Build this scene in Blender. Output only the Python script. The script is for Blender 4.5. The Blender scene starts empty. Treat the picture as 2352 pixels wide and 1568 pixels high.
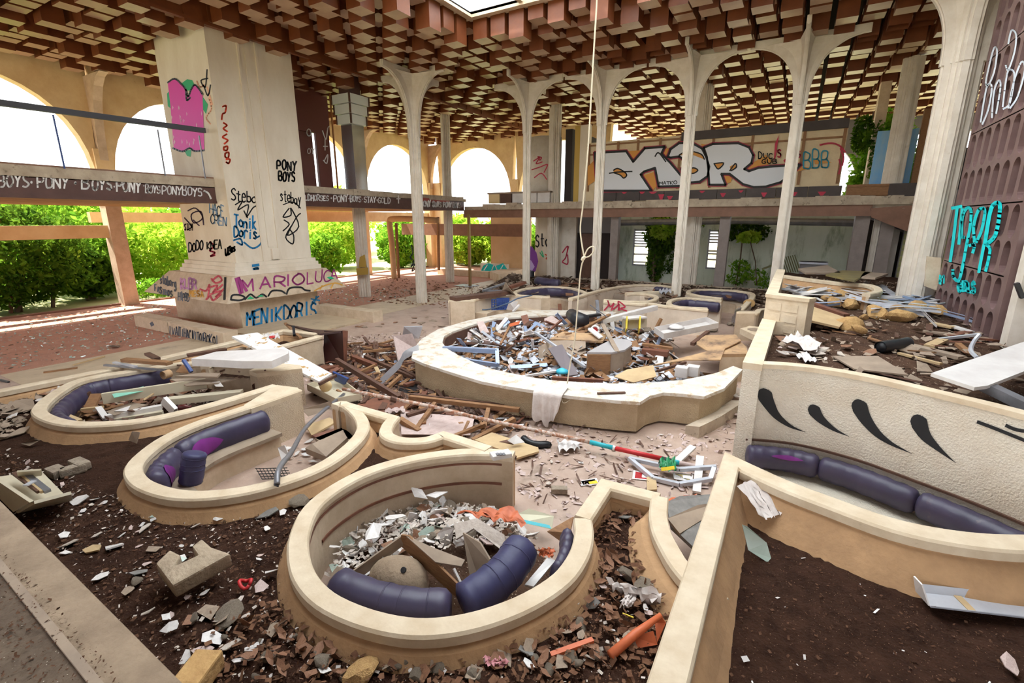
import bpy, math, random
import numpy as np
from mathutils import Vector, Matrix
from mathutils.geometry import tessellate_polygon
R = random.Random(7)
sc = bpy.context.scene
COL = sc.collection

# ---------------------------------------------------------------- camera, sky, sun, exposure
F_PX = 1096.0; PITCH = math.radians(14.175); YAW = math.radians(-30.32); CAM_H = 3.35
cam = bpy.data.cameras.new('camera'); camo = bpy.data.objects.new('camera', cam); COL.objects.link(camo)
cam.sensor_width = 36.0; cam.lens = F_PX / 2352 * 36.0; cam.clip_end = 400
camo.location = (0, 0, CAM_H); camo.rotation_euler = (math.pi/2 - PITCH, 0, -YAW)
sc.camera = camo
sc.view_settings.view_transform = 'Standard'; sc.view_settings.look = 'None'
sc.view_settings.exposure = 0.85; sc.view_settings.gamma = 1.0; sc.view_settings.use_curve_mapping = False
w = bpy.data.worlds.new('sky'); sc.world = w; w.use_nodes = True
w.node_tree.nodes['Background'].inputs[0].default_value = (0.93, 0.96, 1.0, 1)
w.node_tree.nodes['Background'].inputs[1].default_value = 1.9
sun = bpy.data.lights.new('sun', 'SUN'); sun.energy = 13.0; sun.angle = math.radians(1.0); sun.color = (1, .93, .8)
suno = bpy.data.objects.new('sun', sun); COL.objects.link(suno)
suno.rotation_euler = Vector((0.50, 0.10, -0.86)).to_track_quat('-Z', 'Y').to_euler()

# ---------------------------------------------------------------- pixel <-> place helpers (2352x1568 frame)
_cp, _sp, _cy, _sy = math.cos(PITCH), math.sin(PITCH), math.cos(YAW), math.sin(YAW)
FWD = Vector((_sy*_cp, _cy*_cp, -_sp)); RGT = Vector((_cy, -_sy, 0)); UPV = RGT.cross(FWD)
CAM = Vector((0, 0, CAM_H))
def ray(px, py): return FWD*F_PX + RGT*(px-1176) - UPV*(py-784)
def at(px, py, z):
    d = ray(px, py); return CAM + d*((z-CAM_H)/d.z)
def on_x(px, py, x):
    d = ray(px, py); return CAM + d*(x/d.x)
def on_y(px, py, y):
    d = ray(px, py); return CAM + d*(y/d.y)
def on_plane(px, py, p, n):
    d = ray(px, py); return CAM + d*((p-CAM).dot(n)/d.dot(n))
def px_of(P):
    q = Vector(P)-CAM; z = q.dot(FWD); return 1176+F_PX*q.dot(RGT)/z, 784-F_PX*q.dot(UPV)/z
def over(px, py, P):
    """the height where the sight line of a pixel passes over the plan point P"""
    d = ray(px, py); return CAM_H + d.z*math.hypot(P.x, P.y)/math.hypot(d.x, d.y)

# ---------------------------------------------------------------- materials
MATS = {}
def mat(name, col, rough=.8, col2=None, scale=6.0, detail=6.0, bump=0.0, bscale=60.0, metal=0.0, spec=.4, stretch=None, lo=.35, hi=.7,
        dirt=None, dirt_scale=1.3, dirt_lo=.55, dirt_hi=.75, speck=None, speck_scale=140, speck_t=.12, alpha=1.0, trans=0.0):
    if name in MATS: return MATS[name]
    m = bpy.data.materials.new(name); MATS[name] = m; m.use_nodes = True
    nt = m.node_tree; N = nt.nodes; L = nt.links; b = N['Principled BSDF']
    b.inputs['Roughness'].default_value = rough; b.inputs['Metallic'].default_value = metal
    b.inputs['Specular IOR Level'].default_value = spec
    if trans: b.inputs['Transmission Weight'].default_value = trans
    if alpha < 1: b.inputs['Alpha'].default_value = alpha
    c1 = (*col, 1); tc = N.new('ShaderNodeTexCoord'); src = tc.outputs['Object']
    if stretch:
        mp = N.new('ShaderNodeMapping'); mp.inputs['Scale'].default_value = stretch; L.new(src, mp.inputs[0]); tsrc = mp.outputs[0]
    else: tsrc = src
    cur = None
    if col2 is not None:
        n = N.new('ShaderNodeTexNoise'); n.inputs['Scale'].default_value = scale; n.inputs['Detail'].default_value = detail; n.inputs['Roughness'].default_value = .65
        L.new(tsrc, n.inputs['Vector']); r = N.new('ShaderNodeValToRGB'); r.color_ramp.elements[0].position = lo; r.color_ramp.elements[1].position = hi
        r.color_ramp.elements[0].color = c1; r.color_ramp.elements[1].color = (*col2, 1); L.new(n.outputs[0], r.inputs[0]); cur = r.outputs[0]
    def mixin(fac, c):
        nonlocal cur
        mx = N.new('ShaderNodeMix'); mx.data_type = 'RGBA'; L.new(fac, mx.inputs[0])
        if cur is None: mx.inputs[6].default_value = c1
        else: L.new(cur, mx.inputs[6])
        mx.inputs[7].default_value = (*c, 1); cur = mx.outputs[2]
    if dirt is not None:
        n = N.new('ShaderNodeTexNoise'); n.inputs['Scale'].default_value = dirt_scale; n.inputs['Detail'].default_value = 8; n.inputs['Roughness'].default_value = .7
        L.new(tsrc, n.inputs['Vector']); mr = N.new('ShaderNodeMapRange'); mr.inputs[1].default_value = dirt_lo; mr.inputs[2].default_value = dirt_hi
        L.new(n.outputs[0], mr.inputs[0]); mixin(mr.outputs[0], dirt)
    if speck is not None:
        v = N.new('ShaderNodeTexVoronoi'); v.inputs['Scale'].default_value = speck_scale; L.new(src, v.inputs['Vector'])
        mr = N.new('ShaderNodeMapRange'); mr.inputs[1].default_value = speck_t; mr.inputs[2].default_value = speck_t*.7; L.new(v.outputs['Distance'], mr.inputs[0]); mixin(mr.outputs[0], speck)
    if cur is None: b.inputs['Base Color'].default_value = c1
    else: L.new(cur, b.inputs['Base Color'])
    if bump:
        n = N.new('ShaderNodeTexNoise'); n.inputs['Scale'].default_value = bscale; n.inputs['Detail'].default_value = 3; L.new(tsrc, n.inputs['Vector'])
        bp = N.new('ShaderNodeBump'); bp.inputs['Strength'].default_value = bump; bp.inputs['Distance'].default_value = .02
        L.new(n.outputs[0], bp.inputs['Height']); L.new(bp.outputs[0], b.inputs['Normal'])
    return m
def paint(name, col, rough=.6): return mat('paint_'+name, col, rough)

M = dict(
 cream=mat('cream_plaster', (.62,.49,.36), .8, (.47,.35,.235), 3.5, bump=.15, bscale=30, dirt=(.30,.22,.15), dirt_scale=2.2, dirt_lo=.6, dirt_hi=.85),
 rim=mat('cream_rim', (.70,.58,.43), .75, (.56,.43,.29), 4.0, bump=.12, bscale=40, dirt=(.33,.24,.16), dirt_scale=5, dirt_lo=.64, dirt_hi=.85),
 skirt=mat('ochre_skirt', (.50,.30,.155), .9, (.36,.21,.11), 3.0, bump=.35, bscale=25, dirt=(.20,.12,.075), dirt_scale=2, dirt_lo=.6, dirt_hi=.85),
 stucco=mat('rough_stucco', (.66,.54,.40), .85, (.52,.40,.28), 2.5, bump=1.0, bscale=55, dirt=(.38,.28,.19), dirt_scale=1.6, dirt_lo=.6, dirt_hi=.85),
 stuccow=mat('pale_stucco', (.74,.68,.58), .85, (.66,.57,.46), 2.0, bump=1.0, bscale=48),
 colw=mat('column_paint', (.72,.65,.57), .6, (.60,.52,.43), 2.5, bump=.05, bscale=40, dirt=(.42,.34,.25), dirt_scale=1.5, dirt_lo=.62, dirt_hi=.8),
 pillar=mat('pillar_plaster', (.77,.69,.58), .8, (.65,.55,.43), 1.2, bump=.12, bscale=60, stretch=(1,1,.35), dirt=(.46,.36,.25), dirt_scale=1.0, dirt_lo=.6, dirt_hi=.8),
 arch=mat('arcade_ochre', (.80,.62,.36), .85, (.66,.46,.24), 1.5, bump=.1, bscale=20, dirt=(.32,.2,.11), dirt_scale=3, dirt_lo=.66, dirt_hi=.74),
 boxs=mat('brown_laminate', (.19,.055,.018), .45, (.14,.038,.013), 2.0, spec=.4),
 boxb=mat('tan_laminate_bounce', (.47,.31,.205), .42, (.37,.235,.155), 1.5, spec=.4),  # box bottoms: lighter tan, with floor bounce partly put into the colour
 dark=mat('ceiling_void', (.03,.018,.012), .9),
 fascia=mat('brown_fascia', (.115,.055,.045), .5, (.08,.036,.03), 3, dirt=(.3,.22,.18), dirt_scale=4, dirt_lo=.7, dirt_hi=.75),
 brown2=mat('brown_band', (.26,.13,.085), .6, (.20,.10,.065), 3, dirt=(.6,.5,.42), dirt_scale=6, dirt_lo=.7, dirt_hi=.73),
 conc=mat('broken_concrete', (.52,.43,.33), .9, (.36,.28,.21), 3, bump=.5, bscale=14, dirt=(.2,.16,.12), dirt_scale=4, dirt_lo=.58, dirt_hi=.66),
 floorp=mat('pink_concrete', (.47,.345,.28), .5, (.36,.245,.19), 2.2, bump=.1, bscale=30, dirt=(.22,.16,.12), dirt_scale=1.6, dirt_lo=.56, dirt_hi=.72, speck=(.75,.7,.66), speck_scale=40, speck_t=.07),
 floorc=mat('cream_screed', (.55,.43,.29), .5, (.44,.33,.22), 2.0, bump=.08, bscale=20, dirt=(.26,.2,.14), dirt_scale=1.2, dirt_lo=.58, dirt_hi=.72),
 terra=mat('terracotta_carpet', (.47,.23,.155), .9, (.37,.18,.125), 3.0, bump=.3, bscale=80, speck=(.8,.8,.72), speck_scale=16, speck_t=.10),
 soil=mat('dark_soil', (.026,.011,.007), .95, (.055,.025,.015), 7.0, spec=.12, bump=1.0, bscale=45, speck=(.19,.115,.075), speck_scale=38, speck_t=.13),
 soil2=mat('dry_soil', (.095,.050,.031), .95, (.05,.025,.016), 4.0, spec=.15, bump=1.0, bscale=40, speck=(.42,.33,.25), speck_scale=26, speck_t=.16),
 ledge=mat('dirty_screed', (.15,.105,.072), .95, (.085,.058,.04), 2.5, bump=.7, bscale=25, speck=(.44,.37,.3), speck_scale=30, speck_t=.1),
 ledge2=mat('sandy_kerb', (.35,.255,.175), .95, (.22,.155,.105), 4, bump=.5, bscale=30),
 navy=mat('navy_vinyl', (.058,.046,.092), .42, (.036,.030,.062), 3.0, bump=.15, bscale=10, dirt=(.22,.18,.19), dirt_scale=3.5, dirt_lo=.62, dirt_hi=.8, spec=.5),
 navyb=mat('blue_vinyl', (.044,.044,.115), .5, (.034,.031,.085), 3.0, bump=.15, bscale=10, dirt=(.16,.14,.18), dirt_scale=3, dirt_lo=.65, dirt_hi=.8),
 magenta=mat('magenta_lining', (.22,.025,.24), .6, (.15,.02,.17), 4),
 seat=mat('dusty_seat_board', (.34,.26,.19), .85, (.25,.185,.13), 2.5, dirt=(.15,.1,.07), dirt_scale=2),
 wood=mat('raw_timber', (.32,.165,.075), .75, (.20,.095,.045), 5, stretch=(2,2,14), bump=.1, bscale=30),
 woodd=mat('dark_timber', (.13,.062,.040), .65, (.085,.040,.027), 5, bump=.1, bscale=30),
 woodr=mat('redbrown_timber', (.22,.085,.05), .55, (.14,.055,.035), 4),
 ply=mat('weathered_plywood', (.52,.33,.175), .8, (.33,.20,.12), 2.5, bump=.15, bscale=12, dirt=(.14,.09,.065), dirt_scale=2.2, dirt_lo=.52, dirt_hi=.66),
 card=mat('grey_board', (.36,.27,.20), .85, (.25,.185,.14), 3),
 tan=mat('tan_board', (.56,.40,.22), .7, (.45,.31,.17), 3),
 white=mat('white_laminate', (.74,.70,.68), .4, (.60,.55,.53), 2.5, dirt=(.4,.33,.27), dirt_scale=6, dirt_lo=.68, dirt_hi=.74),
 peel=mat('peeling_white_paint', (.72,.66,.59), .6, (.58,.51,.43), 5, bump=.4, bscale=16, dirt=(.52,.40,.28), dirt_scale=3.2, dirt_lo=.54, dirt_hi=.60),
 peelw=mat('peeling_door_paint', (.82,.79,.76), .6, None, stretch=(1,1,1), dirt=(.46,.27,.10), dirt_scale=4, dirt_lo=.585, dirt_hi=.60),
 plaster=mat('plaster_shard', (.62,.54,.48), .7, (.46,.375,.315), 9, bump=.3, bscale=30),
 plasterp=mat('pink_plaster', (.58,.45,.42), .7, (.44,.32,.285), 9),
 grey=mat('grey_slate', (.24,.225,.21), .8, (.16,.145,.135), 9, bump=.2, bscale=40),
 stone=mat('grey_rubble', (.33,.265,.205), .9, (.215,.165,.12), 9, bump=.8, bscale=30),
 ostone=mat('ochre_rubble', (.58,.36,.15), .9, (.42,.23,.09), 6, bump=.8, bscale=18),
 glass=mat('glass_shard', (.46,.55,.48), .12, (.36,.44,.38), 4, spec=.8),
 metal=mat('pale_metal', (.60,.61,.66), .4, (.48,.49,.55), 4, metal=.3),
 metald=mat('grey_metal', (.26,.26,.29), .4, (.18,.175,.19), 4, metal=.5),
 bluemetal=mat('bluish_metal', (.36,.44,.62), .4, (.27,.34,.5), 4, metal=.3),
 rust=mat('rusty_steel', (.42,.20,.12), .7, (.66,.54,.48), 14, lo=.45, hi=.55),
 orange=mat('orange_plastic', (.62,.15,.055), .5, (.50,.11,.04), 6),
 rag=mat('pale_rag', (.70,.63,.60), .9, (.56,.47,.43), 7, bump=.2, bscale=30),
 leafd=mat('dry_leaf', (.19,.08,.045), .7, (.30,.155,.085), 12),
 beige=mat('beige_plastic', (.60,.53,.40), .45, (.52,.45,.33), 3),
 ivory=mat('ivory_enamel', (.70,.52,.27), .4),
 black=mat('black_plastic', (.02,.02,.024), .4),
 red=mat('red_plastic', (.55,.03,.035), .4), teal=mat('teal_plastic', (.03,.42,.50), .4), green=mat('green_foil', (.02,.26,.10), .3),
 yellow=mat('yellow_print', (.75,.55,.03), .5), bluep=mat('blue_plastic', (.035,.07,.24), .4), cyanp=mat('cyan_plastic', (.05,.45,.62), .4),
 screenb=mat('brown_screen', (.20,.12,.115), .4, (.15,.085,.08), 2.5, spec=.6),
 screend=mat('screen_recess_shade', (.022,.013,.013), .6),
 wallg=mat('mossy_render', (.50,.56,.46), .9, (.64,.67,.60), 1.2, stretch=(1,1,.3), dirt=(.12,.15,.07), dirt_scale=1.5, dirt_lo=.52, dirt_hi=.72),
 ochrew=mat('ochre_wall', (.66,.44,.25), .85, (.58,.37,.2), 1.5), panel=mat('stripped_panel', (.72,.58,.38), .9, (.60,.46,.29), 2.0, bump=.3, bscale=18, dirt=(.3,.22,.15), dirt_scale=3, dirt_lo=.64, dirt_hi=.75),
 blackstrip=mat('black_strip', (.055,.04,.038), .6, (.08,.06,.055), 2), blue=mat('blue_paint', (.12,.38,.80), .7, (.35,.50,.60), 1.5, stretch=(1,1,.3)),
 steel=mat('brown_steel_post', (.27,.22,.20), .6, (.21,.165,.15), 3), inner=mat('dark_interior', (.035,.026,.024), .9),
 greywall=mat('grey_wall', (.22,.20,.205), .85), bark=mat('bark', (.13,.085,.055), .9, (.09,.06,.04), 8),
 ground=mat('scrub_ground', (.36,.38,.16), .95, (.42,.36,.22), 2.0), rope=mat('cream_rope', (.70,.62,.48), .7), mirror=mat('mirror_cladding', (.62,.66,.68), .12, metal=.9),
 lantern=mat('milky_lantern_glass', (.78,.83,.80), .3), frost=None)
def leaf_mat(name, c, c2):
    m = bpy.data.materials.new(name); m.use_nodes = True; nt = m.node_tree; N = nt.nodes; L = nt.links
    for n in list(N): N.remove(n)
    o = N.new('ShaderNodeOutputMaterial'); d = N.new('ShaderNodeBsdfDiffuse'); t = N.new('ShaderNodeBsdfTranslucent'); mx = N.new('ShaderNodeMixShader')
    g = N.new('ShaderNodeTexCoord'); n = N.new('ShaderNodeTexNoise'); n.inputs['Scale'].default_value = 3.0; r = N.new('ShaderNodeValToRGB')
    r.color_ramp.elements[0].position = .35; r.color_ramp.elements[1].position = .65
    r.color_ramp.elements[0].color = (*c, 1); r.color_ramp.elements[1].color = (*c2, 1)
    L.new(g.outputs['Object'], n.inputs[0]); L.new(n.outputs[0], r.inputs[0]); L.new(r.outputs[0], d.inputs[0]); L.new(r.outputs[0], t.inputs[0])
    mx.inputs[0].default_value = .5; L.new(d.outputs[0], mx.inputs[1]); L.new(t.outputs[0], mx.inputs[2]); L.new(mx.outputs[0], o.inputs[0]); return m
M['leafdark'] = leaf_mat('dark_leaves', (.035,.085,.012), (.12,.22,.02))
M['leafmid'] = leaf_mat('green_leaves', (.09,.24,.02), (.25,.44,.04))
M['leafbright'] = leaf_mat('bright_leaves', (.24,.46,.03), (.46,.60,.08))
def frosted():
    m = bpy.data.materials.new('frosted_glass'); m.use_nodes = True; nt = m.node_tree; N = nt.nodes; L = nt.links; N.remove(N['Principled BSDF'])
    t = N.new('ShaderNodeBsdfTranslucent'); t.inputs[0].default_value = (.85,.9,.95,1); g = N.new('ShaderNodeBsdfGlossy'); g.inputs[1].default_value = .3
    mx = N.new('ShaderNodeMixShader'); mx.inputs[0].default_value = .06; L.new(t.outputs[0], mx.inputs[1]); L.new(g.outputs[0], mx.inputs[2]); L.new(mx.outputs[0], N['Material Output'].inputs[0]); return m
M['frost'] = frosted()
def pane():
    m = bpy.data.materials.new('clear_pane'); m.use_nodes = True; nt = m.node_tree; N = nt.nodes; L = nt.links; N.remove(N['Principled BSDF'])
    t = N.new('ShaderNodeBsdfTransparent'); g = N.new('ShaderNodeBsdfGlossy'); g.inputs[1].default_value = .02
    mx = N.new('ShaderNodeMixShader'); mx.inputs[0].default_value = .07; L.new(t.outputs[0], mx.inputs[1]); L.new(g.outputs[0], mx.inputs[2]); L.new(mx.outputs[0], N['Material Output'].inputs[0]); return m
M['pane'] = pane()

# ---------------------------------------------------------------- object helpers
def wpos(o):
    p = Vector((0,0,0))
    while o: p += o.location; o = o.parent
    return p
def tag(o, label=None, cat=None, group=None, kind=None):
    if label: o['label'] = label
    if cat: o['category'] = cat
    if group: o['group'] = group
    if kind: o['kind'] = kind
    return o
def thing(name, loc, label, cat, group=None, kind=None):
    o = bpy.data.objects.new(name, None); COL.objects.link(o); o.location = loc; o.empty_display_size = .1
    return tag(o, label, cat, group, kind or 'thing')
class MB:
    def __init__(s): s.v = []; s.f = []
    def add(s, vs, fs):
        n = len(s.v); s.v += [tuple(v) for v in vs]; s.f += [tuple(i+n for i in f) for f in fs]; return s
    def box(s, x0, y0, z0, x1, y1, z1):
        return s.add([(x0,y0,z0),(x1,y0,z0),(x1,y1,z0),(x0,y1,z0),(x0,y0,z1),(x1,y0,z1),(x1,y1,z1),(x0,y1,z1)],
                     [(0,3,2,1),(4,5,6,7),(0,1,5,4),(1,2,6,5),(2,3,7,6),(3,0,4,7)])
    def hexa(s, b, t):
        n = len(b); s.add(list(b)+list(t), [tuple(range(n-1,-1,-1)), tuple(range(n,2*n))]+[(i,(i+1)%n,n+(i+1)%n,n+i) for i in range(n)]); return s
    def beam(s, a, b, wd, ht, up=(0,0,1)):
        a = Vector(a); b = Vector(b); d = (b-a).normalized(); u = Vector(up)
        if abs(d.dot(u)) > .98: u = Vector((1,0,0))
        r = d.cross(u).normalized()*wd/2; q = r.cross(d).normalized()*ht/2
        return s.hexa([a-r-q,a+r-q,a+r+q,a-r+q],[b-r-q,b+r-q,b+r+q,b-r+q])
    def tube(s, pts, r, n=8, cap=True):
        pts = [Vector(p) for p in pts]; k = len(pts); rs = r if isinstance(r,(list,tuple)) else [r]*k; rings = []; u = None
        for i,p in enumerate(pts):
            d = (pts[min(i+1,k-1)]-pts[max(i-1,0)]).normalized()
            if u is None: u = Vector((0,0,1)) if abs(d.z) < .9 else Vector((1,0,0))
            a = d.cross(u).normalized(); b = a.cross(d).normalized(); u = b
            rings.append([p+(a*math.cos(t*2*math.pi/n)+b*math.sin(t*2*math.pi/n))*rs[i] for t in range(n)])
        vs = [v for g in rings for v in g]
        fs = [(i*n+j,i*n+(j+1)%n,(i+1)*n+(j+1)%n,(i+1)*n+j) for i in range(k-1) for j in range(n)]
        if cap: fs += [tuple(range(n-1,-1,-1)), tuple(range((k-1)*n,k*n))]
        return s.add(vs, fs)
    def sweep(s, pts, prof, closed=False, cap=True):
        """prof: list of (offset to the left of travel, z) ; pts: plan points"""
        P = [Vector((p[0],p[1])) for p in pts]; k = len(P); fn = prof if callable(prof) else (lambda t: prof); m = len(fn(0)); vs = []
        for i in range(k):
            a = P[i-1] if (i > 0 or closed) else None; c = P[(i+1)%k] if (i < k-1 or closed) else None
            d1 = (P[i]-a).normalized() if a is not None else None; d2 = (c-P[i]).normalized() if c is not None else None
            if d1 is None: d1 = d2
            if d2 is None: d2 = d1
            n1 = Vector((-d1.y,d1.x)); n2 = Vector((-d2.y,d2.x)); nn = n1+n2
            nn = nn.normalized() if nn.length > .05 else n1
            sc_ = 1/max(.6, nn.dot(n1)); nn = nn*sc_
            for (o, z) in fn(i/(k-1)): vs.append((P[i].x+nn.x*o, P[i].y+nn.y*o, z))
        fs = []
        for i in range(k if closed else k-1):
            j = (i+1) % k
            for q in range(m): fs.append((i*m+q, j*m+q, j*m+(q+1)%m, i*m+(q+1)%m))
        if cap and not closed: fs += [tuple(range(m)), tuple(range((k-1)*m+m-1,(k-1)*m-1,-1))]
        return s.add(vs, fs)
    def prism(s, poly, z0, z1):
        n = len(poly); tri = tessellate_polygon([[Vector((p[0],p[1],0)) for p in poly]])
        vs = [(p[0],p[1],z0) for p in poly]+[(p[0],p[1],z1) for p in poly]
        fs = [tuple(t[::-1]) for t in tri]+[tuple(i+n for i in t) for t in tri]+[(i,(i+1)%n,n+(i+1)%n,n+i) for i in range(n)]
        return s.add(vs, fs)
    def plate(s, P, th):
        """polygon of 3-D points given thickness along its normal"""
        P = [Vector(p) for p in P]; n = len(P); nrm = Vector((0,0,0)); c = sum(P, Vector())/n
        for i in range(n): nrm += (P[i]-c).cross(P[(i+1)%n]-c)
        nrm = nrm.normalized() if nrm.length > 1e-9 else Vector((0,0,1))
        Q = [p-nrm*th for p in P]; tri = tessellate_polygon([P])
        fs = [tuple(t) for t in tri]+[tuple(i+n for i in t[::-1]) for t in tri]+[(i,n+i,n+(i+1)%n,(i+1)%n) for i in range(n)]
        return s.add(P+Q, fs)
    def obj(s, name, m, parent=None, label=None, cat=None, group=None, kind=None, origin=None, smooth=False, bevel=0):
        me = bpy.data.meshes.new(name); base = wpos(parent) if parent else (Vector(origin) if origin is not None else Vector((0,0,0)))
        me.from_pydata([(v[0]-base.x, v[1]-base.y, v[2]-base.z) for v in s.v], [], s.f); me.update()
        import bmesh as _b
        bm = _b.new(); bm.from_mesh(me); _b.ops.recalc_face_normals(bm, faces=bm.faces)
        if bevel: _b.ops.bevel(bm, geom=[e for e in bm.edges if len(e.link_faces)==2 and e.calc_face_angle(0) > .6], offset=bevel, segments=2, profile=.6, affect='EDGES')
        bm.to_mesh(me); bm.free()
        if isinstance(m, str): m = M[m]
        me.materials.append(m)
        if smooth:
            me.shade_auto_smooth(use_auto_smooth=True, angle=math.radians(40)) if hasattr(me,'shade_auto_smooth') else [setattr(p,'use_smooth',True) for p in me.polygons]
        o = bpy.data.objects.new(name, me); COL.objects.link(o)
        if parent: o.parent = parent
        else: o.location = base
        return tag(o, label, cat, group, kind)
def copy_tree(o, parent=None):
    c = o.copy(); COL.objects.link(c)
    if parent: c.parent = parent
    for ch in list(o.children): copy_tree(ch, c)
    return c
def catmull(pts, sub=5, closed=False):
    P = [Vector(p) for p in pts]; n = len(P); out = []
    for i in range(n if closed else n-1):
        if closed: p0,p1,p2,p3 = P[i-1],P[i],P[(i+1)%n],P[(i+2)%n]
        else: p0,p1,p2,p3 = P[max(i-1,0)],P[i],P[i+1],P[min(i+2,n-1)]
        for k in range(sub):
            t = k/sub; out.append(.5*((2*p1)+(p2-p0)*t+(2*p0-5*p1+4*p2-p3)*t*t+(3*p1-p0-3*p2+p3)*t**3))
    if not closed: out.append(P[-1])
    return out
def trace(px, z, sub=4): return catmull([at(x,y,z) for x,y in px], sub) if sub > 1 else [at(x,y,z) for x,y in px]
def inside(x, y, poly):
    c = False; n = len(poly); j = n-1
    for i in range(n):
        xi,yi = poly[i][0],poly[i][1]; xj,yj = poly[j][0],poly[j][1]
        if (yi > y) != (yj > y) and x < (xj-xi)*(y-yi)/(yj-yi)+xi: c = not c
        j = i
    return c
def inside_np(X, Y, poly):
    c = np.zeros(X.shape, bool); n = len(poly); j = n-1
    for i in range(n):
        xi,yi = poly[i][0],poly[i][1]; xj,yj = poly[j][0],poly[j][1]
        if yi != yj: c ^= ((yi > Y) != (yj > Y)) & (X < (xj-xi)*(Y-yi)/(yj-yi)+xi)
        j = i
    return c
def np_mesh(name, V, Fq, m, parent=None, **kw):
    me = bpy.data.meshes.new(name); V = np.asarray(V, np.float32)
    if parent is not None: b = wpos(parent); V = V-np.array([b.x,b.y,b.z], np.float32)
    n = Fq.shape[1]; me.vertices.add(len(V)); me.vertices.foreach_set('co', V.ravel()); me.loops.add(Fq.size); me.loops.foreach_set('vertex_index', Fq.ravel().astype(np.int32))
    me.polygons.add(len(Fq)); me.polygons.foreach_set('loop_start', np.arange(0, Fq.size, n, dtype=np.int32)); me.update(calc_edges=True); me.validate()
    me.materials.append(M[m] if isinstance(m,str) else m); o = bpy.data.objects.new(name, me); COL.objects.link(o)
    if parent: o.parent = parent
    return tag(o, **kw)
NR = np.random.default_rng(5)
def soil_patch(name, poly, z, cell, amp, m, zfun=None, **kw):
    xs = [p[0] for p in poly]; ys = [p[1] for p in poly]
    nx = int((max(xs)-min(xs))/cell)+1; ny = int((max(ys)-min(ys))/cell)+1
    gx = min(xs)+np.arange(nx+1)*cell; gy = min(ys)+np.arange(ny+1)*cell; X,Y = np.meshgrid(gx, gy)
    Z = z+amp*(np.sin(X*1.7+Y*.6)*np.cos(Y*1.3-X*.4)*.8+np.sin(X*4.1-Y*3.3)*.35)+NR.normal(0, amp*.22, X.shape)
    if zfun is not None: Z = Z+zfun(X,Y)
    C = inside_np(X[:-1,:-1]+cell/2, Y[:-1,:-1]+cell/2, poly); I = np.arange((nx+1)*(ny+1)).reshape(ny+1,nx+1)
    Fq = np.stack([I[:-1,:-1][C],I[:-1,1:][C],I[1:,1:][C],I[1:,:-1][C]],1); used = np.unique(Fq); mp = np.zeros((nx+1)*(ny+1),int); mp[used] = np.arange(len(used))
    V = np.stack([X.ravel(),Y.ravel(),Z.ravel()],1)[used]; o = np_mesh(name, V, mp[Fq], m, **kw)
    for p in o.data.polygons: p.use_smooth = True
    return o
# ================================================================ THE SETTING
def S(mb, name, m, **kw): return mb.obj(name, m, kind='structure', **kw)
g = MB().box(-75,-30,-.35,60,75,-.12); S(g, 'ground', 'ground')
floor = S(MB().box(-15.05,-8,-.2,14,31,0), 'floor', 'floorp')
S(MB().box(-15.05,3.0,-.2,-12.9,31,.004), 'floor_cream_strip', 'floorc')
S(MB().box(-23.9,-8,-.2,-15.05,31,0), 'floor_terracotta', 'terra')
S(MB().box(-23.95,-8,-.1,-23.7,31,.06), 'trim_1', 'brown2')
# ---- ceiling: plate with the skylight opening
PIT = .648; SX0, SX1, SY0, SY1 = -9.62, 2.05, 2.15, 13.85
ce = MB()
for a in ((-23.9,-7,SX0,29.2),(SX1,-7,13,29.2),(SX0,SY1,SX1,29.2),(-10.6,29.2,13,36),(SX0,-7,SX1,SY0)): ce.box(a[0],a[1],9.5,a[2],a[3],9.85)
ceiling = S(ce, 'ceiling', 'dark')
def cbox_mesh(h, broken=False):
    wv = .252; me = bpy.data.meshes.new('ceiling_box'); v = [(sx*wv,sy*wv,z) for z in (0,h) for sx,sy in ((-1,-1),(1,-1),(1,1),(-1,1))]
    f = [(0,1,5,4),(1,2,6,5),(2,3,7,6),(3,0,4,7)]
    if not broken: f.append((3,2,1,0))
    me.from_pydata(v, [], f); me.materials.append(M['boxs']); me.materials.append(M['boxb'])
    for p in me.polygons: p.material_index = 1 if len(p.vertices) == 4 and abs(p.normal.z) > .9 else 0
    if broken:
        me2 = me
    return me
LEV = [.84, .66, .46, .28]
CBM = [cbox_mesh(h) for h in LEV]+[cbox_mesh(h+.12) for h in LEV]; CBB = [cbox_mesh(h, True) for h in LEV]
cells = []
rr = random.Random(3)
for i in range(-22, 35):
    for j in range(-17, 35):
        x = -9.62+.33+i*PIT; y = 13.85+.31+j*PIT
        if not (-23.4 < x < 12.5 and -6 < y < (28.7 if x < -10.4 else 35.5)): continue
        if SX0-.05 < x < SX1+.05 and SY0-.05 < y < SY1+.05: continue
        if -18.2 < x < -15.2 and 8.7 < y < 11.7: continue
        chk = (i+j) % 2; k = rr.choice([0,0,1]) if chk == 0 else rr.choice([1,2,3,3])
        if x < -14.9: k += 4
        br = (7 <= j <= 8 and -2 < x < 4 and rr.random() < .55) or (j in (5,6,7,8) and -8 < x < -3 and rr.random() < .35)
        px, py = px_of((x,y,8.8)); d = (Vector((x,y,8.8))-CAM).length
        vis = (Vector((x,y,8.8))-CAM).dot(FWD) > .5 and -60 < px < 2420 and -60 < py < 520
        cells.append((0 if vis else 1, d, x, y, k, br))
cells.sort(key=lambda c: c[:2])
far = {}
V_, F_, MI = [], [], []
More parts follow.
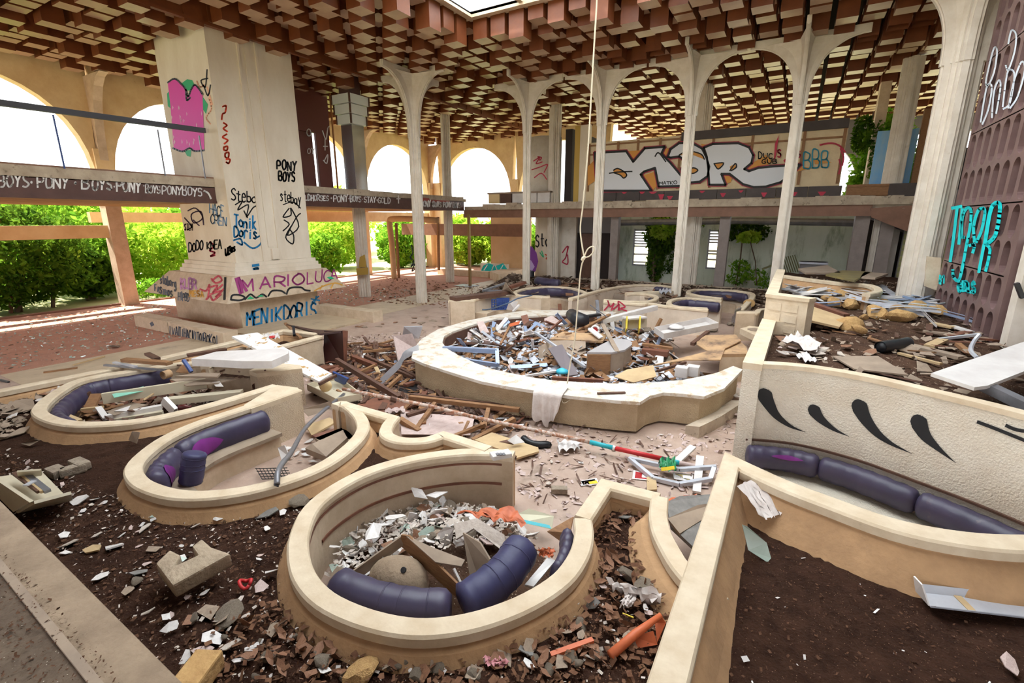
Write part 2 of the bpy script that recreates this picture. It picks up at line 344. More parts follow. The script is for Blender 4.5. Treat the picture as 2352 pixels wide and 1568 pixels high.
for n,(nv,d,x,y,k,br) in enumerate(cells):
    h = (LEV+[q+.12 for q in LEV])[k]
    if n < 300:
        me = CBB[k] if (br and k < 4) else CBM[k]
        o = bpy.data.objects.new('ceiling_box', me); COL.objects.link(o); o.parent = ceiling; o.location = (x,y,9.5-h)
    else:
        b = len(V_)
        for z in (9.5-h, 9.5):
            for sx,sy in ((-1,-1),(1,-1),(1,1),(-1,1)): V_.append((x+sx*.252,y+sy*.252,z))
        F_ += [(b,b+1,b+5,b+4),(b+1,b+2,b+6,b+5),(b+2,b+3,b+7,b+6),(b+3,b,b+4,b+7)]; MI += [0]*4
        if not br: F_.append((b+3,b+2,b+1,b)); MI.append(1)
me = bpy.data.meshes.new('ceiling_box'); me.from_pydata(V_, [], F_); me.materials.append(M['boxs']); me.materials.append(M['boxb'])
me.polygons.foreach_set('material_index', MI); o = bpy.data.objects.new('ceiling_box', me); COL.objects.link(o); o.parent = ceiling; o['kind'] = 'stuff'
# timber fascia rail under the ceiling, above the left gallery
S(MB().box(-15.0,-6,8.62,-14.86,28.6,8.7).box(-14.98,-6,8.7,-14.9,28.6,9.5), 'trim_2', 'boxs')
# skylight
sk = thing('skylight', (-3.8,8,9.5), 'large cream-framed skylight set in the brown box ceiling', 'skylight')
MB().sweep([(SX0,SY0),(SX1,SY0),(SX1,SY1),(SX0,SY1)], [(0,9.40),(-.16,9.40),(-.16,9.6),(0,9.6)][::-1], True).sweep([(SX0+.0,SY0+.0),(SX1,SY0),(SX1,SY1),(SX0,SY1)], [(.02,9.36),(.02,9.44),(.22,9.44),(.22,9.36)], True).obj('frame','cream',sk)
nx = 6; dx = (SX1-SX0)/nx; dy = (SY1-SY0)/nx
for i in range(1,nx):
    MB().box(SX0+i*dx-.07,SY0,9.42,SX0+i*dx+.07,SY1,9.56).obj('mullion','cream',sk)
    MB().box(SX0,SY0+i*dy-.07,9.43,SX1,SY0+i*dy+.07,9.55).obj('mullion','cream',sk)
pm = MB().box(-dx/2+.05,-dy/2+.05,-.008,dx/2-.05,dy/2-.05,.008).obj('pane','frost').data
bpy.data.objects.remove(bpy.data.objects['pane'])
for i in range(nx):
    for j in range(nx):
        o = bpy.data.objects.new('pane', pm); COL.objects.link(o); o.parent = sk; o.location = Vector((SX0+(i+.5)*dx, SY0+(j+.5)*dy, 9.6))-wpos(sk)
S(MB().box(12.8,-8,0,13.1,27,9.5), 'wall_right_blocker', 'greywall')  # unseen side wall, added to hold back fill light from the right

# ---- columns
def shaft(mb, x, y, z0, z1, s=1.0):
    a, b, c = .15*s, .24*s, .09*s
    mb.box(x-a,y-a,z0,x+a,y+a,z1)
    mb.box(x-b,y-c,z0,x-a,y+c,z1).box(x+a,y-c,z0,x+b,y+c,z1).box(x-c,y-b,z0,x+c,y-a,z1).box(x-c,y+a,z0,x+c,y+b,z1)
    e = .045*s
    mb.box(x-b-.03*s,y-e,z0,x-b,y+e,z1).box(x+b,y-e,z0,x+b+.03*s,y+e,z1).box(x-e,y-b-.03*s,z0,x+e,y-b,z1).box(x-e,y+b,z0,x+e,y+b+.03*s,z1)
    return mb
def tree_column(x, y, z0, label, s=1.0, zf=6.5):
    t = thing('tree_column', (x,y,z0), label, 'column', 'branching columns around the skylight')
    zt, A = 8.86, 1.55; r0 = .27*s
    shaft(MB(), x, y, z0, 8.6, s).obj('shaft','colw',t)
    prof = []                                          # outer edge of an arm: radius, height
    for k in range(15):
        a = k/14*math.pi/2; prof.append((r0+(A-r0)*(1-math.cos(a))**1.12, zf+(zt-.20-zf)*math.sin(a)**.9))
    for (ux,uy) in ((1,0),(0,1),(-1,0),(0,-1)):
        mb = MB()
        for hw, ext in ((.088*s,0),(.044*s,.03)):
            P = [(r+ext*(1-k/14*.3), z-ext*(k/14)) for k,(r,z) in enumerate(prof)]+[(A+ext*.7,zt),(.12,zt-.02)]+[(.12,zf)]
            n = len(P); vs = [(x+ux*r-uy*q, y+uy*r+ux*q, z) for q in (-hw,hw) for (r,z) in P]
            tri = tessellate_polygon([[Vector((p[0],p[1],0)) for p in P]])
            mb.add(vs, [tuple(i for i in f) for f in tri]+[tuple(i+n for i in f[::-1]) for f in tri]+[(i,(i+1)%n,n+(i+1)%n,n+i) for i in range(n)])
        mb.obj('arm','colw',t)
    vs = []                                            # concave web between the arms
    for (r,z) in prof:
        rr_ = max(.15*s, (r-.02)); dd = (.15*s+.09*(r-r0))
        for q in range(8):
            a = q*math.pi/4; ra = rr_*.96 if q % 2 == 0 else dd*1.3
            vs.append((x+math.cos(a)*ra, y+math.sin(a)*ra, z+.02))
    m = len(prof); MB().add(vs, [(k*8+q,k*8+(q+1)%8,(k+1)*8+(q+1)%8,(k+1)*8+q) for k in range(m-1) for q in range(8)]+[tuple((m-1)*8+q for q in range(8))]).obj('web','colw',t)
    return t
for (x,y,z,l,s,zf) in ((-13.4,15.35,0,'tree column standing on the bare floor beside the terracotta carpet',.95,6.5),
    (-10.15,18.6,.6,'slimmest tree column, behind the empty round booth with navy back',.66,6.85),(-6.93,18.6,.6,'tree column just right of the hanging rope',.66,6.85),
    (-3.70,18.6,.6,'tree column beside the crumpled grey cloth in the booth bed',.66,6.85),(-.46,18.6,.6,'tree column behind the relief-carved white planter corner',.66,6.85),
    (2.75,15.6,1.35,'thick tree column next to the tall brown slotted screen',1.4,6.8)): tree_column(x,y,z,l,s,zf)
def plain_column(x, y, z0, z1, label, s=1.1, m='colw'):
    t = thing('plain_column', (x,y,z0), label, 'column', 'plain ribbed columns under the galleries'); shaft(MB(),x,y,z0,z1,s).obj('shaft',m,t); return t
c7 = plain_column(-16.8,15.37,0,4.0,'ribbed column under the left gallery with a yellow smear low down',1.15)
plain_column(-16.7,21.6,0,8.9,'ribbed column right of the lone brass pole',1.0)
for px,lab in ((1270,'ribbed column beside the wall with red line graffiti'),(1590,'ribbed column before the ivy-hung courtyard wall'),(2044,'ribbed column beside the upper blue sheets')):
    p = on_y(px, 560 if px < 2000 else 440, 22.8); plain_column(p.x, 22.8, .2, 8.8, lab, 1.15)
p = on_y(1660,560,22.2); S(MB().box(p.x-.2,22.15,.4,p.x+.2,22.5,3.6), 'trim_3', 'steel')
p = on_y(1410,560,22.2); S(MB().box(p.x-.18,22.15,.4,p.x+.18,22.5,3.6), 'trim_4', 'steel')
p = on_y(1968,570,22.2); S(MB().box(p.x-.2,22.15,.6,p.x+.25,22.6,3.6), 'trim_5', 'steel')
b = thing('brass_pole', at(1080,655,0), 'thin brass pole standing alone on its square foot plate', 'pole')
P0 = at(1080,657,0); MB().box(P0.x-.06,P0.y-.06,0,P0.x+.06,P0.y+.06,3.7).obj('pole',mat('brass',(.30,.20,.09),.4,metal=.5),b)
MB().box(P0.x-.75,P0.y-.45,0,P0.x+.35,P0.y+.35,.03).obj('foot_plate','metald',b)
# ---- big pillar
pil = thing('pillar', (-16.7,10.17,0), 'massive square pillar on a stepped base covered with graffiti', 'pillar')
def frus(mb, b, z0, t, z1):
    q = lambda r,z: [(r[0],r[1],z),(r[2],r[1],z),(r[2],r[3],z),(r[0],r[3],z)]
    return mb.hexa(q(b,z0), q(t,z1))
X0,X1,Y0,Y1 = -18.15,-15.3,8.8,11.58
MB().box(X0,Y0,1.9,X1,Y1,9.5).obj('shaft','pillar',pil)
MB().box(X0-.16,Y0-.16,1.8,X1+.16,Y1+.16,1.93).box(X0-.1,Y0-.1,1.93,X1+.1,Y1+.1,2.05).box(X0-.22,Y0-.22,1.64,X1+.22,Y1+.22,1.8).obj('base_moulding','pillar',pil)
SK = ((X0-1.5,7.9,-14.52,12.4),(X0-.7,8.45,-15.0,11.95))
frus(MB(), SK[0], .93, SK[1], 1.66).obj('flared_skirt','cream',pil)
MB().box(-18.9,8.5,0,-14.92,11.4,1.02).obj('base_block','cream',pil)
yr = on_x(622,590,X1).y
MB().box(X1,yr-.30,2.05,X1+.05,yr-.24,9.2).box(X1,yr+.28,2.05,X1+.05,yr+.35,9.2).box(X1,yr-.06,2.5,X1+.03,yr+.10,9.2).obj('conduit_rib','pillar',pil)
MB().box(X1,yr+.02,2.08,X1+.1,yr+.26,2.45).obj('conduit_box','pillar',pil, bevel=.02); MB().box(X1,yr-.16,8.75,X1+.16,yr+.16,9.3).obj('lamp_bracket','pillar',pil, bevel=.03)
st = thing('kerb_block', at(430,755,0), 'long cream kerb block lettered with four names in front of the pillar', 'kerb')
a0,a1 = at(318,722,.36), at(376,738,.36); b1 = at(515,765,.36)
MB().box(a0.x,7.0,.0,-16.3,7.42,.37).obj('block','cream',st); MB().box(-16.26,7.0,.0,-13.3,7.42,.36).obj('block','cream',st)
st2 = thing('pillar_step', (-13.6,10.5,0), 'low cream step with a kerb right of the pillar base', 'step')
MB().box(-14.9,8.0,0,-12.4,11.3,.05).obj('tread','floorc',st2); MB().box(-15.0,11.3,0,-12.05,11.75,.36).obj('kerb','cream',st2)
# ---- left gallery
FX = -15.9
gal = thing('gallery', (FX,9,3.9), 'left gallery slab with dark lettered fascia over the carpet', 'gallery', kind='structure')
MB().box(-23.3,-6,4.35,FX,22.2,4.5).obj('slab','conc',gal)
MB().box(FX-.12,-6,3.93,FX,22.0,4.37).box(FX-.2,-6,3.88,FX+.02,22.0,3.95).obj('fascia_board','fascia',gal)
co = MB(); yy = -6
while yy < 22:
    L_ = R.uniform(.5,1.2); co.box(FX-.5,yy,4.37,FX+.03-R.uniform(0,.06) if yy > 11 else FX+.04,min(yy+L_,22),4.62-(R.uniform(0,.06) if yy > 11 else 0)); yy += L_
co.obj('broken_edge','conc',gal)
MB().box(FX-.4,-6,4.62,FX+.02,8.9,4.66).obj('coping','brown2',gal)
for k in range(30):
    xx = FX-.25-k*.24; MB().box(xx-.2,-6,3.9,xx,21.9,3.95).obj('soffit_slat','wood' if k % 3 else 'tan',gal)
rl = thing('railing', (FX+.1,2,4.65), 'dark handrail on thin posts running into the big pillar', 'railing')
MB().beam((FX+.1,-2,5.82), on_x(470,300,FX+.1), .13, .13).obj('handrail',mat('rail_dark',(.05,.05,.065),.5),rl)
for px,pt,pb in ((146,262,376),(378,296,393),(470,305,398)):
    a = on_x(px,pb,FX+.1); MB().beam((FX+.1,a.y,4.6),(FX+.1,a.y,5.82),.03,.03).obj('post','bluep' if px < 200 else 'metald',rl)
# ---- far gallery with the mural wall
GY = 22.0
fg = thing('far_gallery', (-4,GY,3.5), 'far gallery slab under the silver-lettered panel wall', 'gallery', kind='structure')
MB().box(FX,GY+.05,3.7,4.0,23.6,4.1).obj('slab','conc',fg)
MB().box(-15.9,GY-.02,3.70,2.2,GY+.1,3.92).box(-15.9,GY-.08,3.52,2.2,GY+.1,3.71).obj('fascia_board','brown2',fg)
e = MB(); xx = -14.6
while xx < 3.6:
    L_ = R.uniform(.35,1.0); e.box(xx,GY-.1-R.uniform(0,.05),3.92,xx+L_,GY+.35,4.26-R.uniform(0,.09)); xx += L_
e.obj('broken_edge','conc',fg)
c0 = [on_y(2000,478,GY),on_y(2115,470,GY),on_y(2117,545,GY),on_y(2000,499,GY)]
MB().plate(c0,.1).obj('stair_string','brown2',fg); MB().hexa([on_y(2000,497,GY),on_y(2117,544,GY),on_y(2117,544,GY)+Vector((0,2.2,0)),on_y(2000,497,GY)+Vector((0,2.2,0))],[on_y(2000,485,GY),on_y(2117,530,GY),on_y(2117,530,GY)+Vector((0,2.2,0)),on_y(2000,485,GY)+Vector((0,2.2,0))]).obj('stair_slab','greywall',fg)
# panel wall
MY = 22.3
mw = thing('mural_wall', (-3.5,MY,4.5), 'stripped panel wall on the far gallery painted with huge silver letters', 'wall', kind='structure')
tl,tr = on_y(1350,318,MY), on_y(1948,278,MY)
MB().box(tl.x,MY,4.0,on_y(1932,400,MY).x,MY+.12,6.85).obj('panel','panel',mw)
for px in (1352,1417,1462,1512,1558,1632,1720,1836,1926):
    p = on_y(px,400,MY); MB().box(p.x-.05,MY-.05,4.7,p.x+.05,MY,6.8).obj('batten','wood',mw)
for zz in (6.72,6.33,):
    MB().box(tl.x,MY-.045,zz-.035,on_y(1930,400,MY).x,MY-.005,zz+.035).obj('batten','wood',mw)
MB().box(on_y(1566,315,MY).x,MY-.1,6.62,on_y(1950,285,MY).x,MY+.1,6.95).obj('dark_band','blackstrip',mw)
for k in range(9):
    xa = -8.5+k*1.08; MB().box(xa,MY-.12,4.24,xa+1.06,MY-.02,4.62).obj('skirting_plate','blackstrip',mw)
MB().box(1.35,MY-.05,4.2,2.6,MY+.1,4.62).obj('low_panel','wood',mw); MB().box(2.6,MY-.08,4.2,3.5,MY+.1,4.64).obj('slate_plate','blackstrip',mw)
for zz in (4.3,4.6): MB().box(1.35,MY-.09,zz-.04,2.6,MY-.05,zz+.04).obj('batten','wood',mw)
# upper level things behind the gallery edge
cy = on_y(1240,400,23.2); ob = MB().tube([(cy.x,23.8,4.2),(cy.x,23.8,7.5)],.85,24).obj('wall_round_upper','colw',kind='structure',smooth=True)
S(MB().box(on_y(1297,400,22.6).x,22.6,4.2,on_y(1312,400,22.6).x,26,7.6), 'wall_dark_upper', 'inner')
S(MB().box(on_y(1330,400,22.5).x,22.5,4.2,on_y(1352,400,22.5).x,22.7,7.7), 'trim_6', 'pillar')
S(MB().box(on_y(1318,400,22.6).x,22.6,4.2,on_y(1330,400,22.6).x,22.8,7.7), 'trim_7', mat('mustard',(.5,.33,.08),.7))
bl = thing('broken_light_box', on_y(1160,440,22.2), 'burnt low display cabinet standing on the far gallery edge', 'cabinet')
q0,q1 = on_y(1122,440,22.3), on_y(1265,440,22.3)
for k in range(5):
    xa = q0.x+(q1.x-q0.x)*k/5; MB().box(xa,22.3,4.25,xa+(q1.x-q0.x)/5-.06,22.7,4.72).obj('panel',['ivory','woodd','white','white','white'][k],bl)
MB().box(q0.x-.05,22.25,4.72,q1.x,22.75,4.8).obj('top','card',bl)
# ---- left arcade (upper arches, lower posts and beams)
AX = -23.6
aw = thing('wall_left', (AX,12,0), 'ochre arcade wall of wide flat arches on the left', 'wall', kind='structure')
ELL = lambda t,hw,z0,z1: (-hw*math.cos(t), z0+(z1-z0)*math.sin(t)**.8 if math.sin(t) > 0 else z0)
def arch_bay(c, hw, horiz, fixed, parent, mm, zs=4.4, zt=8.18, ztop=9.5, th=.4):
    pts = [ELL(k/20*math.pi, hw, zs, zt) for k in range(21)]
    full = hw+.28; mb = MB()
    def V(u, z, o): return (fixed+o, c+u, z) if horiz == 'y' else (c+u, fixed+o, z)
    for o0 in (0,):
        for k in range(20):
            (u0,z0),(u1,z1) = pts[k],pts[k+1]
            uu0 = -full if k == 0 else u0; uu1 = full if k == 19 else u1
            mb.hexa([V(u0,z0,-th/2),V(u1,z1,-th/2),V(u1,z1,th/2),V(u0,z0,th/2)],[V(uu0,ztop,-th/2),V(uu1,ztop,-th/2),V(uu1,ztop,th/2),V(uu0,ztop,th/2)])
    mb.obj('arch',mm,parent)
YC = [8.9-6.48,8.9,15.38,21.86,28.34]
for k,yc in enumerate(YC):
    if k < 4: arch_bay(yc+3.24, 2.96, 'y', AX, aw, 'arch')
    frus(MB(), (AX-.28,yc-.28,AX+.28,yc+.28), 4.0, (AX-.3,yc-.3,AX+.3,yc+.3), 6.0).obj('column','arch',aw)
    vs = []
    for q in range(7):
        a = q/6*math.pi/2; r = .3+1.3*(1-math.cos(a)); z = 5.6+2.9*math.sin(a); vs += [(AX+r,yc-.14,z),(AX+r,yc+.14,z),(AX,yc-.14,z),(AX,yc+.14,z)]
    MB().add(vs,[(4*q+i,4*q+j,4*q+4+j,4*q+4+i) for q in range(6) for i,j in ((0,1),(1,3),(3,2),(2,0))]).obj('rib','cream',aw)
    MB().box(AX-.26,yc-.26,0,AX+.26,yc+.26,4.0).obj('lower_post','arch' if k != 1 else 'cream',aw)
arch_bay(YC[0]-3.24, 2.96, 'y', AX, aw, 'arch')
MB().box(AX-.15,-5,2.7,AX+.1,8.65,3.18).obj('lower_beam','arch',aw); MB().box(AX-2.6,9.0,3.28,AX-2.3,16,3.72).obj('lower_beam','arch',aw)
MB().box(AX-.2,15.4,3.3,AX+.1,28.3,3.9).obj('lower_beam','arch',aw)
wf = thing('wall_back', (-5,28.8,0), 'far arcade wall of pale arches behind the galleries', 'wall', kind='structure')
for k in range(-1,5):
    xc = AX+.6+3.24+k*6.48
    yy = 28.8 if k < 2 else 35.6
    if k >= 0: arch_bay(xc, 2.96, 'x', yy, wf, 'arch' if k < 3 else 'greywall')
    MB().box(xc+3.24-.28,yy-.3,0,xc+3.24+.28,yy+.25,6).obj('column','arch',wf)
wre = thing('wall_rear_blocker', (-5,-8.2,0), 'unseen arcade wall added behind the viewpoint to cut fill light', 'wall', kind='structure')  # out of view; added, with low arches, to reduce fill from behind
for k in range(6): arch_bay(AX+.6+3.24+k*6.48, 2.7, 'x', -8.2, wre, 'cream', zs=2.6, zt=5.2)
# bronze shutters beside the pillar, pipe and mirrored column above the left gallery
sh = thing('folding_shutter', (-18.4,14.6,4.6), 'brown folding shutter with light slots right of the big pillar', 'shutter')
for k,(ya,yb) in enumerate(((13.0,13.87),(13.97,14.62),(14.75,15.45),)):
    MB().box(-18.5-(k%2)*.08,ya,4.6,-18.38-(k%2)*.08,yb,9.4).obj('leaf','brown2' if 0 else mat('shutter_brown',(.16,.045,.035),.45),sh)
MB().box(-18.52,12.9,7.0,-18.36,15.5,9.45).obj('head','woodr' if 0 else mat('shutter_brown',(.16,.045,.035),.45),sh)
pz = thing('copper_pipe', on_x(775,420,-18.0), 'thin copper pipe standing upright beside the brown shutter', 'pipe')
q = on_x(775,420,-18.0); MB().tube([(-18,q.y,4.6),(-18,q.y,8.8)],.04).obj('tube',mat('copper',(.45,.2,.08),.4,metal=.5),pz)
mc = thing('mirror_column', (-16.8,15.37,4.65), 'mirror-clad column with a milky glass lantern head on the left gallery', 'column')
MB().box(-17.12,15.05,4.6,-16.48,15.7,7.6).obj('mirror_cladding','mirror',mc)
for k in range(3):
    r = .42+.05*k; MB().box(-16.8-r,15.37-r,7.25+k*.38,-16.8+r,15.37+r,7.6+k*.38).obj('lantern_glass','lantern',mc)
    for sx in (-1,1):
        for sy in (-1,1): MB().box(-16.8+sx*r-.03,15.37+sy*r-.03,7.25+k*.38,-16.8+sx*r+.03,15.37+sy*r+.03,7.62+k*.38).obj('lantern_bar','woodd',mc)
MB().box(-17.1,15.07,8.35,-16.5,15.67,9.1).obj('head','fascia',mc)
# ---- rear lower storey
ya, yb = on_y(1000,514,25.2).z, on_y(1000,540,25.2).z
S(MB().box(on_y(922,520,25.2).x,25.2,yb,on_y(1205,520,25.2).x,25.4,ya), 'trim_8', 'brown2'); S(MB().box(on_y(1128,580,26.5).x,26.5,0,on_y(1215,580,26.5).x,26.8,4.2), 'wall_sunlit', 'ochrew')
pp = thing('pipe_portal', on_y(905,640,21.2), 'pale bent pipe portal with a thin brown post beside the far tree column', 'pipe')
MB().tube(catmull([on_y(906,642,21.2),on_y(900,560,21.2),on_y(895,512,21.2),on_y(903,503,21.2),on_y(950,503,21.2),on_y(1005,506,21.2)],4),.17,10).obj('pipe','ochrew',pp,smooth=True); MB().beam(on_y(916,638,21.6),on_y(910,512,21.6),.12,.12).obj('post','wood',pp); MB().beam(on_y(1008,620,24),on_y(1006,498,24),.12,.12).obj('post','wood',pp)
ob = MB().tube([(-11.4,24.3,0),(-11.4,24.3,3.7)],1.15,28).obj('wall_round','pillar',kind='structure',smooth=True); wr = ob
S(MB().box(on_y(1285,560,23.4).x,23.4,0,on_y(1322,560,23.4).x,23.6,3.6), 'wall_graffiti_lower', 'colw')
S(MB().box(on_y(1316,560,23.9).x,23.9,0,on_y(1402,560,23.9).x,24.0,2.75), 'wall_dark', 'inner'); S(MB().box(on_y(1322,560,23.8).x,23.8,2.75,on_y(1402,560,23.8).x,24.0,3.7), 'wall_grey_head', 'greywall')
S(MB().box(on_y(1335,560,23.5).x,23.5,0,on_y(1365,600,23.5).x,23.56,2.72), 'door_1', 'woodd')
BW = 26.0
wb = thing('wall_courtyard', (-3,BW,0), 'stained render wall of the courtyard behind the missing glazing', 'wall', kind='structure')
x_a,x_b = on_y(1415,560,BW).x, on_y(1985,560,BW).x
wl = [(on_y(1455,560,BW).x,on_y(1492,560,BW).x),(on_y(1626,560,BW).x,on_y(1660,560,BW).x)]
xs = [x_a,wl[0][0],wl[0][1],wl[1][0],wl[1][1],x_b]
for k in (0,2,4): MB().box(xs[k],BW,-.1,xs[k+1],BW+.25,3.58).obj('render','blue' if k == 9 else 'wallg',wb)
for a_,b_ in wl:
    MB().box(a_,BW,-.1,b_,BW+.25,1.05).obj('render','wallg',wb); MB().box(a_,BW,2.9,b_,BW+.25,3.58).obj('render','wallg',wb)
MB().box(x_a,BW-1.2,0,x_a+.08,BW,3.3).obj('side_render','blue',wb)
for n,(a_,b_) in enumerate(wl):
    wn = thing('louvre_window', ((a_+b_)/2,BW,1.05), ('louvre window left of the ivy trunk in the courtyard wall','louvre window with broken slats behind the steel post')[n], 'window', kind='structure')
    MB().box(a_,BW-.05,1.0,b_,BW+.1,1.08).box(a_,BW-.03,1.0,a_+.06,BW+.1,2.95).box(b_-.06,BW-.03,1.0,b_,BW+.1,2.95).obj('frame','metald',wn)
    for k in range(13):
        if k in ((1,2,4,5) if n == 0 else (0,1,3,6,7)): continue
        z = 1.15+k*.14; MB().hexa([(a_+.06,BW-.05,z),(b_-.06,BW-.05,z),(b_-.06,BW+.08,z+.07),(a_+.06,BW+.08,z+.07)],[(a_+.06,BW-.05,z+.012),(b_-.06,BW-.05,z+.012),(b_-.06,BW+.08,z+.082),(a_+.06,BW+.08,z+.082)]).obj('slat','metal',wn)
S(MB().tube([on_y(1375,512,25.2),on_y(1700,507,25.2),on_y(1985,512,25.2)],.16,10), 'trim_9', 'metald')
S(MB().box(-9.0,21.95,.25,2.6,22.25,.62), 'trim_10', 'conc')
S(MB().box(2.6,22.4,0,3.0,24,3.4), 'wall_right_pier', 'steel'); S(MB().box(on_y(2020,560,23.2).x,23.2,.5,on_y(2062,560,23.2).x,23.6,3.3), 'trim_11', 'colw')
S(MB().box(2.4,24.8,0,9,25,3.6), 'wall_right_dark', 'inner')
tm = mat('moss_tiles', (.33,.29,.13), .7, (.2,.2,.09), 3)
wt = thing('wall_tiled', (4.3,21,0), 'mossy small-tiled wall beside the thick column', 'wall', kind='structure')
MB().box(3.35,22.7,0,8,22.9,4.4).obj('backing','greywall',wt)
tmesh = MB().box(-.09,-.02,-.09,.09,.02,.09).obj('tile',tm).data; bpy.data.objects.remove(bpy.data.objects['tile'])
for i in range(12):
    for j in range(14):
        o = bpy.data.objects.new('tile', tmesh); COL.objects.link(o); o.parent = wt; o.location = Vector((3.45+i*.2,22.68,.6+j*.2))-wpos(wt)
# upper right: ivy pier, blue sheets, dark wall
S(MB().box(on_y(1992,380,24).x,24,4.2,on_y(2016,380,24).x,24.6,8.4), 'wall_ivy_pier', 'cream')
for n,(pa,pb,m_) in enumerate(((1996,2040,'blue'),(2070,2088,'blue'))):
    a,b_ = on_y(pa,420,23.5), on_y(pb,420,23.5); t = MB().box(a.x,23.5,4.2,b_.x,23.56,6.6-(n==0)*.0).obj('blue_sheet',m_,origin=(a.x,23.5,4.2)); tag(t,('faded blue sheet left of the upper ribbed column','narrow blue sheet right of the upper ribbed column')[n],'sheet')
S(MB().box(on_y(2092,420,23.3).x,23.3,4.2,on_y(2108,420,23.3).x,23.5,7.2), 'trim_12', 'wood')
S(MB().box(on_y(2112,420,24).x,24,2,on_y(2230,420,24).x,24.2,5.9), 'wall_dark_right', 'inner')
# ---- tall brown slotted screen
SXX, SY_A, SY_B = 3.05, 14.95, 10.95
scn = thing('slotted_screen', (SXX+.15,13.5,1.3), 'tall brown screen of slotted panels sprayed with turquoise letters', 'screen')
def slot_panel(z0, z1, rows, cols=8):
    mb = MB(); dy = (SY_A-SY_B)/cols; dz = (z1-z0)/rows
    for i in range(cols):
        for j in range(rows):
            yc = SY_B+(i+.5)*dy; zc = z0+(j+.5)*dz; hw, hh = dy*.34, dz*.465; n = 24; inn = []; out = []
            for k in range(n):
                a = 2*math.pi*k/n; cx = math.cos(a); sx = math.sin(a); inn.append((yc+hw*cx, zc+(hh-hw)*(1 if sx > 0 else -1 if sx < 0 else 0)*(1 if abs(sx) > 1e-6 else 0)+hw*sx))
                s_ = 1/max(abs(cx),abs(sx)); out.append((yc+dy/2*cx*s_, zc+dz/2*sx*s_))
            v = [(SXX,p[0],p[1]) for p in out]+[(SXX,p[0],p[1]) for p in inn]+[(SXX+.12,p[0],p[1]) for p in inn]
            mb.add(v,[(k,(k+1)%n,n+(k+1)%n,n+k) for k in range(n)]+[(n+k,n+(k+1)%n,2*n+(k+1)%n,2*n+k) for k in range(n)])
    return mb
zz = [1.25,2.45,3.65,5.2,6.65,8.1]
for k in range(5): slot_panel(zz[k]+.012, zz[k+1]-.012, 2 if k != 0 else 1 if 0 else 2).obj('panel','screenb',scn)
MB().box(SXX+.12,SY_B,1.2,SXX+.2,SY_A,8.2).obj('backing','screend',scn)  # near-black sheet behind the slots, recess shade put into its colour
MB().box(SXX-.02,SY_B-.2,1.1,SXX+.34,SY_B,8.3).obj('post','screenb',scn); MB().box(SXX,SY_A,1.1,SXX+.25,SY_A+.1,8.3).obj('post','screenb',scn)
# ---- foliage
def foliage(name, c, rad, n, m, parent, size=.13, shell=.55, **kw):
    d = NR.normal(size=(n,3)); d /= np.linalg.norm(d,axis=1)[:,None]; r = (shell+(1-shell)*NR.random(n))**.7
    lump = 1+.28*np.sin(d[:,0]*5+c[0])*np.sin(d[:,1]*6+c[1])*np.cos(d[:,2]*5)
    P = np.array(c)+d*np.array(rad)*(r*lump)[:,None]
    a = NR.normal(size=(n,3)); a /= np.linalg.norm(a,axis=1)[:,None]; b_ = np.cross(a, NR.normal(size=(n,3))); b_ /= np.linalg.norm(b_,axis=1)[:,None]
    s = size*(.6+.8*NR.random(n))[:,None]; V = np.stack([P-a*s, P+b_*s*.45, P+a*s, P-b_*s*.45],1).reshape(-1,3); Fq = np.arange(4*n).reshape(n,4)
    return np_mesh(name, V, Fq, m, parent, kind='stuff', **kw)
def shrub(x, y, h, rx, ry, m, label, n=5000, trunk=True, size=.13, name='shrub', z0=-.1, group=None):
    t = thing(name, (x,y,z0), label, 'tree' if name == 'tree' else 'shrub', group)
    if trunk:
        for k in range(3):
            a = R.uniform(0,6.28); q = [(x+R.uniform(-.2,.2),y+R.uniform(-.2,.2),z0),(x+math.cos(a)*rx*.15,y+math.sin(a)*ry*.15,z0+h*.4),(x+math.cos(a)*rx*.45,y+math.sin(a)*ry*.45,z0+h*.8)]
            MB().tube(q,[.09,.06,.025],6).obj('stem','bark',t)
    foliage('foliage', (x,y,z0+h*.55), (rx,ry,h*.5), n, m, t, size); return t
shrub(-26.0,6.2,3.9,1.9,2.6,'leafdark','dark dense shrub behind the carpet edge left of the ochre post',9000,size=.12)
shrub(-25.4,2.6,3.6,1.6,2.2,'leafdark','dark shrub with bluish gaps at the extreme left behind the carpet',7000,size=.12)
shrub(-29.5,6.5,5.2,3.0,4.5,'leafmid','mid green tree crown above the lower ochre beam',8000,size=.16,name='tree')
shrub(-28.5,12.6,3.4,2.2,2.3,'leafbright','bright sunlit shrub between the ochre post and the pillar',6000,size=.14)
shrub(-25.0,11.2,.9,1.0,1.6,'leafmid','low green ground plants beyond the carpet beside the ochre post',2500,trunk=False,size=.08)
shrub(-27.0,17.6,3.6,1.5,1.8,'leafbright','bright shrub right of the big pillar behind the carpet',5000,size=.13)
shrub(-25.8,20.5,2.6,1.0,1.2,'leafmid','leggy green shrub behind the column with the yellow smear',2600,size=.13)
shrub(-25.5,27.0,3.0,1.8,1.6,'leafmid','broad green shrub behind the tree column on the bare floor',5000,size=.15)
shrub(-21.8,30.6,3.2,1.7,1.2,'leafbright','bright broadleaf shrub left of the ribbed column by the brass pole',5000,size=.16)
shrub(-19.0,31.0,3.2,1.8,1.2,'leafbright','bright broadleaf shrub right of the brass pole',5000,size=.16)
shrub(-16.6,31.2,2.8,1.4,1.0,'leafmid','green shrub beside the sunlit ochre wall',3500,size=.14)
shrub(-36,30,6.3,3,3,'leafbright','pale tree top peeping over the left gallery edge',4000,size=.2,name='tree')
shrub(-33,0,5.6,4,3,'leafmid','tree mass at the far left outside the arcade',4500,size=.2,name='tree')
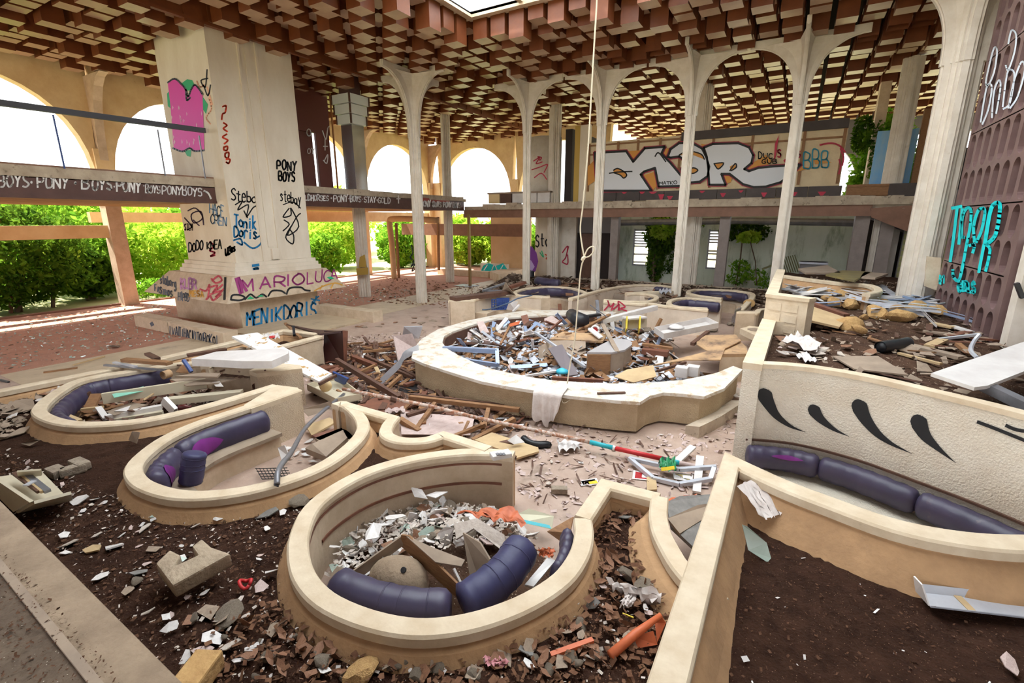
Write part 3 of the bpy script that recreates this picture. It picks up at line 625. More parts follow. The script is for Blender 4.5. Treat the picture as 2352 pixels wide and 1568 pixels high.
shrub(2.9,27.3,7.6,1.3,.9,'leafmid','green tree seen through the gap right of the mural wall',6000,size=.15,name='tree')
shrub(-46,14,5.5,5,8,'leafbright','distant bright tree mass behind the pillar and left gallery',6000,size=.3,name='tree')
shrub(-45,34,5.5,6,7,'leafbright','distant bright tree mass behind the far left arches',6000,size=.3,name='tree')
for k,(x,y,h,rx,ry,m_,n_) in enumerate([(-31,10.5,4.6,2.4,2.2,'leafbright',5000),(-31.5,15.5,4.2,2.2,2.6,'leafmid',4500),(-29.5,20.0,4.0,2.0,2.2,'leafbright',4500),(-29.5,24.5,3.8,2.2,2.2,'leafbright',5000),(-28.0,30.5,3.8,2.6,2.2,'leafmid',5000),(-24.5,33.0,3.8,2.4,2.0,'leafbright',5000),(-20.5,34.0,3.8,2.4,1.6,'leafbright',4500),(-16.0,34.0,3.6,2.2,1.6,'leafmid',4000),(-27.3,8.9,2.2,1.2,1.2,'leafdark',3000),(-27.5,-.5,4.0,2.4,2.4,'leafdark',6000)]):
    shrub(x,y,h,rx,ry,m_,'wild shrub in the belt outside the arcade, '+['first behind the ochre post','second behind the pillar','third, left of the smeared column','fourth, right of the smeared column','fifth, by the arcade corner','sixth, left of the far tree column','seventh, behind the brass pole','eighth, nearest the sunlit ochre wall','low dark one at the ochre post foot','darkest one at the left picture edge'][k],n_,size=.17,group='wild shrubs outside the arcade')
for k,(x,y,h) in enumerate([(-25.6,4.6,3.6),(-25.9,5.9,3.4),(-26.1,7.2,3.2),(-25.3,3.2,3.4)]):
    t = thing('sapling',(x,y,-.1),'thin dark sapling trunk in the dark shrub at left, '+['leaning right','reddish and forked','nearest the ochre post','nearest the picture edge'][k],'tree')
    MB().tube(catmull([(x,y,-.1),(x+.2,y+.12,h*.35),(x+.3,y-.15,h*.7),(x+.35,y+.3,h)],3),[.07]*4+[.05]*4+[.03]*2,6).obj('trunk','bark' if k != 1 else 'woodr',t); MB().tube([(x+.2,y+.12,h*.35),(x+.5,y+.5,h*.7),(x+.6,y+.8,h*.95)],[.04,.03,.015],6).obj('branch','bark' if k != 1 else 'woodr',t)
    foliage('foliage',(x+.5,y+.2,h*.55),(.5,1.0,h*.35),700,'leafmid' if k % 2 else 'leafbright',t,.09,.1)
iv = thing('ivy', on_y(1510,640,25.8), 'thick ivy trunk hanging beside the left louvre window', 'ivy')
q = [on_y(px,py,25.8) for px,py in ((1500,645),(1503,600),(1510,560),(1525,520),(1540,500))]
MB().tube(q,[.14,.13,.12,.1,.08],7).obj('trunk','bark',iv); c = on_y(1520,545,25.6); foliage('foliage',(c.x-.1,25.6,c.z+.1),(.75,.25,1.1),1600,'leafdark',iv,.11); c = on_y(1512,525,25.4); foliage('foliage',(c.x+.2,25.4,c.z),(.65,.3,.55),800,'leafbright',iv,.13)
c = on_y(1530,590,25.8); foliage('foliage',(c.x,25.85,c.z),(.8,.1,.9),700,'leafdark',iv,.08)
c = on_y(1560,512,25.7); foliage('foliage',(c.x,25.75,c.z),(1.3,.12,.22),900,'leafmid',iv,.1); c = on_y(1505,600,25.7); foliage('foliage',(c.x,25.75,c.z),(.45,.12,1.2),1000,'leafdark',iv,.09)
iv2 = thing('ivy', on_y(1700,640,25.8), 'wall ivy with a leggy sapling right of the steel post', 'ivy')
c = on_y(1710,530,25.8); foliage('foliage',(c.x,25.85,c.z),(1.1,.1,.5),1300,'leafdark',iv2,.09); c = on_y(1720,545,25); foliage('foliage',(c.x,25.2,c.z),(.5,.3,.25),450,'leafbright',iv2,.12)
MB().tube([on_y(1690,655,25.2),on_y(1700,600,25.2),on_y(1705,550,25.2)],.035,6).obj('stem','bark',iv2); MB().tube([on_y(1738,655,25),on_y(1735,600,25),on_y(1722,550,25)],.025,6).obj('stem','bark',iv2)
for c_,r_ in (((1700,610),.5),((1730,630),.6),((1760,650),.5),((1690,640),.5)): c = on_y(*c_,25.1); foliage('foliage',(c.x,25.2,c.z),(r_,.3,.3),130,'leafmid',iv2,.1)
iv3 = thing('ivy', on_y(2000,300,23.9), 'ivy creeping over the upper pier right of the mural wall', 'ivy')
c = on_y(1985,290,23.9); foliage('foliage',(c.x,23.9,c.z-.3),(.35,.15,.7),500,'leafdark',iv3,.1); c = on_y(2012,350,23.9); foliage('foliage',(c.x,23.9,c.z),(.2,.1,1.2),250,'leafdark',iv3,.08)
# ================================================================ SUNKEN LOUNGE: booth walls, soil beds, cushions
def booth(path, z, label, soil=.5, zf=0.0, name='lounge_booth', flare=.125, group='curved cream booth walls', wm='cream', wd=.075, taper=(.05,.05), skm='skirt'):
    P = [(p[0],p[1]) for p in path]; m = P[len(P)//2]; booth.n = getattr(booth,'n',0)+1; z += .0035*(booth.n % 4)
    t = thing(name, (m[0],m[1],zf), label, 'booth' if name == 'lounge_booth' else 'low wall', group)
    w = wd
    MB().sweep(P, [(-w-.012,z-.09),(-w-.012,z-.02),(-w+.005,z),(w-.005,z),(w+.008,z-.02),(w+.008,z-.07),(w-.01,z-.09)]).obj('rim','rim',t)
    MB().sweep(P, [(0,zf),(w-.012,zf),(w-.012,z-.08),(0,z-.08)]).obj('lining',wm,t)
    def sk_(u):
        f = flare*max(0,min(1,u/taper[0] if taper[0] else 1,(1-u)/taper[1] if taper[1] else 1))
        return [(0,z-.08),(-w+.012,z-.08),(-w+.004,z-.11),(-w-f*.30,(z+soil)/2-.02),(-w-f*.85,soil-.01),(-w-f,soil-.06),(-w-f,zf),(0,zf)]
    MB().sweep(P, sk_).obj('skirt',skm,t)
    return t
ZR = .72
b1 = trace([(660,842),(540,832),(420,833),(287,853),(229,862),(172,876),(125,903),(96,927),(90,945),(119,962),(170,972),(240,972),(333,963),(452,937),(560,906),(632,884)], ZR)
b2 = trace([(686,894),(640,910),(574,932),(459,970),(383,1004),(330,1042),(306,1072),(314,1098),(344,1118),(402,1134),(478,1136),(574,1123),(670,1097),(746,1065),(803,1024),(831,990),(831,965),(814,943),(788,926),(769,930)], ZR)
k1 = trace([(790,928),(903,960)], ZR, 1)+trace([(892,973),(886,991),(897,1004),(929,1012),(980,1010),(1018,998)], ZR)+trace([(1060,1011),(1122,1031)], ZR, 1)
b3 = trace([(1180,1041),(1120,1036),(1041,1038),(945,1052),(849,1079),(773,1117),(716,1163),(689,1220),(685,1270),(700,1323),(746,1373),(830,1413),(930,1436),(1022,1435),(1117,1415),(1213,1377),(1289,1327),(1328,1274),(1341,1228),(1338,1190)], ZR)
k2 = trace([(1338,1188),(1391,1110),(1514,1141)], ZR, 1)
b4 = trace([(1516,1141),(1514,1162),(1513,1186),(1520,1219),(1536,1253),(1565,1300),(1612,1350),(1660,1385)], ZR)
w1 = booth(b1, ZR, 'cream oval booth wall with navy back cushion, filled with broken furniture, at far left')
w2 = booth(b2, ZR, taper=(.08,.12), label='cream oval booth wall with torn magenta and navy cushions')
booth(k1, ZR, taper=(.1,.3), label='small curled cream wall linking the torn-cushion booth to the nearest booth')
w3 = booth(b3, ZR, taper=(.16,.05), label='nearest round cream booth wall, filled with plaster shards')
booth(k2, ZR, taper=(.2,.2), flare=.05, label='angled cream wall stub around the little leafy bed right of the nearest booth')
booth(b4, ZR, taper=(.25,0), label='cream curved wall partly hidden by the big right planter', flare=.26)
cb = trace([(-170,932),(0,897),(300,838),(560,779),(650,758),(728,767)], ZR, 1)
booth(cb, ZR, taper=(0,.1), label='long low cream kerb between the screed strip and the left bed', flare=.1, name='kerb', group=None)
b0 = trace([(735,770),(690,782),(632,797),(560,818),(500,826),(470,838)], ZR)
booth(b0, ZR, 'cream curved wall end behind the peeling door leaf', wm='cream')
# thick wall ends with rough stucco
def block(pxs, z, label, parent=None, zf=0, m='stucco'):
    poly = [at(x,y,z) for x,y in pxs]
    mb = MB().prism([(p.x,p.y) for p in poly], zf, z-.07); o = mb.obj('stucco_face',m,parent); 
    MB().prism([(p.x,p.y) for p in poly], z-.07, z+.002).obj('top','rim',parent); return o
block([(636,884),(684,890),(690,899),(577,939),(560,930)], ZR-.01, '', w2)
be = thing('wall_end', at(640,845,0), 'thick stuccoed cream wall end under the white trough panel', 'wall')
block([(572,851),(620,832),(690,838),(694,846),(590,858)], ZR, '', be)
# soil of the front bed
bed = []
for path in (cb, b0, b1, b2, k1, b3, k2, b4): bed += [(p.x,p.y) for p in path]
bed += [(-.3,2.6),(-.3,.5),(-14,.5)]
soil_patch('soil_bed', bed, .5, .055, .022, 'soil', zfun=lambda X,Y: -.03*np.clip((X+5)*0,0,1), kind='structure')
# near terrace on the lower left, with its timber joint strip
tz = 1.2
e0, e1 = at(-40,1110,tz), at(430,1580,tz)
lg = thing('terrace_ledge', (e0.x,e0.y,tz), 'dirty screed terrace with a sandy edge in the lower left corner', 'ledge', kind='structure')
nrm = (e1-e0).normalized(); sd = Vector((nrm.y,-nrm.x,0))
def strip(a,b_,o0,o1,z0,z1): return [tuple(a+sd*o0)[:2],tuple(b_+sd*o0)[:2],tuple(b_+sd*o1)[:2],tuple(a+sd*o1)[:2]]
ext = e0-nrm*5, e1+nrm*1.6
MB().prism(strip(*ext,0,.2,0,0),.3,tz).obj('edge','ledge2',lg); MB().prism(strip(*ext,.2,.24,0,0),.3,tz+.012).obj('joint_strip','card',lg)
MB().prism(strip(*ext,.24,2.5,0,0),.3,tz-.004).obj('screed','ledge',lg)
# right planter, spiked booth and upper terrace
ZP = 1.0
pl = [Vector((-.3,.3,0)),Vector((-.3,4.93,0))]+trace([(1700,1066),(1800,1112),(1900,1150),(2050,1203),(2200,1234),(2352,1246),(2560,1238),(2900,1200)], ZP)[1:]
wp = booth(pl, ZP, taper=(0,0), label='tall cream planter wall with a sharp corner on the right', soil=.62, flare=.24, name='planter_wall', group=None, wd=.098)
soil_patch('soil_planter', [(p.x,p.y) for p in pl]+[(3.2,.3)], .62, .05, .02, 'soil', kind='structure')
ZS = 1.58
sp = catmull([Vector((-.27,6.62,0)),Vector((.29,6.78,0)),Vector((.93,6.68,0)),Vector((1.47,6.41,0)),Vector((2.04,6.07,0)),Vector((2.9,5.35,0)),Vector((3.6,4.5,0))], 6)
ws = thing('spiked_wall', (-.27,6.62,0), 'curved pale stucco wall sprayed with black comet strokes', 'wall')
MB().sweep([(p.x,p.y) for p in sp], [(0,0),(0,ZS-.05),(.14,ZS-.05),(.14,0)]).obj('stucco_face','stuccow',ws)
MB().sweep([(p.x,p.y) for p in sp], [(-.01,ZS-.055),(-.006,ZS),(.15,ZS),(.16,ZS-.055)]).obj('rim','rim',ws)
MB().sweep([(p.x,p.y) for p in sp], [(0,.525),(-.03,.525),(-.03,.55),(0,.55)]).obj('cushion_rail','woodd',ws)
MB().sweep([(p.x,p.y) for p in sp], [(-.05,.10),(-.05,.16),(-.66,.16),(-.66,.10)]).obj('seat','stuccow',ws)
MB().sweep([(p.x,p.y) for p in sp], [(-.05,0),(-.05,.10),(-.58,.10),(-.58,0)]).obj('seat_riser','cream',ws)
tw = [Vector((-.3,6.6,0)),Vector((-.27,9.9,0))]
wt2 = thing('terrace_wall', (-.3,8,0), 'cream terrace wall running back from the comet-sprayed wall', 'wall')
MB().sweep([(p.x,p.y) for p in tw], [(-.11,0),(-.11,ZS-.08),(.1,ZS-.08),(.1,0)]).obj('face','stuccow',wt2); MB().sweep([(p.x,p.y) for p in tw], [(-.12,ZS-.08),(-.12,ZS+.004),(.11,ZS+.004),(.11,ZS-.08)]).obj('rim','rim',wt2)
MB().prism([(-.38,9.75),(.2,9.75),(.2,9.95),(-.38,9.95)],0,ZS).obj('face_return','rim',wt2)
PR = Vector((-.25,9.95,0)); zu = 2.05
wu = thing('relief_wall', (-.25,9.95,0), 'white planter corner with carved square relief beside the ochre rubble', 'wall')
MB().prism([(-.36,9.9),(.30,9.62),(.40,9.78),(-.2,10.15),(-.2,15.2),(-.36,15.2)],0,zu-.06).obj('face','rim',wu); MB().prism([(-.38,9.88),(.31,9.59),(.42,9.8),(-.18,10.17),(-.18,15.22),(-.38,15.22)],zu-.06,zu).obj('rim','rim',wu)
for k in range(4):
    for j in range(2):
        xa = -.30+j*.26; ya = 9.9-(xa+.36)*.424; za = 1.20+k*.19
        MB().hexa([(xa,ya-.012,za),(xa+.2,ya-.085-.012,za),(xa+.2,ya-.06,za),(xa,ya+.03,za)],[(xa,ya-.012,za+.14),(xa+.2,ya-.085-.012,za+.14),(xa+.2,ya-.06,za+.14),(xa,ya+.03,za+.14)]).obj('relief_square','tan' if 0 else 'rim',wu)
        MB().hexa([(xa+.05,ya-.03,za+.04),(xa+.15,ya-.03-.042,za+.04),(xa+.15,ya-.06,za+.04),(xa+.05,ya+.02,za+.04)],[(xa+.05,ya-.03,za+.10),(xa+.15,ya-.03-.042,za+.10),(xa+.15,ya-.06,za+.10),(xa+.05,ya+.02,za+.10)]).obj('relief_core','beige',wu)
fw = trace([(1803,632),(1860,640),(1930,648),(1985,652),(2010,658),(2018,668),(1990,674)], 1.75)
wf2 = booth(fw, 1.75, 'low white curved wall under mossy boards behind the heap of metal strips', soil=1.3, zf=1.0, name='terrace_booth', group=None, flare=.3)
soil_patch('soil_terrace', [(-.3,6.7),(.3,6.85),(.93,6.75),(1.5,6.5),(2.1,6.15),(2.9,5.45),(3.6,4.6),(8,4.6),(8,22),(-.3,22)], 1.36, .09, .03, 'soil2', kind='structure')
# far bed walls
M['pale_face'] = mat('pale_booth_face',(.68,.57,.46),.8,(.56,.45,.35),2.5,bump=.15,bscale=30,dirt=(.33,.25,.18),dirt_scale=2,dirt_lo=.62,dirt_hi=.85)
ZF = .8
def fb(px, label, sub=4, soil=.6): return booth(trace(px[::-1], ZF, sub), ZF, label, soil=soil, flare=.05, group='far booth walls', wm='pale_face', skm='pale_face')
F0 = [(1030,690),(1082,690),(1089,687),(1125,679),(1178,677),(1225,680),(1262,683)]
F1 = [(1262,679),(1215,678),(1188,676),(1184,670),(1200,663),(1240,658),(1268,657),(1310,660),(1338,668),(1342,675),(1310,684)]
F2 = [(1310,685),(1373,667),(1432,656),(1479,653),(1525,655),(1552,661),(1540,668),(1489,669),(1438,672)]
F3 = [(1438,674),(1479,673),(1506,680),(1502,688),(1470,692),(1387,688)]
F4 = [(1387,692),(1470,697),(1489,696),(1540,703),(1627,711)]
F5 = [(1625,707),(1560,703),(1538,697),(1543,688),(1574,683),(1620,686),(1659,690)]
F6 = [(1659,684),(1606,678),(1581,671),(1596,664),(1649,664),(1702,668),(1730,677),(1700,712)]
F7 = [(1693,716),(1734,718),(1744,711),(1766,708),(1790,706)]
ww = [fb(F0,'far booth wall behind the blue crate, with a broad flat left end'),fb(F1,'far round booth wall with an intact navy back, left of the rope'),fb(F2,'far booth wall with a long straight arm right of the rope'),
 fb(F3,'far short curl of wall behind the red-tagged wall'),fb(F4,'far low wall with a dark red tag'),fb(F5,'far oval booth wall behind the long white trough'),fb(F6,'far booth wall with navy back nearest the courtyard glazing line'),fb(F7,'far booth wall stub beside the relief-carved planter')]
farb = []
for Fp in (F0,F1,F2,F3,F4,F5,F6,F7): farb += [tuple(p)[:2] for p in trace(Fp, ZF, 4)]
far_poly = farb+[(-.3,17),(-.3,21.95),(-13.0,21.95),(-11.2,17.0)]
soil_patch('soil_far_bed', far_poly, .6, .09, .03, 'soil2', kind='structure')
# ---- cushions
def cushion(path, i0, i1, off, zc, rt, rz, m, parent, seams=2, name='back_cushion', n=12, **kw):
    P = [Vector((p[0],p[1],0)) for p in path][i0:i1+1]; P = catmull(P, 3); k = len(P); rings = []; mb = MB(); fr = []
    for i,p in enumerate(P):
        d = (P[min(i+1,k-1)]-P[max(i-1,0)]).normalized(); nn = Vector((-d.y,d.x,0)); c = p+nn*off+Vector((0,0,zc)); t = i/(k-1)
        s = 1-.10*max(0,1-abs(((t*seams)%1)-.0)*k/seams*.6) if seams else 1
        e = min(i, k-1-i); s *= {0:.55,1:.86}.get(e,1.0)
        wob = 1+.03*math.sin(i*1.3)
        fr.append((c,nn,s*wob)); rings.append([c+nn*math.cos(a)*rt*s*wob+Vector((0,0,math.sin(a)*rz*s*wob)) for a in [q*2*math.pi/n for q in range(n)]])
    mb.add([v for r in rings for v in r],[(i*n+j,i*n+(j+1)%n,(i+1)*n+(j+1)%n,(i+1)*n+j) for i in range(k-1) for j in range(n)]+[tuple(range(n)),tuple(range((k-1)*n,k*n))])
    return mb.obj(name,m,parent,smooth=True,**kw), fr
def torn(fr, t0, t1, a0, a1, rt, rz, parent, m='magenta'):
    k = len(fr); i0, i1 = int(t0*(k-1)), int(t1*(k-1)); vs = []; rows = 5
    for i in range(i0, i1+1):
        t = (i-i0)/max(1,i1-i0); h = math.sin(math.pi*min(1,t*1.0+.02))**.8 if 0 < t < 1 else .03; c,nn,s = fr[i]
        for r in range(rows):
            a = a0+(a1-a0)*(.5+(r/(rows-1)-.5)*h)
            vs.append(c+nn*math.cos(a)*(rt*s+.008)+Vector((0,0,math.sin(a)*(rz*s+.008))))
    n = i1-i0+1; return MB().add(vs,[(i*rows+r,i*rows+r+1,(i+1)*rows+r+1,(i+1)*rows+r) for i in range(n-1) for r in range(rows-1)]).obj('torn_lining',m,parent,smooth=True)
n1 = len(b1); cushion(b1, int(n1*.16), int(n1*.62), .17, .50, .10, .17, 'navy', w1, 5)
n2 = len(b2); c1,fr1 = cushion(b2, int(n2*.10), int(n2*.225), .18, .47, .12, .20, 'navy', w2, 1); c2,fr2 = cushion(b2, int(n2*.225), int(n2*.36), .18, .47, .12, .20, 'navy', w2, 1)
torn(fr1, .45, .97, -.5, .75, .12, .20, c1); torn(fr2, .35, .9, -.7, .9, .12, .20, c2)
MB().sweep([(p.x,p.y) for p in b2[int(n2*.10):int(n2*.46)]], [(.06,.31),(.06,.36),(.50,.36),(.50,.31)]).obj('seat','seat',w2)
MB().sweep([(p.x,p.y) for p in b2[int(n2*.10):int(n2*.46)]], [(.06,0),(.06,.31),(.44,.31),(.44,0)]).obj('seat_riser','cream',w2)
MB().sweep([(p.x,p.y) for p in b2[int(n2*.82):]], [(.06,.31),(.06,.36),(.5,.36),(.5,.31)]).obj('seat','seat',w2)
MB().sweep([(p.x,p.y) for p in b3[2:int(len(b3)*.5)]], [(.062,.58),(.07,.58),(.07,.605),(.062,.605)]).sweep([(p.x,p.y) for p in b3[2:int(len(b3)*.33)]], [(.062,.33),(.075,.33),(.075,.36),(.062,.36)]).obj('batten_line','woodr',w3)
n3 = len(b3); cushion(b3, int(n3*.86), n3-2, .14, .50, .07, .17, 'navy', w3, 1)
ns = len(sp)
for a,b_ in ((0,9),(9,19),(19,30)):
    cs,frs = cushion(sp, a, min(b_,ns-1), -.15, .36, .13, .155, 'navy', ws, 0)
    if a == 0: torn(frs, .35, .85, math.pi-.75, math.pi-.35, .13, .155, cs)
for wv,Fp,a,b_,sgn in ((ww[1],F1,.18,.9,1),(ww[2],F2,.42,.80,1),(ww[5],F5,.25,.98,1),(ww[6],F6,.12,.82,1),(ww[3],F3,.3,.6,1)):
    tr = trace(Fp[::-1], ZF, 4); n = len(tr); a,b_ = 1-b_,1-a; cushion(tr, int(n*a), int(n*b_)-1, .16, .58, .10, .17, 'navy', wv, 3)
for Fp,wv,a,b_ in ((F1,ww[1],.15,.9),(F6,ww[6],.1,.85),(F0,ww[0],.25,.9)):
    tr = trace(Fp[::-1], ZF, 4); n = len(tr); a,b_ = 1-b_,1-a; MB().sweep([(p.x,p.y) for p in tr[int(n*a):int(n*b_)]], [(.05,0),(.05,.36),(.5,.36),(.5,0)]).obj('seat','cream',wv)
MB().prism([tuple(at(x,y,ZF))[:2] for x,y in ((1029,686),(1082,686),(1090,693),(1034,693))],0,ZF).obj('end_block','cream',ww[0])
MB().prism([tuple(at(x,y,ZF))[:2] for x,y in ((1243,679),(1262,677),(1264,684),(1243,685))],0,ZF).obj('end_block','cream',ww[0])
MB().prism([tuple(at(x,y,ZF))[:2] for x,y in ((1691,713),(1732,714),(1734,720),(1692,720))],0,ZF).obj('end_block','cream',ww[7])
def roll(pts, r, m, label, n=12, wr=.03):
    P = catmull([Vector(p) for p in pts], 5); k = len(P); rs = [r*(1+wr*math.sin(i*2.1))*(.7 if i in (0,k-1) else 1) for i in range(k)]
    c = P[k//2]; o = thing('bolster_cushion',(c.x,c.y,c.z-r),label,'cushion','loose vinyl bolsters')
    MB().tube(P, rs, n).obj('vinyl_cover',m,o,smooth=True)
    for q in range(3):
        i = int(k*(.45+.15*q)); d = (P[min(i+1,k-1)]-P[i-1]).normalized(); MB().tube([P[i]-d*.006,P[i]+d*.006],[rs[i]*1.02]*2,n).obj('crease',m,o,smooth=True)
    return o
roll([at(770,1343,.46),at(850,1376,.45),at(945,1396,.45),at(1035,1398,.45)], .15, 'navy', 'dark vinyl bolster lying along the front left of the nearest booth')
roll([at(1062,1388,.46),at(1115,1352,.5),at(1165,1308,.55),at(1203,1252,.60)], .155, 'navyb', 'bent blue vinyl bolster propped at the right inside the nearest booth')
P0 = at(437,1108,.36); roll([P0,P0+Vector((.02,.03,.12)),P0+Vector((.03,.06,.26)),P0+Vector((.04,.09,.36))], .125, 'navyb', 'upright blue vinyl bolster standing in the torn-cushion booth', wr=.02)
roll([at(1232,645,.75),at(1262,650,.75),at(1286,652,.75)], .2, 'navy', 'dark bolster thrown on the soil behind the far round booth', wr=.05)
# ---- round central bar counter
ZC = .58
oc = [(1418,717),(1330,712),(1210,712),(1142,722),(1074,736),(1006,756),(968,778),(950,800),(945,822),(975,835),(1006,845),(1060,862),(1108,876),(1160,886),(1224,896),(1312,909),(1414,919),(1470,923),(1492,909),(1524,901),(1569,904),(1617,910),(1664,891),(1706,848)]
ic = [(1684,840),(1648,855),(1620,862),(1569,872),(1473,880),(1377,880),(1278,874),(1225,867),(1176,857),(1130,847),(1091,833),(1050,814),(1025,799),(1016,786),(1020,772),(1040,761),(1090,744),(1142,731),(1244,724),(1312,722),(1400,724)]
bar = thing('bar_counter', at(1320,800,0), 'round stucco bar counter with peeling white top in the middle of the lounge', 'counter')
top = [at(x,y,ZC) for x,y in oc+ic]; MB().prism([tuple(p)[:2] for p in top], ZC-.055, ZC).obj('counter_top','peel',bar)
cen = at(1330,800,ZC); ob_ = [at(x,y,ZC) for x,y in oc]
def inset(p, d): v = Vector((cen.x-p.x,cen.y-p.y,0)).normalized(); return p+v*d
bd = catmull([inset(p,.07) for p in ob_[:17]],2)+[inset(p,.07) for p in ob_[17:]]
MB().sweep([tuple(p)[:2] for p in bd], [(0,.04),(0,ZC-.05),(.10,ZC-.05),(.10,.04)]).obj('body',mat('bar_stucco_shaded',(.52,.40,.26),.85,(.40,.29,.18),2.0,bump=1.0,bscale=45,dirt=(.26,.18,.11),dirt_scale=1.6,dirt_lo=.58,dirt_hi=.85),bar)  # darker copy of the stucco: the body's weaker light is in its colour
MB().sweep([tuple(inset(p,.12))[:2] for p in bd], [(0,0),(0,.06),(.08,.06),(.08,0)]).obj('plinth','conc',bar)
ib = [at(x,y,ZC) for x,y in ic]; MB().sweep([tuple(p)[:2] for p in catmull(ib,2)], [(.02,0),(.02,ZC-.05),(-.05,ZC-.05),(-.05,0)]).obj('inner_lining','woodd',bar)
q = [at(1420,1000,.05),at(1470,1003,.05),at(1500,985,.05),at(1560,985,.05),at(1585,1000,.05),at(1700,960,.05)]
MB().sweep([tuple(p)[:2] for p in catmull([at(x,y,.12) for x,y in ((1590,985),(1640,960),(1695,925))],3)],[(-.12,0),(-.12,.2),(.12,.14),(.12,0)]).obj('step','conc',bar)
# ================================================================ DEBRIS AND LOOSE THINGS
M['crumb'] = mat('soil_crumb',(.065,.03,.018),.95,(.15,.08,.048),30,spec=.1); M['leafk'] = mat('leaf_crumb',(.11,.048,.028),.9,(.22,.115,.065),14,spec=.15)
def zp(p): return at(p[0],p[1],p[2])
def pl(name, pts, th, m, label, cat, group=None, parent=None, bevel=0):
    P = [zp(p) for p in pts]; c = sum(P, Vector())/len(P)
    return MB().plate(P, th).obj(name, m, parent, label, cat, group, origin=(c.x,c.y,min(p.z for p in P)-th*.5), bevel=bevel)
def bmx(name, a, b, w, h, m, label=None, cat=None, group=None, parent=None):
    A, B = zp(a), zp(b); return MB().beam(A, B, w, h).obj(name, m, parent, label, cat, group, origin=(A+B)/2)
def rock_mb(r, seed, flat=.7, elong=1.3, n=2):
    import bmesh
    bm = bmesh.new(); bmesh.ops.create_icosphere(bm, subdivisions=n, radius=1); q = random.Random(seed); mb = MB()
    pl_ = [(Vector((q.gauss(0,1),q.gauss(0,1),q.gauss(0,1))).normalized(), q.uniform(.55,.9)) for _ in range(9)]
    vs = []
    for v in bm.verts:
        p = v.co.copy()
        for nrm_, d in pl_:
            e = p.dot(nrm_)-d
            if e > 0: p -= nrm_*e
        p *= 1+q.uniform(-.03,.03); vs.append((p.x*r*elong, p.y*r, p.z*r*flat))
    mb.add(vs, [[v.index for v in f.verts] for f in bm.faces]); bm.free(); return mb
def shard_mb(q, r, th):
    n = q.randint(4,6); a0 = q.uniform(0,6.28); el = q.uniform(.45,1)
    P = [(math.cos(a0+k*6.283/n+q.uniform(-.35,.35))*r*q.uniform(.65,1.1), math.sin(a0+k*6.283/n)*r*el*q.uniform(.7,1.1)) for k in range(n)]
    cur = q.uniform(-.25,.35)
    return MB().add([(x,y,cur*x*x/r) for x,y in P]+[(x*.97,y*.97,cur*x*x/r-th) for x,y in P], [tuple(range(n)),tuple(range(2*n-1,n-1,-1))]+[(k,n+k,n+(k+1)%n,(k+1)%n) for k in range(n)])
QS = random.Random(11)
def mkmeshes(name, fn, n, m):
    out = []
    for k in range(n):
        o = fn(k).obj(name, m); out.append(o.data); bpy.data.objects.remove(o)
    return out
KIND = {}
def kind(key, name, fn, n, mats): KIND[key] = (name, [x for m in mats for x in mkmeshes(name, fn, n, m)])
kind('plaster','plaster_shard', lambda k: shard_mb(QS,1,.10), 7, ['plaster','white','plasterp'])
kind('white','plaster_shard', lambda k: shard_mb(QS,1,.07), 7, ['white'])
kind('grey','slate_shard', lambda k: shard_mb(QS,1,.09), 6, ['grey','stone'])
kind('glass','glass_shard', lambda k: shard_mb(QS,1,.06), 5, ['glass'])
kind('card','cardboard_scrap', lambda k: shard_mb(QS,1,.04), 6, ['card','leafd'])
kind('stone','rubble_stone', lambda k: rock_mb(1,k+3,.6), 7, ['stone'])
kind('ostone','ochre_rock', lambda k: rock_mb(1,k+40,.72,1.35), 7, ['ostone'])
kind('stick','timber_offcut', lambda k: MB().box(-1,-.09,-.05,1,.09,.05) if k % 3 else MB().box(-1,-.16,-.03,1,.16,.03), 4, ['wood','woodd','woodr'])
kind('strip','metal_strip', lambda k: MB().box(-1,-.09,-.02,1,.09,.02).box(-1,.07,-.02,1,.09,.10) if k % 2 else MB().box(-1,-.13,-.015,1,.13,.015), 3, ['metal','white','bluemetal'])
kind('leaf','dry_leaf', lambda k: MB().add([(-1,0,.1),(-.3,.42,.22),(.5,.3,.12),(1,0,.3),(.5,-.34,.2),(-.3,-.4,.05),(0,0,-.03)],[(0,1,6),(1,2,6),(2,3,6),(3,4,6),(4,5,6),(5,0,6)]), 3, ['leafd'])
def put(key, P, r, label, cat, group, tilt=.35, lift=.0, rot=None):
    name, ms = KIND[key]; o = bpy.data.objects.new(name, QS.choice(ms)); COL.objects.link(o); o.location = (P[0],P[1],P[2]+lift)
    o.scale = (r,r,r); o.rotation_euler = (QS.gauss(0,tilt), QS.gauss(0,tilt), QS.uniform(0,6.28) if rot is None else rot)
    return tag(o, label, cat, group)
def scatter(key, n, region, zf, r0, r1, label, cat, group, tilt=.35, lift=.01, avoid=(), name=None):
    """n separate pieces spread over a region given by its outline on the ground"""
    poly = [tuple(zp(p))[:2] for p in region]; xs = [p[0] for p in poly]; ys = [p[1] for p in poly]; c = 0; g_ = 0
    while c < n and g_ < 6000:
        g_ += 1; x = QS.uniform(min(xs),max(xs)); y = QS.uniform(min(ys),max(ys))
        if not inside(x,y,poly) or any(inside(x,y,a) for a in avoid): continue
        o = put(key, (x,y,zf(x,y)), QS.uniform(r0,r1), label, cat, group, tilt, lift); c += 1
        if name: o.name = name
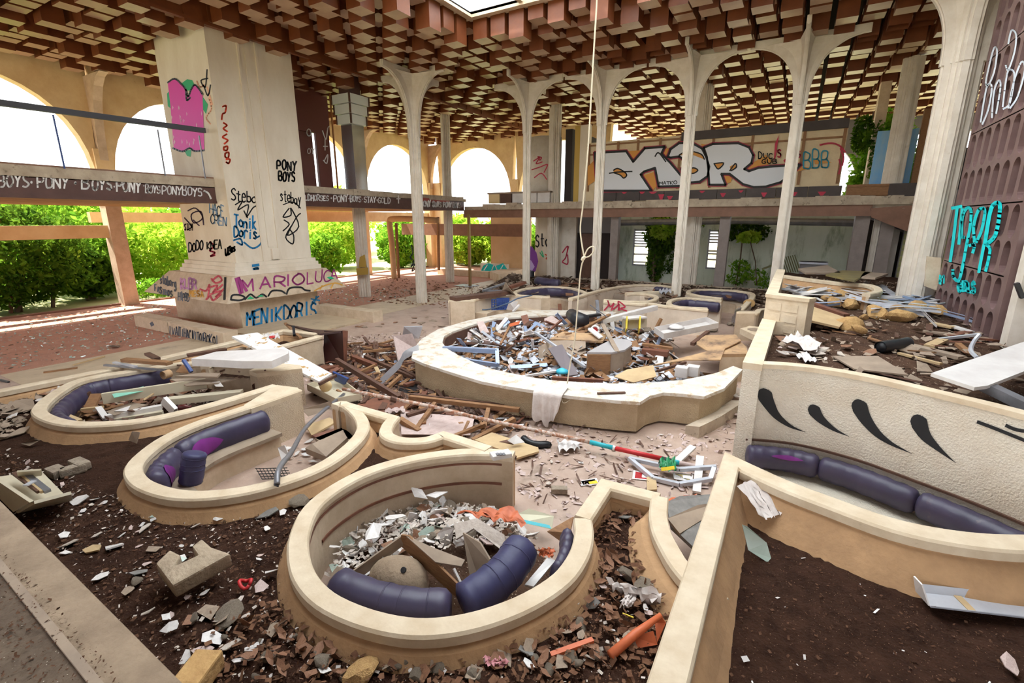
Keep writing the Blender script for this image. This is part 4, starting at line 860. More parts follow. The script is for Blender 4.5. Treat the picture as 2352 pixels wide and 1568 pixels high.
def chips(name, n, poly, z, size, m, label, cat, dz=.02, avoid=(), zfun=None, el=(.25,.6)):
    """nobody could count these: one object of loose chips"""
    P = np.array(poly); lo, hi = P.min(0), P.max(0); X = NR.uniform(lo[0],hi[0],n*4); Y = NR.uniform(lo[1],hi[1],n*4); ok = inside_np(X,Y,poly)
    for a in avoid: ok &= ~inside_np(X,Y,a)
    X, Y = X[ok][:n], Y[ok][:n]; n = len(X); Z = z+NR.random(n)*dz+(zfun(X,Y) if zfun else 0); C = np.stack([X,Y,Z],1)
    a = NR.normal(size=(n,3)); a[:,2] *= .35; a /= np.linalg.norm(a,axis=1)[:,None]; b_ = np.cross(a, np.array([0,0,1.])+NR.normal(0,.3,(n,3))); b_ /= np.linalg.norm(b_,axis=1)[:,None]
    s = (size*(.4+NR.random(n)**2*1.6))[:,None]; e = (el[0]+el[1]*NR.random(n))[:,None]
    V = np.stack([C-a*s-b_*s*e*.6, C+a*s*.8-b_*s*e, C+a*s+b_*s*e*.7, C-a*s*.7+b_*s*e],1).reshape(-1,3)
    o = np_mesh(name, V, np.arange(4*n).reshape(n,4), m); return tag(o, label, cat, kind='stuff')
poly2 = lambda path: [(p.x,p.y) for p in path]
B1P, B2P, B3P = poly2(b1), poly2(b2), poly2(b3)
front = [tuple(at(x,y,.5))[:2] for x,y in ((-30,1020),(280,1150),(480,1200),(700,1170),(640,1330),(760,1440),(950,1510),(1150,1480),(1300,1400),(1360,1300),(1560,1420),(1470,1600),(440,1600),(0,1160))]
chips('soil_crumbs', 3000, front, .51, .012, 'crumb', 'fine brown crumbs and leaf bits strewn over the front soil bed', 'litter', avoid=(B3P,B2P))
chips('pale_crumbs', 1100, front, .51, .010, 'plaster', 'tiny pale plaster crumbs peppering the front soil bed', 'litter', avoid=(B3P,B2P))
lf = [tuple(at(x,y,.5))[:2] for x,y in ((600,1380),(700,1430),(900,1520),(1150,1500),(1350,1400),(1370,1200),(1480,1160),(1510,1330),(1560,1400),(1470,1600),(500,1600),(430,1500))]
chips('leaf_litter', 1300, lf, .52, .02, 'leafk', 'brown dead leaf litter piled on the soil in front of the nearest booth', 'litter', dz=.05, avoid=(B3P,))
pp = [(-.02,.8),(-.02,4.3),(.9,4.0),(2.4,4.1),(2.6,.8)]
chips('planter_crumbs', 2600, pp, .625, .008, 'crumb', 'fine brown crumbs on the dark soil of the big right planter', 'litter'); chips('planter_feathers', 60, pp, .63, .018, 'white', 'scattered white feathers and flecks on the right planter soil', 'litter')
lb = [tuple(at(x,y,.5))[:2] for x,y in ((-30,930),(80,900),(300,845),(560,790),(620,800),(300,850),(70,930),(60,980),(20,1010),(-30,1010))]
chips('bed_litter', 700, lb, .52, .045, 'card', 'brown board flakes littering the left bed behind the oval booth', 'litter', dz=.05, avoid=(B1P,B2P))
fl = [tuple(at(x,y,0))[:2] for x,y in ((700,780),(980,760),(1000,830),(1200,920),(1450,1010),(1690,960),(1690,1100),(1540,1180),(1300,1200),(1190,1150),(1170,1030),(1000,1000),(800,900),(700,900))]
chips('floor_litter', 2600, fl, .008, .030, 'plasterp', 'dusty plaster crumbs over the lounge floor between booths and bar', 'litter', dz=.01)
chips('floor_splinters', 700, fl, .012, .07, 'woodd', 'dark wood splinters over the lounge floor between booths and bar', 'litter', dz=.03, el=(.06,.1))
cf = [(-23,2),(-15.3,2),(-15.3,18),(-23,18)]
chips('broken_glass', 5000, cf, .004, .030, 'glass', 'broken window glass glittering across the terracotta carpet', 'glass', dz=.006, avoid=([(-19,7),(-12,7),(-12,12),(-19,12)],))
chips('floor_leaves', 900, [(-15.5,14.5),(-10.5,14.5),(-12,21.5),(-22,21.5)], .006, .06, 'leafd', 'dry leaves and chips blown over the rear floor', 'litter')
fb_ = [tuple(p) for p in far_poly]; chips('far_litter', 1500, fb_, .62, .07, 'card', 'flaky litter covering the far soil bed', 'litter', dz=.06)
tb = [(-.1,6.9),(1.5,6.7),(3.5,5.2),(7,6),(7,20),(-.1,20)]; chips('terrace_litter', 2600, tb, 1.38, .045, 'card', 'flaky board litter over the upper terrace soil', 'litter', dz=.05)
lgp = [tuple(at(x,y,1.2))[:2] for x,y in ((-30,1220),(230,1500),(300,1600),(-30,1600))]; chips('ledge_grit', 600, lgp, 1.2, .006, 'crumb', 'loose grit on the terrace in the lower left corner', 'litter')

# ---- front bed: pieces one by one  (px, py, half size in px, kind, label)
def one(px, py, z, spx, key, label, cat='shard', tilt=.25):
    P = at(px,py,z); d = (P-CAM).dot(FWD); put(key, P, spx*d/F_PX, label, cat, None, tilt, .02)
for a in [(184,1151,22,'plaster','slim plaster shard on dark soil above the pale shard trio'),(148,1233,16,'white','white plaster flake next to the sandy terrace edge, upper one'),(224,1231,13,'plaster','square plaster chip behind the big curved pink shard'),
 (158,1250,25,'plaster','grey-white curved shard near the sandy terrace edge'),(211,1262,22,'tan_','' ),(150,1272,16,'white','white flake touching the sandy terrace edge'),(333,1214,19,'plasterp_','long pink-white sliver standing on the soil'),
 (377,1182,30,'glass','greenish glass plate leaning on the torn-cushion booth skirt'),(500,1195,16,'white','upright white shard in front of the torn-cushion booth'),(352,1265,24,'card','brown leaf-shaped scrap behind the cement corner block'),(413,1287,22,'glass','greenish glass piece tucked into the cement corner block'),
 (320,1318,24,'grey','grey flat stone left of the cement corner block'),(231,1328,18,'plaster','broken white shard near the terrace edge, middle of the ledge'),(296,1358,18,'card','curled brown scrap left below the cement corner block'),(313,1338,15,'stone','small rounded stone left of the cement corner block'),
 (340,1410,17,'plaster','crumbled white shard below the slate pieces'),(384,1421,19,'white','white tile shard, upper of the overlapping pair'),(395,1442,22,'plaster','white tile shard, lower of the overlapping pair'),(486,1467,34,'white','largest square white shard near the lower picture edge'),
 (531,1484,28,'plaster','white shard right of the largest square one'),(578,1493,26,'white','white four-sided shard lying alone right of the white cluster'),(428,1510,22,'plaster','crumpled white shard behind the cut stone block'),(469,1500,26,'plaster','long white shard between cut block and largest square shard'),
 (527,1417,32,'stone','rounded grey rubble stone before the nearest booth skirt, left'),(476,1403,30,'card','brown curled card above the white tile pair'),(435,1428,27,'card','flat brown board scrap beside the white tile pair'),(622,1318,18,'white','white ribbon-shaped shard, upper piece'),(600,1352,19,'plaster','white ribbon-shaped shard, lower piece'),
 (551,1382,16,'plaster','small pale shard right of the cement corner block foot'),(745,1522,24,'stone','tan rounded stone below the nearest booth, at left'),(692,1155,22,'stone','grey pebbly stone between the two booths'),(620,1180,30,'grey','flat grey slate between the two booths'),(650,1178,15,'white','white shard between slate and nearest booth'),
 (262,1256,34,'plaster','big curved pale pink shard left of the cement corner block'),(1210,1385+115,26,'grey','pointed grey slate leaning on the nearest booth skirt, front right'),(985,1500,30,'grey','grey slate leaning on the nearest booth skirt, front middle'),(1160,1515,30,'card','flat grey-brown board piece lying below the nearest booth'),
 (1215,1530,24,'plaster','pale chunk beside the pink wrapper below the nearest booth'),(930,1520,17,'stone','angular pale stone below the nearest booth, front middle'),(905,1535,16,'stone','second angular pale stone below the nearest booth'),(830,1555,38,'ostone','large tan stone cut by the lower picture edge'),(1362,1390,24,'grey','triangular grey slate right of the nearest booth'),
 (1440,1322,17,'stone','angular stone in the little leafy bed'),(1335,1440,15,'stone','grey pebble right of the nearest booth'),(1480,1352,34,'grey','big grey slate sheet under the crumpled rag'),(1437,1190,26,'grey','round-edged grey slate in the little leafy bed'),(25,960,20,'white','white shard by the left picture edge below the brown boards')]:
    px,py,s,k,l = a
    if k == 'tan_': pl('tile_shard',[(190,1265,.53),(215,1253,.54),(233,1253,.55),(228,1265,.54),(198,1272,.53)],.015,'tan','yellowish tile shard left of the big curved pink shard','shard'); continue
    if k == 'plasterp_': k = 'plaster'
    one(px,py,.52,s,k,l,'stone' if k in ('stone','ostone') else 'shard')
C_ = at(448,1330,.5); cb_ = thing('cement_corner_block',C_,'broken L-shaped cement block with ragged ends in the front soil bed','block')
A_,B_,D_,E_ = at(378,1318,.6),at(410,1350,.58),at(520,1300,.6),at(455,1275,.62)
M['bstone'] = mat('beige_cement',(.46,.36,.26),.9,(.33,.25,.175),8,bump=.7,bscale=35,dirt=(.2,.15,.1),dirt_scale=5,dirt_lo=.6,dirt_hi=.8)
MB().plate([at(366,1322,.62),at(398,1290,.63),at(422,1302,.63),at(410,1327,.62),at(462,1302,.63),at(448,1282,.64),at(470,1264,.64),at(492,1284,.63),at(536,1299,.60),at(405,1374,.57)],.14).obj('corner','bstone',cb_,bevel=.018); MB().plate([at(450,1276,.665),at(472,1262,.665),at(490,1282,.655),at(466,1298,.655)],.06).obj('knob','bstone',cb_,bevel=.015)
MB().plate([at(415,1342,.618),at(520,1298,.617),at(522,1302,.615),at(418,1348,.614)],.01).obj('groove_edge','stone',cb_)
u = thing('cement_fragment',at(155,1080,.5),'small U-shaped cement fragment beside the beige paper tray','block'); MB().beam(at(118,1078,.55),at(140,1088,.55),.14,.1).obj('arm','stone',u,bevel=.02); MB().beam(at(135,1088,.55),at(198,1070,.55),.12,.1).obj('arm','stone',u,bevel=.02); MB().beam(at(170,1060,.57),at(196,1072,.56),.13,.1).obj('arm','stone',u,bevel=.02)
MB().beam(at(425,1545,.58),at(488,1548,.58),.24,.13).obj('cut_stone','ostone',None,'squared tan stone block half out of the lower picture edge','stone',origin=at(455,1550,.5),bevel=.015)
rg = thing('red_ring',at(564,1338,.53),'small red plastic ring lying on the soil','ring'); c = at(564,1338,.56); MB().tube([c+Vector((math.cos(a)*.05,math.sin(a)*.04,.02*math.sin(a*2))) for a in [k*6.283/14 for k in range(15)]],.014,6).obj('ring','red',rg,smooth=True)
# beige paper tray at the left
ft = thing('paper_tray',at(85,1120,.5),'beige plastic tray cabinet lying broken at the left edge','tray')
a,b_,c,d = at(-15,1090,.85),at(95,1068,.82),at(165,1140,.72),at(40,1165,.66)
MB().plate([at(-20,1100,.66),at(96,1085,.64),at(160,1150,.56),at(40,1178,.56)],.02).obj('base','beige',ft); MB().plate([at(-25,1082,.85),at(78,1150,.8),at(40,1172,.56),at(-25,1110,.6)],.03).obj('front','beige',ft)
MB().plate([at(78,1150,.8),at(163,1128,.76),at(166,1142,.60),at(40,1172,.58)],.03).obj('side','beige',ft); MB().plate([at(40,1080,.85),at(95,1076,.85),at(97,1088,.75),at(45,1095,.74)],.02).obj('rear','beige',ft)
for k in range(3): MB().beam(at(35+k*12,1086+k,.76),at(92+k*9,1128,.72),.05,.03).obj('roller',['woodd','tan','metald'][k],ft)
MB().beam(at(58,1115,.79),at(78,1104,.79),.05,.012).obj('clip','metal',ft)
for k,pts in enumerate([[(0,956,.5),(36,920,.62),(76,916,.64),(82,938,.55),(20,955,.5)],[(0,1010,.52),(45,985,.55),(72,978,.55),(55,995,.52)],[(50,1018,.52),(78,1008,.6),(94,1010,.56),(70,1024,.52)],[(75,900,.55),(118,888,.6),(128,895,.58),(95,912,.55)]]):
    pl('cardboard_sheet',pts,.012,'card',['large curled brown cardboard sheet at the left picture edge','flat brown cardboard below the large curled sheet','curled cardboard scrap in front of the far-left booth','brown board flap between kerb and far-left booth'][k],'cardboard')
pl('cardboard_sheet',[(297,1010,.55),(305,990,.68),(322,992,.7),(315,1018,.56)],.01,'card','reddish card leaning between the two left oval booths','cardboard')
scatter('plaster',46,[(20,1030,.5),(270,1150,.5),(620,1190,.5),(640,1400,.5),(420,1480,.5),(150,1220,.5),(10,1120,.5)],lambda x,y:.52,.02,.055,'small pale plaster chip on the front soil bed','shard','pale chips on the front soil bed',avoid=(B2P,B1P),name='pale_chip')
scatter('plaster',40,[(480,1400,.5),(760,1450,.5),(1150,1500,.5),(1420,1300,.5),(1500,1420,.5),(1440,1560,.5),(560,1565,.5)],lambda x,y:.53,.02,.05,'small pale chip among dead leaves before the nearest booth','shard','pale chips among the leaf litter',avoid=(B3P,),name='pale_chip')
scatter('leaf',80,[(600,1420,.5),(950,1530,.5),(1200,1480,.5),(1360,1330,.5),(1400,1150,.5),(1490,1170,.5),(1520,1350,.5),(1500,1480,.5),(1440,1560,.5),(620,1565,.5)],lambda x,y:.54,.03,.07,'curled brown dead leaf by the nearest booth','leaf','dead leaves by the nearest booth',avoid=(B3P,),tilt=.5)
scatter('card',26,[(480,1400,.5),(760,1450,.5),(1150,1520,.5),(1420,1380,.5),(1470,1500,.5),(1300,1565,.5),(560,1565,.5)],lambda x,y:.54,.04,.09,'brown card scrap among dead leaves before the nearest booth','scrap','card scraps among the leaf litter',avoid=(B3P,))
scatter('stone',24,[(440,1420,.5),(760,1470,.5),(1150,1520,.5),(1420,1400,.5),(1470,1500,.5),(1200,1565,.5),(560,1565,.5)],lambda x,y:.52,.02,.05,'small rubble stone among dead leaves before the nearest booth','stone','small stones among the leaf litter',avoid=(B3P,))
# rag, orange tube, wrapper right of the nearest booth
def rag(name, pts, label, m='rag', seed=1, hump=.06):
    q = random.Random(seed); P = [zp(p) for p in pts]; o = thing(name, sum(P,Vector())/len(P), label, 'rag')
    n, k = 14, 7; vs = []
    for i in range(n):
        for j in range(k):
            u_, v_ = i/(n-1), j/(k-1); p = (P[0]*(1-u_)+P[1]*u_)*(1-v_)+(P[3]*(1-u_)+P[2]*u_)*v_
            vs.append(p+Vector((q.uniform(-.015,.015),q.uniform(-.015,.015),abs(math.sin(u_*9+v_*5+seed))*hump+q.uniform(0,.02))))
    MB().add(vs,[(i*k+j,i*k+j+1,(i+1)*k+j+1,(i+1)*k+j) for i in range(n-1) for j in range(k-1)]).obj('fabric',m,o,smooth=True); return o
rag('crumpled_rag',[(1392,1345,.54),(1525,1375,.56),(1500,1400,.52),(1405,1362,.52)],'crumpled cream rag on the soil by the big right planter',hump=.07); rag('crumpled_rag',[(1440,1365,.54),(1462,1372,.54),(1450,1402,.52),(1420,1398,.52)],'torn strip of cream rag hanging off the larger rag',seed=4,hump=.03)
ot = thing('orange_tube',at(1450,1460,.5),'rolled orange lettered plastic sleeve against the big right planter','sleeve')
MB().tube([at(1402,1505,.56),at(1460,1455,.6),at(1518,1412,.66)],[.032,.03,.018],10).obj('roll','orange',ot,smooth=True)
MB().plate([at(1455,1462,.56),at(1500,1448,.6),at(1510,1480,.53),at(1465,1488,.52)],.006).obj('flap','orange',ot); MB().plate([at(1518,1412,.66),at(1530,1430,.62),at(1510,1475,.53),at(1505,1430,.58)],.006).obj('flap','orange',ot)
bmx('orange_stick',(1265,1505,.54),(1362,1470,.56),.035,.03,'orange','thin orange plastic stick among leaves before the nearest booth','stick')
rag('pink_wrapper',[(1112,1512,.54),(1170,1522,.54),(1160,1535,.53),(1115,1530,.53)],'crumpled pink wrapper below the nearest booth',paint('pinkfilm',(.7,.3,.33)),6,.015)
bmx('yellow_straw',(1430,1408,.55),(1455,1418,.55),.008,.008,'yellow','short yellow straw beside the crumpled rag','straw')
# ---- nearest booth: heap of shards and broken furniture
hz = lambda x,y: .10+.26*max(0,1-math.hypot((x+2.55)/.95,(y-3.15)/1.0))
hp = catmull([Vector((p[0],p[1],0)) for p in B3P],1)
hx = [(-2.25+(x+2.25)*.86, 3.0+(y-3.0)*.86) for x,y in B3P]; 
soil_patch('rubble_mound', hx, .04, .06, .02, 'soil2', zfun=lambda X,Y: .26*np.clip(1-np.hypot((X+2.55)/.95,(Y-3.15)/1.0),0,1), kind='stuff'); tag(bpy.data.objects['rubble_mound'],'dusty rubble filling the floor of the nearest booth','rubble')
RG = [(745,1300,.25),(800,1190,.25),(900,1140,.25),(1000,1128,.25),(1150,1160,.25),(1175,1190,.25),(1240,1225,.2),(1150,1260,.2),(1000,1300,.2),(850,1350,.2)]
chips('plaster_crumbs', 1800, [tuple(zp(p))[:2] for p in RG], .12, .02, 'plaster', 'small plaster crumbs over the heap in the nearest booth', 'rubble', dz=.05, zfun=lambda X,Y: .26*np.clip(1-np.hypot((X+2.55)/.95,(Y-3.15)/1.0),0,1))
scatter('white',66,RG,hz,.05,.15,'white plaster shard heaped in the nearest booth','shard','plaster shards heaped in the nearest booth',.55,.05)
scatter('plaster',56,RG,hz,.04,.10,'dusty pale shard heaped in the nearest booth','shard','dusty shards heaped in the nearest booth',.55,.05)
scatter('stone',26,RG,hz,.03,.08,'grey stone in the heap of the nearest booth','stone','stones in the nearest booth',.4,.04)
scatter('card',30,RG,hz,.05,.13,'brown board scrap in the heap of the nearest booth','scrap','board scraps in the nearest booth',.5,.06)
scatter('glass',12,RG,hz,.05,.11,'glassy grey shard in the heap of the nearest booth','shard','glassy shards in the nearest booth',.5,.05)
for k,(px,py,s,l) in enumerate([(960,1140,34,'large smooth white shard at the back of the nearest booth heap'),(855,1155,28,'tall pale shard leaning on the back wall of the nearest booth'),(1000,1145,32,'long pale stone slab at the back of the nearest booth heap'),(870,1215,34,'broad white shard in the middle of the nearest booth heap'),(855,1235,30,'pale tile shard with a nick in the nearest booth heap'),(770,1265,24,'white shard by the left inner wall of the nearest booth'),(905,1195,26,'white shard sticking up behind the black lump')]):
    P = at(px,py,.30); put('white', P, s*(P-CAM).dot(FWD)/F_PX, l, 'shard', None, .35, .05)
bx = thing('broken_drawer_box',at(960,1300,.2),'broken wooden box corner in the middle of the nearest booth','box')
MB().plate([at(797,1318,.26),at(925,1226,.52),at(925,1250,.40),at(805,1340,.16)],.02).obj('side_board','card',bx); MB().plate([at(925,1226,.54),at(942,1228,.54),at(1068,1352,.34),at(1055,1372,.22),at(925,1252,.38)],.02).obj('side_board','wood',bx)
MB().plate([at(930,1228,.54),at(1000,1290,.46),at(1060,1300,.44),at(1068,1285,.46),at(990,1255,.5)],.015).obj('torn_top','card',bx)
pl('plywood_offcut',[(1066,1222,.55),(1105,1245,.55),(1138,1300,.45),(1110,1345,.22),(1086,1345,.2)],.02,'card','grey triangular board standing beside the bent blue bolster','board')
jb = thing('jagged_board',at(1110,1230,.45),'white board with a jagged torn edge behind the blue bolster','board'); MB().plate([at(1045,1205,.5),at(1098,1192,.56),at(1160,1230,.52),at(1165,1265,.44),at(1150,1262,.44),at(1090,1215,.5),at(1050,1240,.42)],.03).obj('board','plaster',jb)
for k in range(9): t_ = k/9; MB().box(0,0,0,.02,.02,.05).obj('splinter','tan',jb).location = (at(1048+110*t_,1200+32*t_,.52)-wpos(jb))
sh_ = thing('seat_shell',at(930,1340,.2),'dusty rounded stone-like seat shell with a small hole in the nearest booth','seat')
c = at(925,1345,.20); vs = []
for i in range(9):
    for j in range(18):
        a = j/18*2*math.pi; b_ = i/8*math.pi/2; vs.append(c+Vector((math.cos(a)*.30*math.cos(b_)*(1+.2*math.cos(a+2.5)),math.sin(a)*.22*math.cos(b_),.26*math.sin(b_))))
MB().add(vs,[(i*18+j,i*18+(j+1)%18,(i+1)*18+(j+1)%18,(i+1)*18+j) for i in range(8) for j in range(18)]).obj('shell','ledge2',sh_,smooth=True)
hc = on_plane(928,1309,c+Vector((.02,-.13,.16)),Vector((0,-.72,.69))); MB().tube([hc,hc+Vector((0,-.012,.012))],.025,12).obj('hole_rim','black',sh_)
rag('orange_sheet',[(1048,1185,.46),(1180,1172,.48),(1210,1215,.42),(1120,1200,.44)],'torn orange plastic sheet across the nearest booth heap','orange',3,.06); rag('orange_sheet',[(1235,1262,.4),(1275,1262,.4),(1270,1285,.36),(1240,1282,.36)],'orange plastic scrap behind the bent blue bolster','orange',5,.015)
pl('magazine',[(1190,1180,.2),(1215,1168,.26),(1272,1185,.24),(1268,1216,.14),(1195,1200,.16)],.006,paint('magazine_print',(.74,.70,.52)),'bright open magazine at the mouth of the nearest booth','magazine'); pl('magazine',[(1196,1192,.225),(1262,1206,.205),(1266,1214,.19),(1200,1200,.21)],.004,'teal','blue-green page under the bright open magazine','magazine')
pl('brown_board',[(1258,1222,.2),(1318,1188,.3),(1310,1225,.25),(1290,1245,.15)],.02,'wood','brown triangular board against the right end of the nearest booth','board'); pl('white_sheet',[(1205,1345,.3),(1258,1282,.36),(1275,1290,.34),(1225,1350,.3)],.02,'white','pale sheet tucked behind the bent blue bolster','sheet')
bmx('white_stick',(1042,1305,.42),(1066,1355,.28),.02,.02,'white','thin white stick in the broken wooden box','stick')
fx = thing('light_switch_box',at(1155,1040,.75),'small metal junction box on the end of the nearest booth wall','box'); c = at(1155,1043,.77); MB().beam(at(1128,1048,.765),at(1172,1040,.765),.13,.055).obj('case','white',fx,bevel=.01)
for k in range(3): MB().beam(at(1140+k*7,1043,.80),at(1146+k*7,1042,.80),.05,.01).obj('terminal','metald',fx)
# ---- small leafy bed and right booth
pl('round_seat_board',[(1530,1160,.42),(1560,1146,.44),(1660,1140,.42),(1660,1250,.40),(1590,1262,.36),(1540,1215,.38)],.04,'grey','grey curved seat board lying in the half-hidden booth','board'); pl('round_seat_board',[(1532,1195,.43),(1600,1165,.46),(1660,1155,.44),(1640,1180,.43),(1560,1230,.40)],.03,'card','second grey seat board overlapping in the half-hidden booth','board')
rag('orange_sheet',[(1518,1152,.02),(1600,1140,.02),(1600,1150,.02),(1530,1165,.02)],'strip of orange plastic behind the grey curved seat boards','orange',8,.03)
# ---- right planter
pl('glass_plate',[(1704,1204,.86),(1716,1208,.88),(1760,1245,.74),(1770,1280,.64),(1762,1290,.62),(1718,1262,.68)],.012,'glass','greenish glass plate leaning in the corner of the right planter','glass')
rag('paper_packet',[(1692,1118,.92),(1735,1102,.95),(1795,1185,.78),(1755,1198,.74)],'crumpled pale paper packet in the corner of the right planter','rag',9,.02)
tr_ = thing('metal_trough',at(2240,1385,.62),'grey metal light trough lying on the right planter soil','trough'); a,b_ = at(2125,1378,.68),at(2420,1412,.66); d = (b_-a).normalized(); s_ = Vector((-d.y,d.x,0))
MB().plate([a-s_*.06,b_-s_*.06,b_+s_*.08,a+s_*.08],.008).obj('bed','metal',tr_); MB().plate([a-s_*.06,b_-s_*.06,b_-s_*.10+Vector((0,0,.035)),a-s_*.10+Vector((0,0,.035))],.006).obj('flange','metal',tr_); MB().plate([a+s_*.08,b_+s_*.08,b_+s_*.11+Vector((0,0,.05)),a+s_*.11+Vector((0,0,.05))],.006).obj('flange','metal',tr_)
MB().plate([a-s_*.05,a+s_*.09,a+s_*.10-d*.03+Vector((0,0,.12)),a-s_*.0-d*.04+Vector((0,0,.13))],.01).obj('curled_end','white',tr_); e_ = a+d*.24+Vector((0,0,.008)); MB().plate([e_-s_*.06,e_+d*.05-s_*.06,e_+d*.05+s_*.08,e_+s_*.08],.006).obj('yellowed_strip','tan',tr_)
one(2318,1530,.66,30,'plaster','white shard at the right edge of the planter soil'); one(1755,1205,.64,16,'leaf','dry leaf in the corner of the right planter','leaf')
# ---- ring of the bar: heap
mz = lambda x,y: .10+.48*max(0,1-math.hypot((x+4.9)/2.8,(y-10.8)/2.6))
ring_in = [(p.x,p.y) for p in ib]
soil_patch('bar_mound', ring_in, .04, .12, .03, 'woodd', zfun=lambda X,Y: .48*np.clip(1-np.hypot((X+4.9)/2.8,(Y-10.8)/2.6),0,1), kind='stuff'); tag(bpy.data.objects['bar_mound'],'dark splintered rubble heaped inside the round bar','rubble')
RR = [(1030,792,.3),(1050,770,.3),(1150,738,.3),(1400,735,.3),(1540,765,.3),(1560,850,.3),(1400,868,.3),(1180,848,.3),(1060,815,.3)]
lift = .14
AVR = [[tuple(zp(p))[:2] for p in ((1225,770,.35),(1470,770,.35),(1480,872,.3),(1225,872,.3))],[tuple(zp(p))[:2] for p in ((1020,795,.4),(1150,798,.4),(1150,845,.4),(1060,830,.4))],[tuple(zp(p))[:2] for p in ((1480,830,.4),(1720,760,.5),(1720,850,.4),(1500,870,.4))]]
chips('bar_splinters', 2600, ring_in, .10, .09, 'metal', 'pale splinters and scraps filling the round bar', 'rubble', dz=.12, zfun=lambda X,Y: .48*np.clip(1-np.hypot((X+4.9)/2.8,(Y-10.8)/2.6),0,1))
chips('bar_wood_splinters', 2200, ring_in, .10, .10, 'wood', 'brown wood splinters filling the round bar', 'rubble', dz=.12, zfun=lambda X,Y: .48*np.clip(1-np.hypot((X+4.9)/2.8,(Y-10.8)/2.6),0,1))
scatter('stick',80,RR,mz,.18,.6,'splintered timber piece heaped inside the round bar','timber','timber heaped inside the round bar',.4,lift,avoid=AVR)
scatter('strip',70,RR,mz,.16,.5,'bent pale metal strip heaped inside the round bar','metal strip','metal strips heaped inside the round bar',.45,lift+.04,avoid=AVR)
scatter('white',62,RR,mz,.10,.30,'broken white sheet heaped inside the round bar','sheet','white sheets heaped inside the round bar',.6,lift+.03,avoid=AVR,name='broken_sheet')
scatter('plaster',40,RR,mz,.1,.26,'pinkish broken board heaped inside the round bar','board','pinkish boards heaped inside the round bar',.6,lift+.02,avoid=AVR,name='board_fragment')
scatter('grey',34,RR,mz,.1,.28,'dark broken board heaped inside the round bar','board','dark boards heaped inside the round bar',.6,lift+.02,avoid=AVR)
for (n_,a,b_,w_,h_,m_,l,c) in [('metal_rod',(1228,762,.75),(1344,842,.45),.05,.05,'metal','long silver rod slanting across the bar heap','rod'),('white_beam',(1380,738,.72),(1506,706,.88),.16,.13,'white','long white beam lying over the back of the bar heap','beam'),('timber_plank',(1268,868,.45),(1385,874,.45),.08,.06,'woodr','red-brown plank just behind the draped cloth','plank'),
 ('grey_batten',(1384,744,.85),(1418,808,.68),.10,.03,'card','grey slat leaning on the half-round cabinet','slat'),('blue_metal_strip',(1206,750,.62),(1212,790,.45),.08,.05,'bluemetal','bluish metal strip standing in the left of the bar heap','strip'),('timber_plank',(1150,790,.7),(1170,750,.7),.05,.04,'wood','thin stick upright left of the silver rod','stick'),('timber_plank',(1290,735,.8),(1240,778,.5),.05,.05,'woodr','reddish stick crossing the back of the bar heap','stick'),
 ('timber_plank',(1345,752,.75),(1400,722,.85),.08,.05,'wood','pale timber leaning beside the black chair remains','plank'),('timber_plank',(1322,762,.6),(1378,728,.8),.07,.05,'wood','second pale timber leaning beside the black chair remains','plank'),('timber_plank',(1180,868,.4),(1278,852,.42),.05,.04,'white','white curved lath before the dark slate plank','lath'),('timber_plank',(1475,790,.55),(1545,800,.5),.12,.05,'wood','broken wooden rail right of the half-round cabinet','rail'),
 ('timber_plank',(1510,852,.45),(1575,832,.5),.05,.05,'woodd','thin dark rail below the plywood sheet','rail'),('timber_plank',(1590,790,.6),(1626,762,.68),.09,.07,'woodd','round dark stake on the plywood sheet','stake'),('timber_plank',(1476,805,.42),(1535,812,.42),.22,.12,'woodr','red-brown drawer front right of the half-round cabinet','drawer'),('wall_post',(1285,700,.6),(1290,748,.3),.12,.08,'woodr','short brown post at the back of the round bar','post')]:
    bmx(n_,a,b_,w_,h_,m_,l,c)
mf = thing('window_casement',at(1080,820,.4),'bluish metal window frame at the left of the bar heap','frame')
MB().beam(at(1018,800,.56),at(1142,806,.56),.10,.10).obj('rail','bluemetal',mf); MB().beam(at(1060,826,.36),at(1142,838,.36),.08,.08).obj('rail','bluemetal',mf); MB().beam(at(1141,803,.58),at(1143,838,.34),.08,.1).obj('stile','bluemetal',mf)
pl('slate_plank',[(1259,802,.62),(1291,793,.64),(1328,862,.36),(1302,866,.34)],.03,mat('slate_purple',(.17,.14,.15),.5),'dark slate-coloured plank leaning inside the round bar','plank')
hc_ = thing('half_round_cabinet',at(1395,830,.1),'half-round wooden cabinet with a dusty grey top in the bar heap','cabinet'); PB = at(1346,868,.12); zt_ = over(1345,808,PB)
tp = [(PB.x,PB.y)]+[tuple(at(x,y,zt_))[:2] for x,y in ((1406,809),(1435,803),(1452,791),(1446,780),(1410,776))]
MB().prism(tp, zt_-.04, zt_).obj('top','metald' if 0 else mat('dusty_top',(.40,.37,.37),.5),hc_); MB().prism([(p[0]*.985+(-3.6)*.015,p[1]*.985+9.3*.015) for p in tp], .05, zt_-.04).obj('body','card',hc_)
MB().prism([(tp[0][0]+.02,tp[0][1]-.02),(tp[1][0]-.02,tp[1][1]-.03),(tp[1][0]-.02,tp[1][1]+.02),(tp[0][0]+.02,tp[0][1]+.03)], .05, zt_-.05).obj('front_board','wood',hc_)
wb_ = thing('wooden_counter_box',at(1310,810,.1),'long broken wooden counter box behind the slate plank','box'); MB().plate([at(1262,778,.66),at(1385,783,.62),at(1395,766,.68),at(1290,762,.68)],.05).obj('top_plank','ply',wb_); MB().plate([at(1267,780,.62),at(1345,786,.6),at(1345,845,.2),at(1272,850,.15)],.03).obj('front_board','card',wb_); MB().plate([at(1236,798,.56),at(1268,780,.62),at(1270,840,.2),at(1238,845,.2)],.03).obj('end_board','card',wb_)
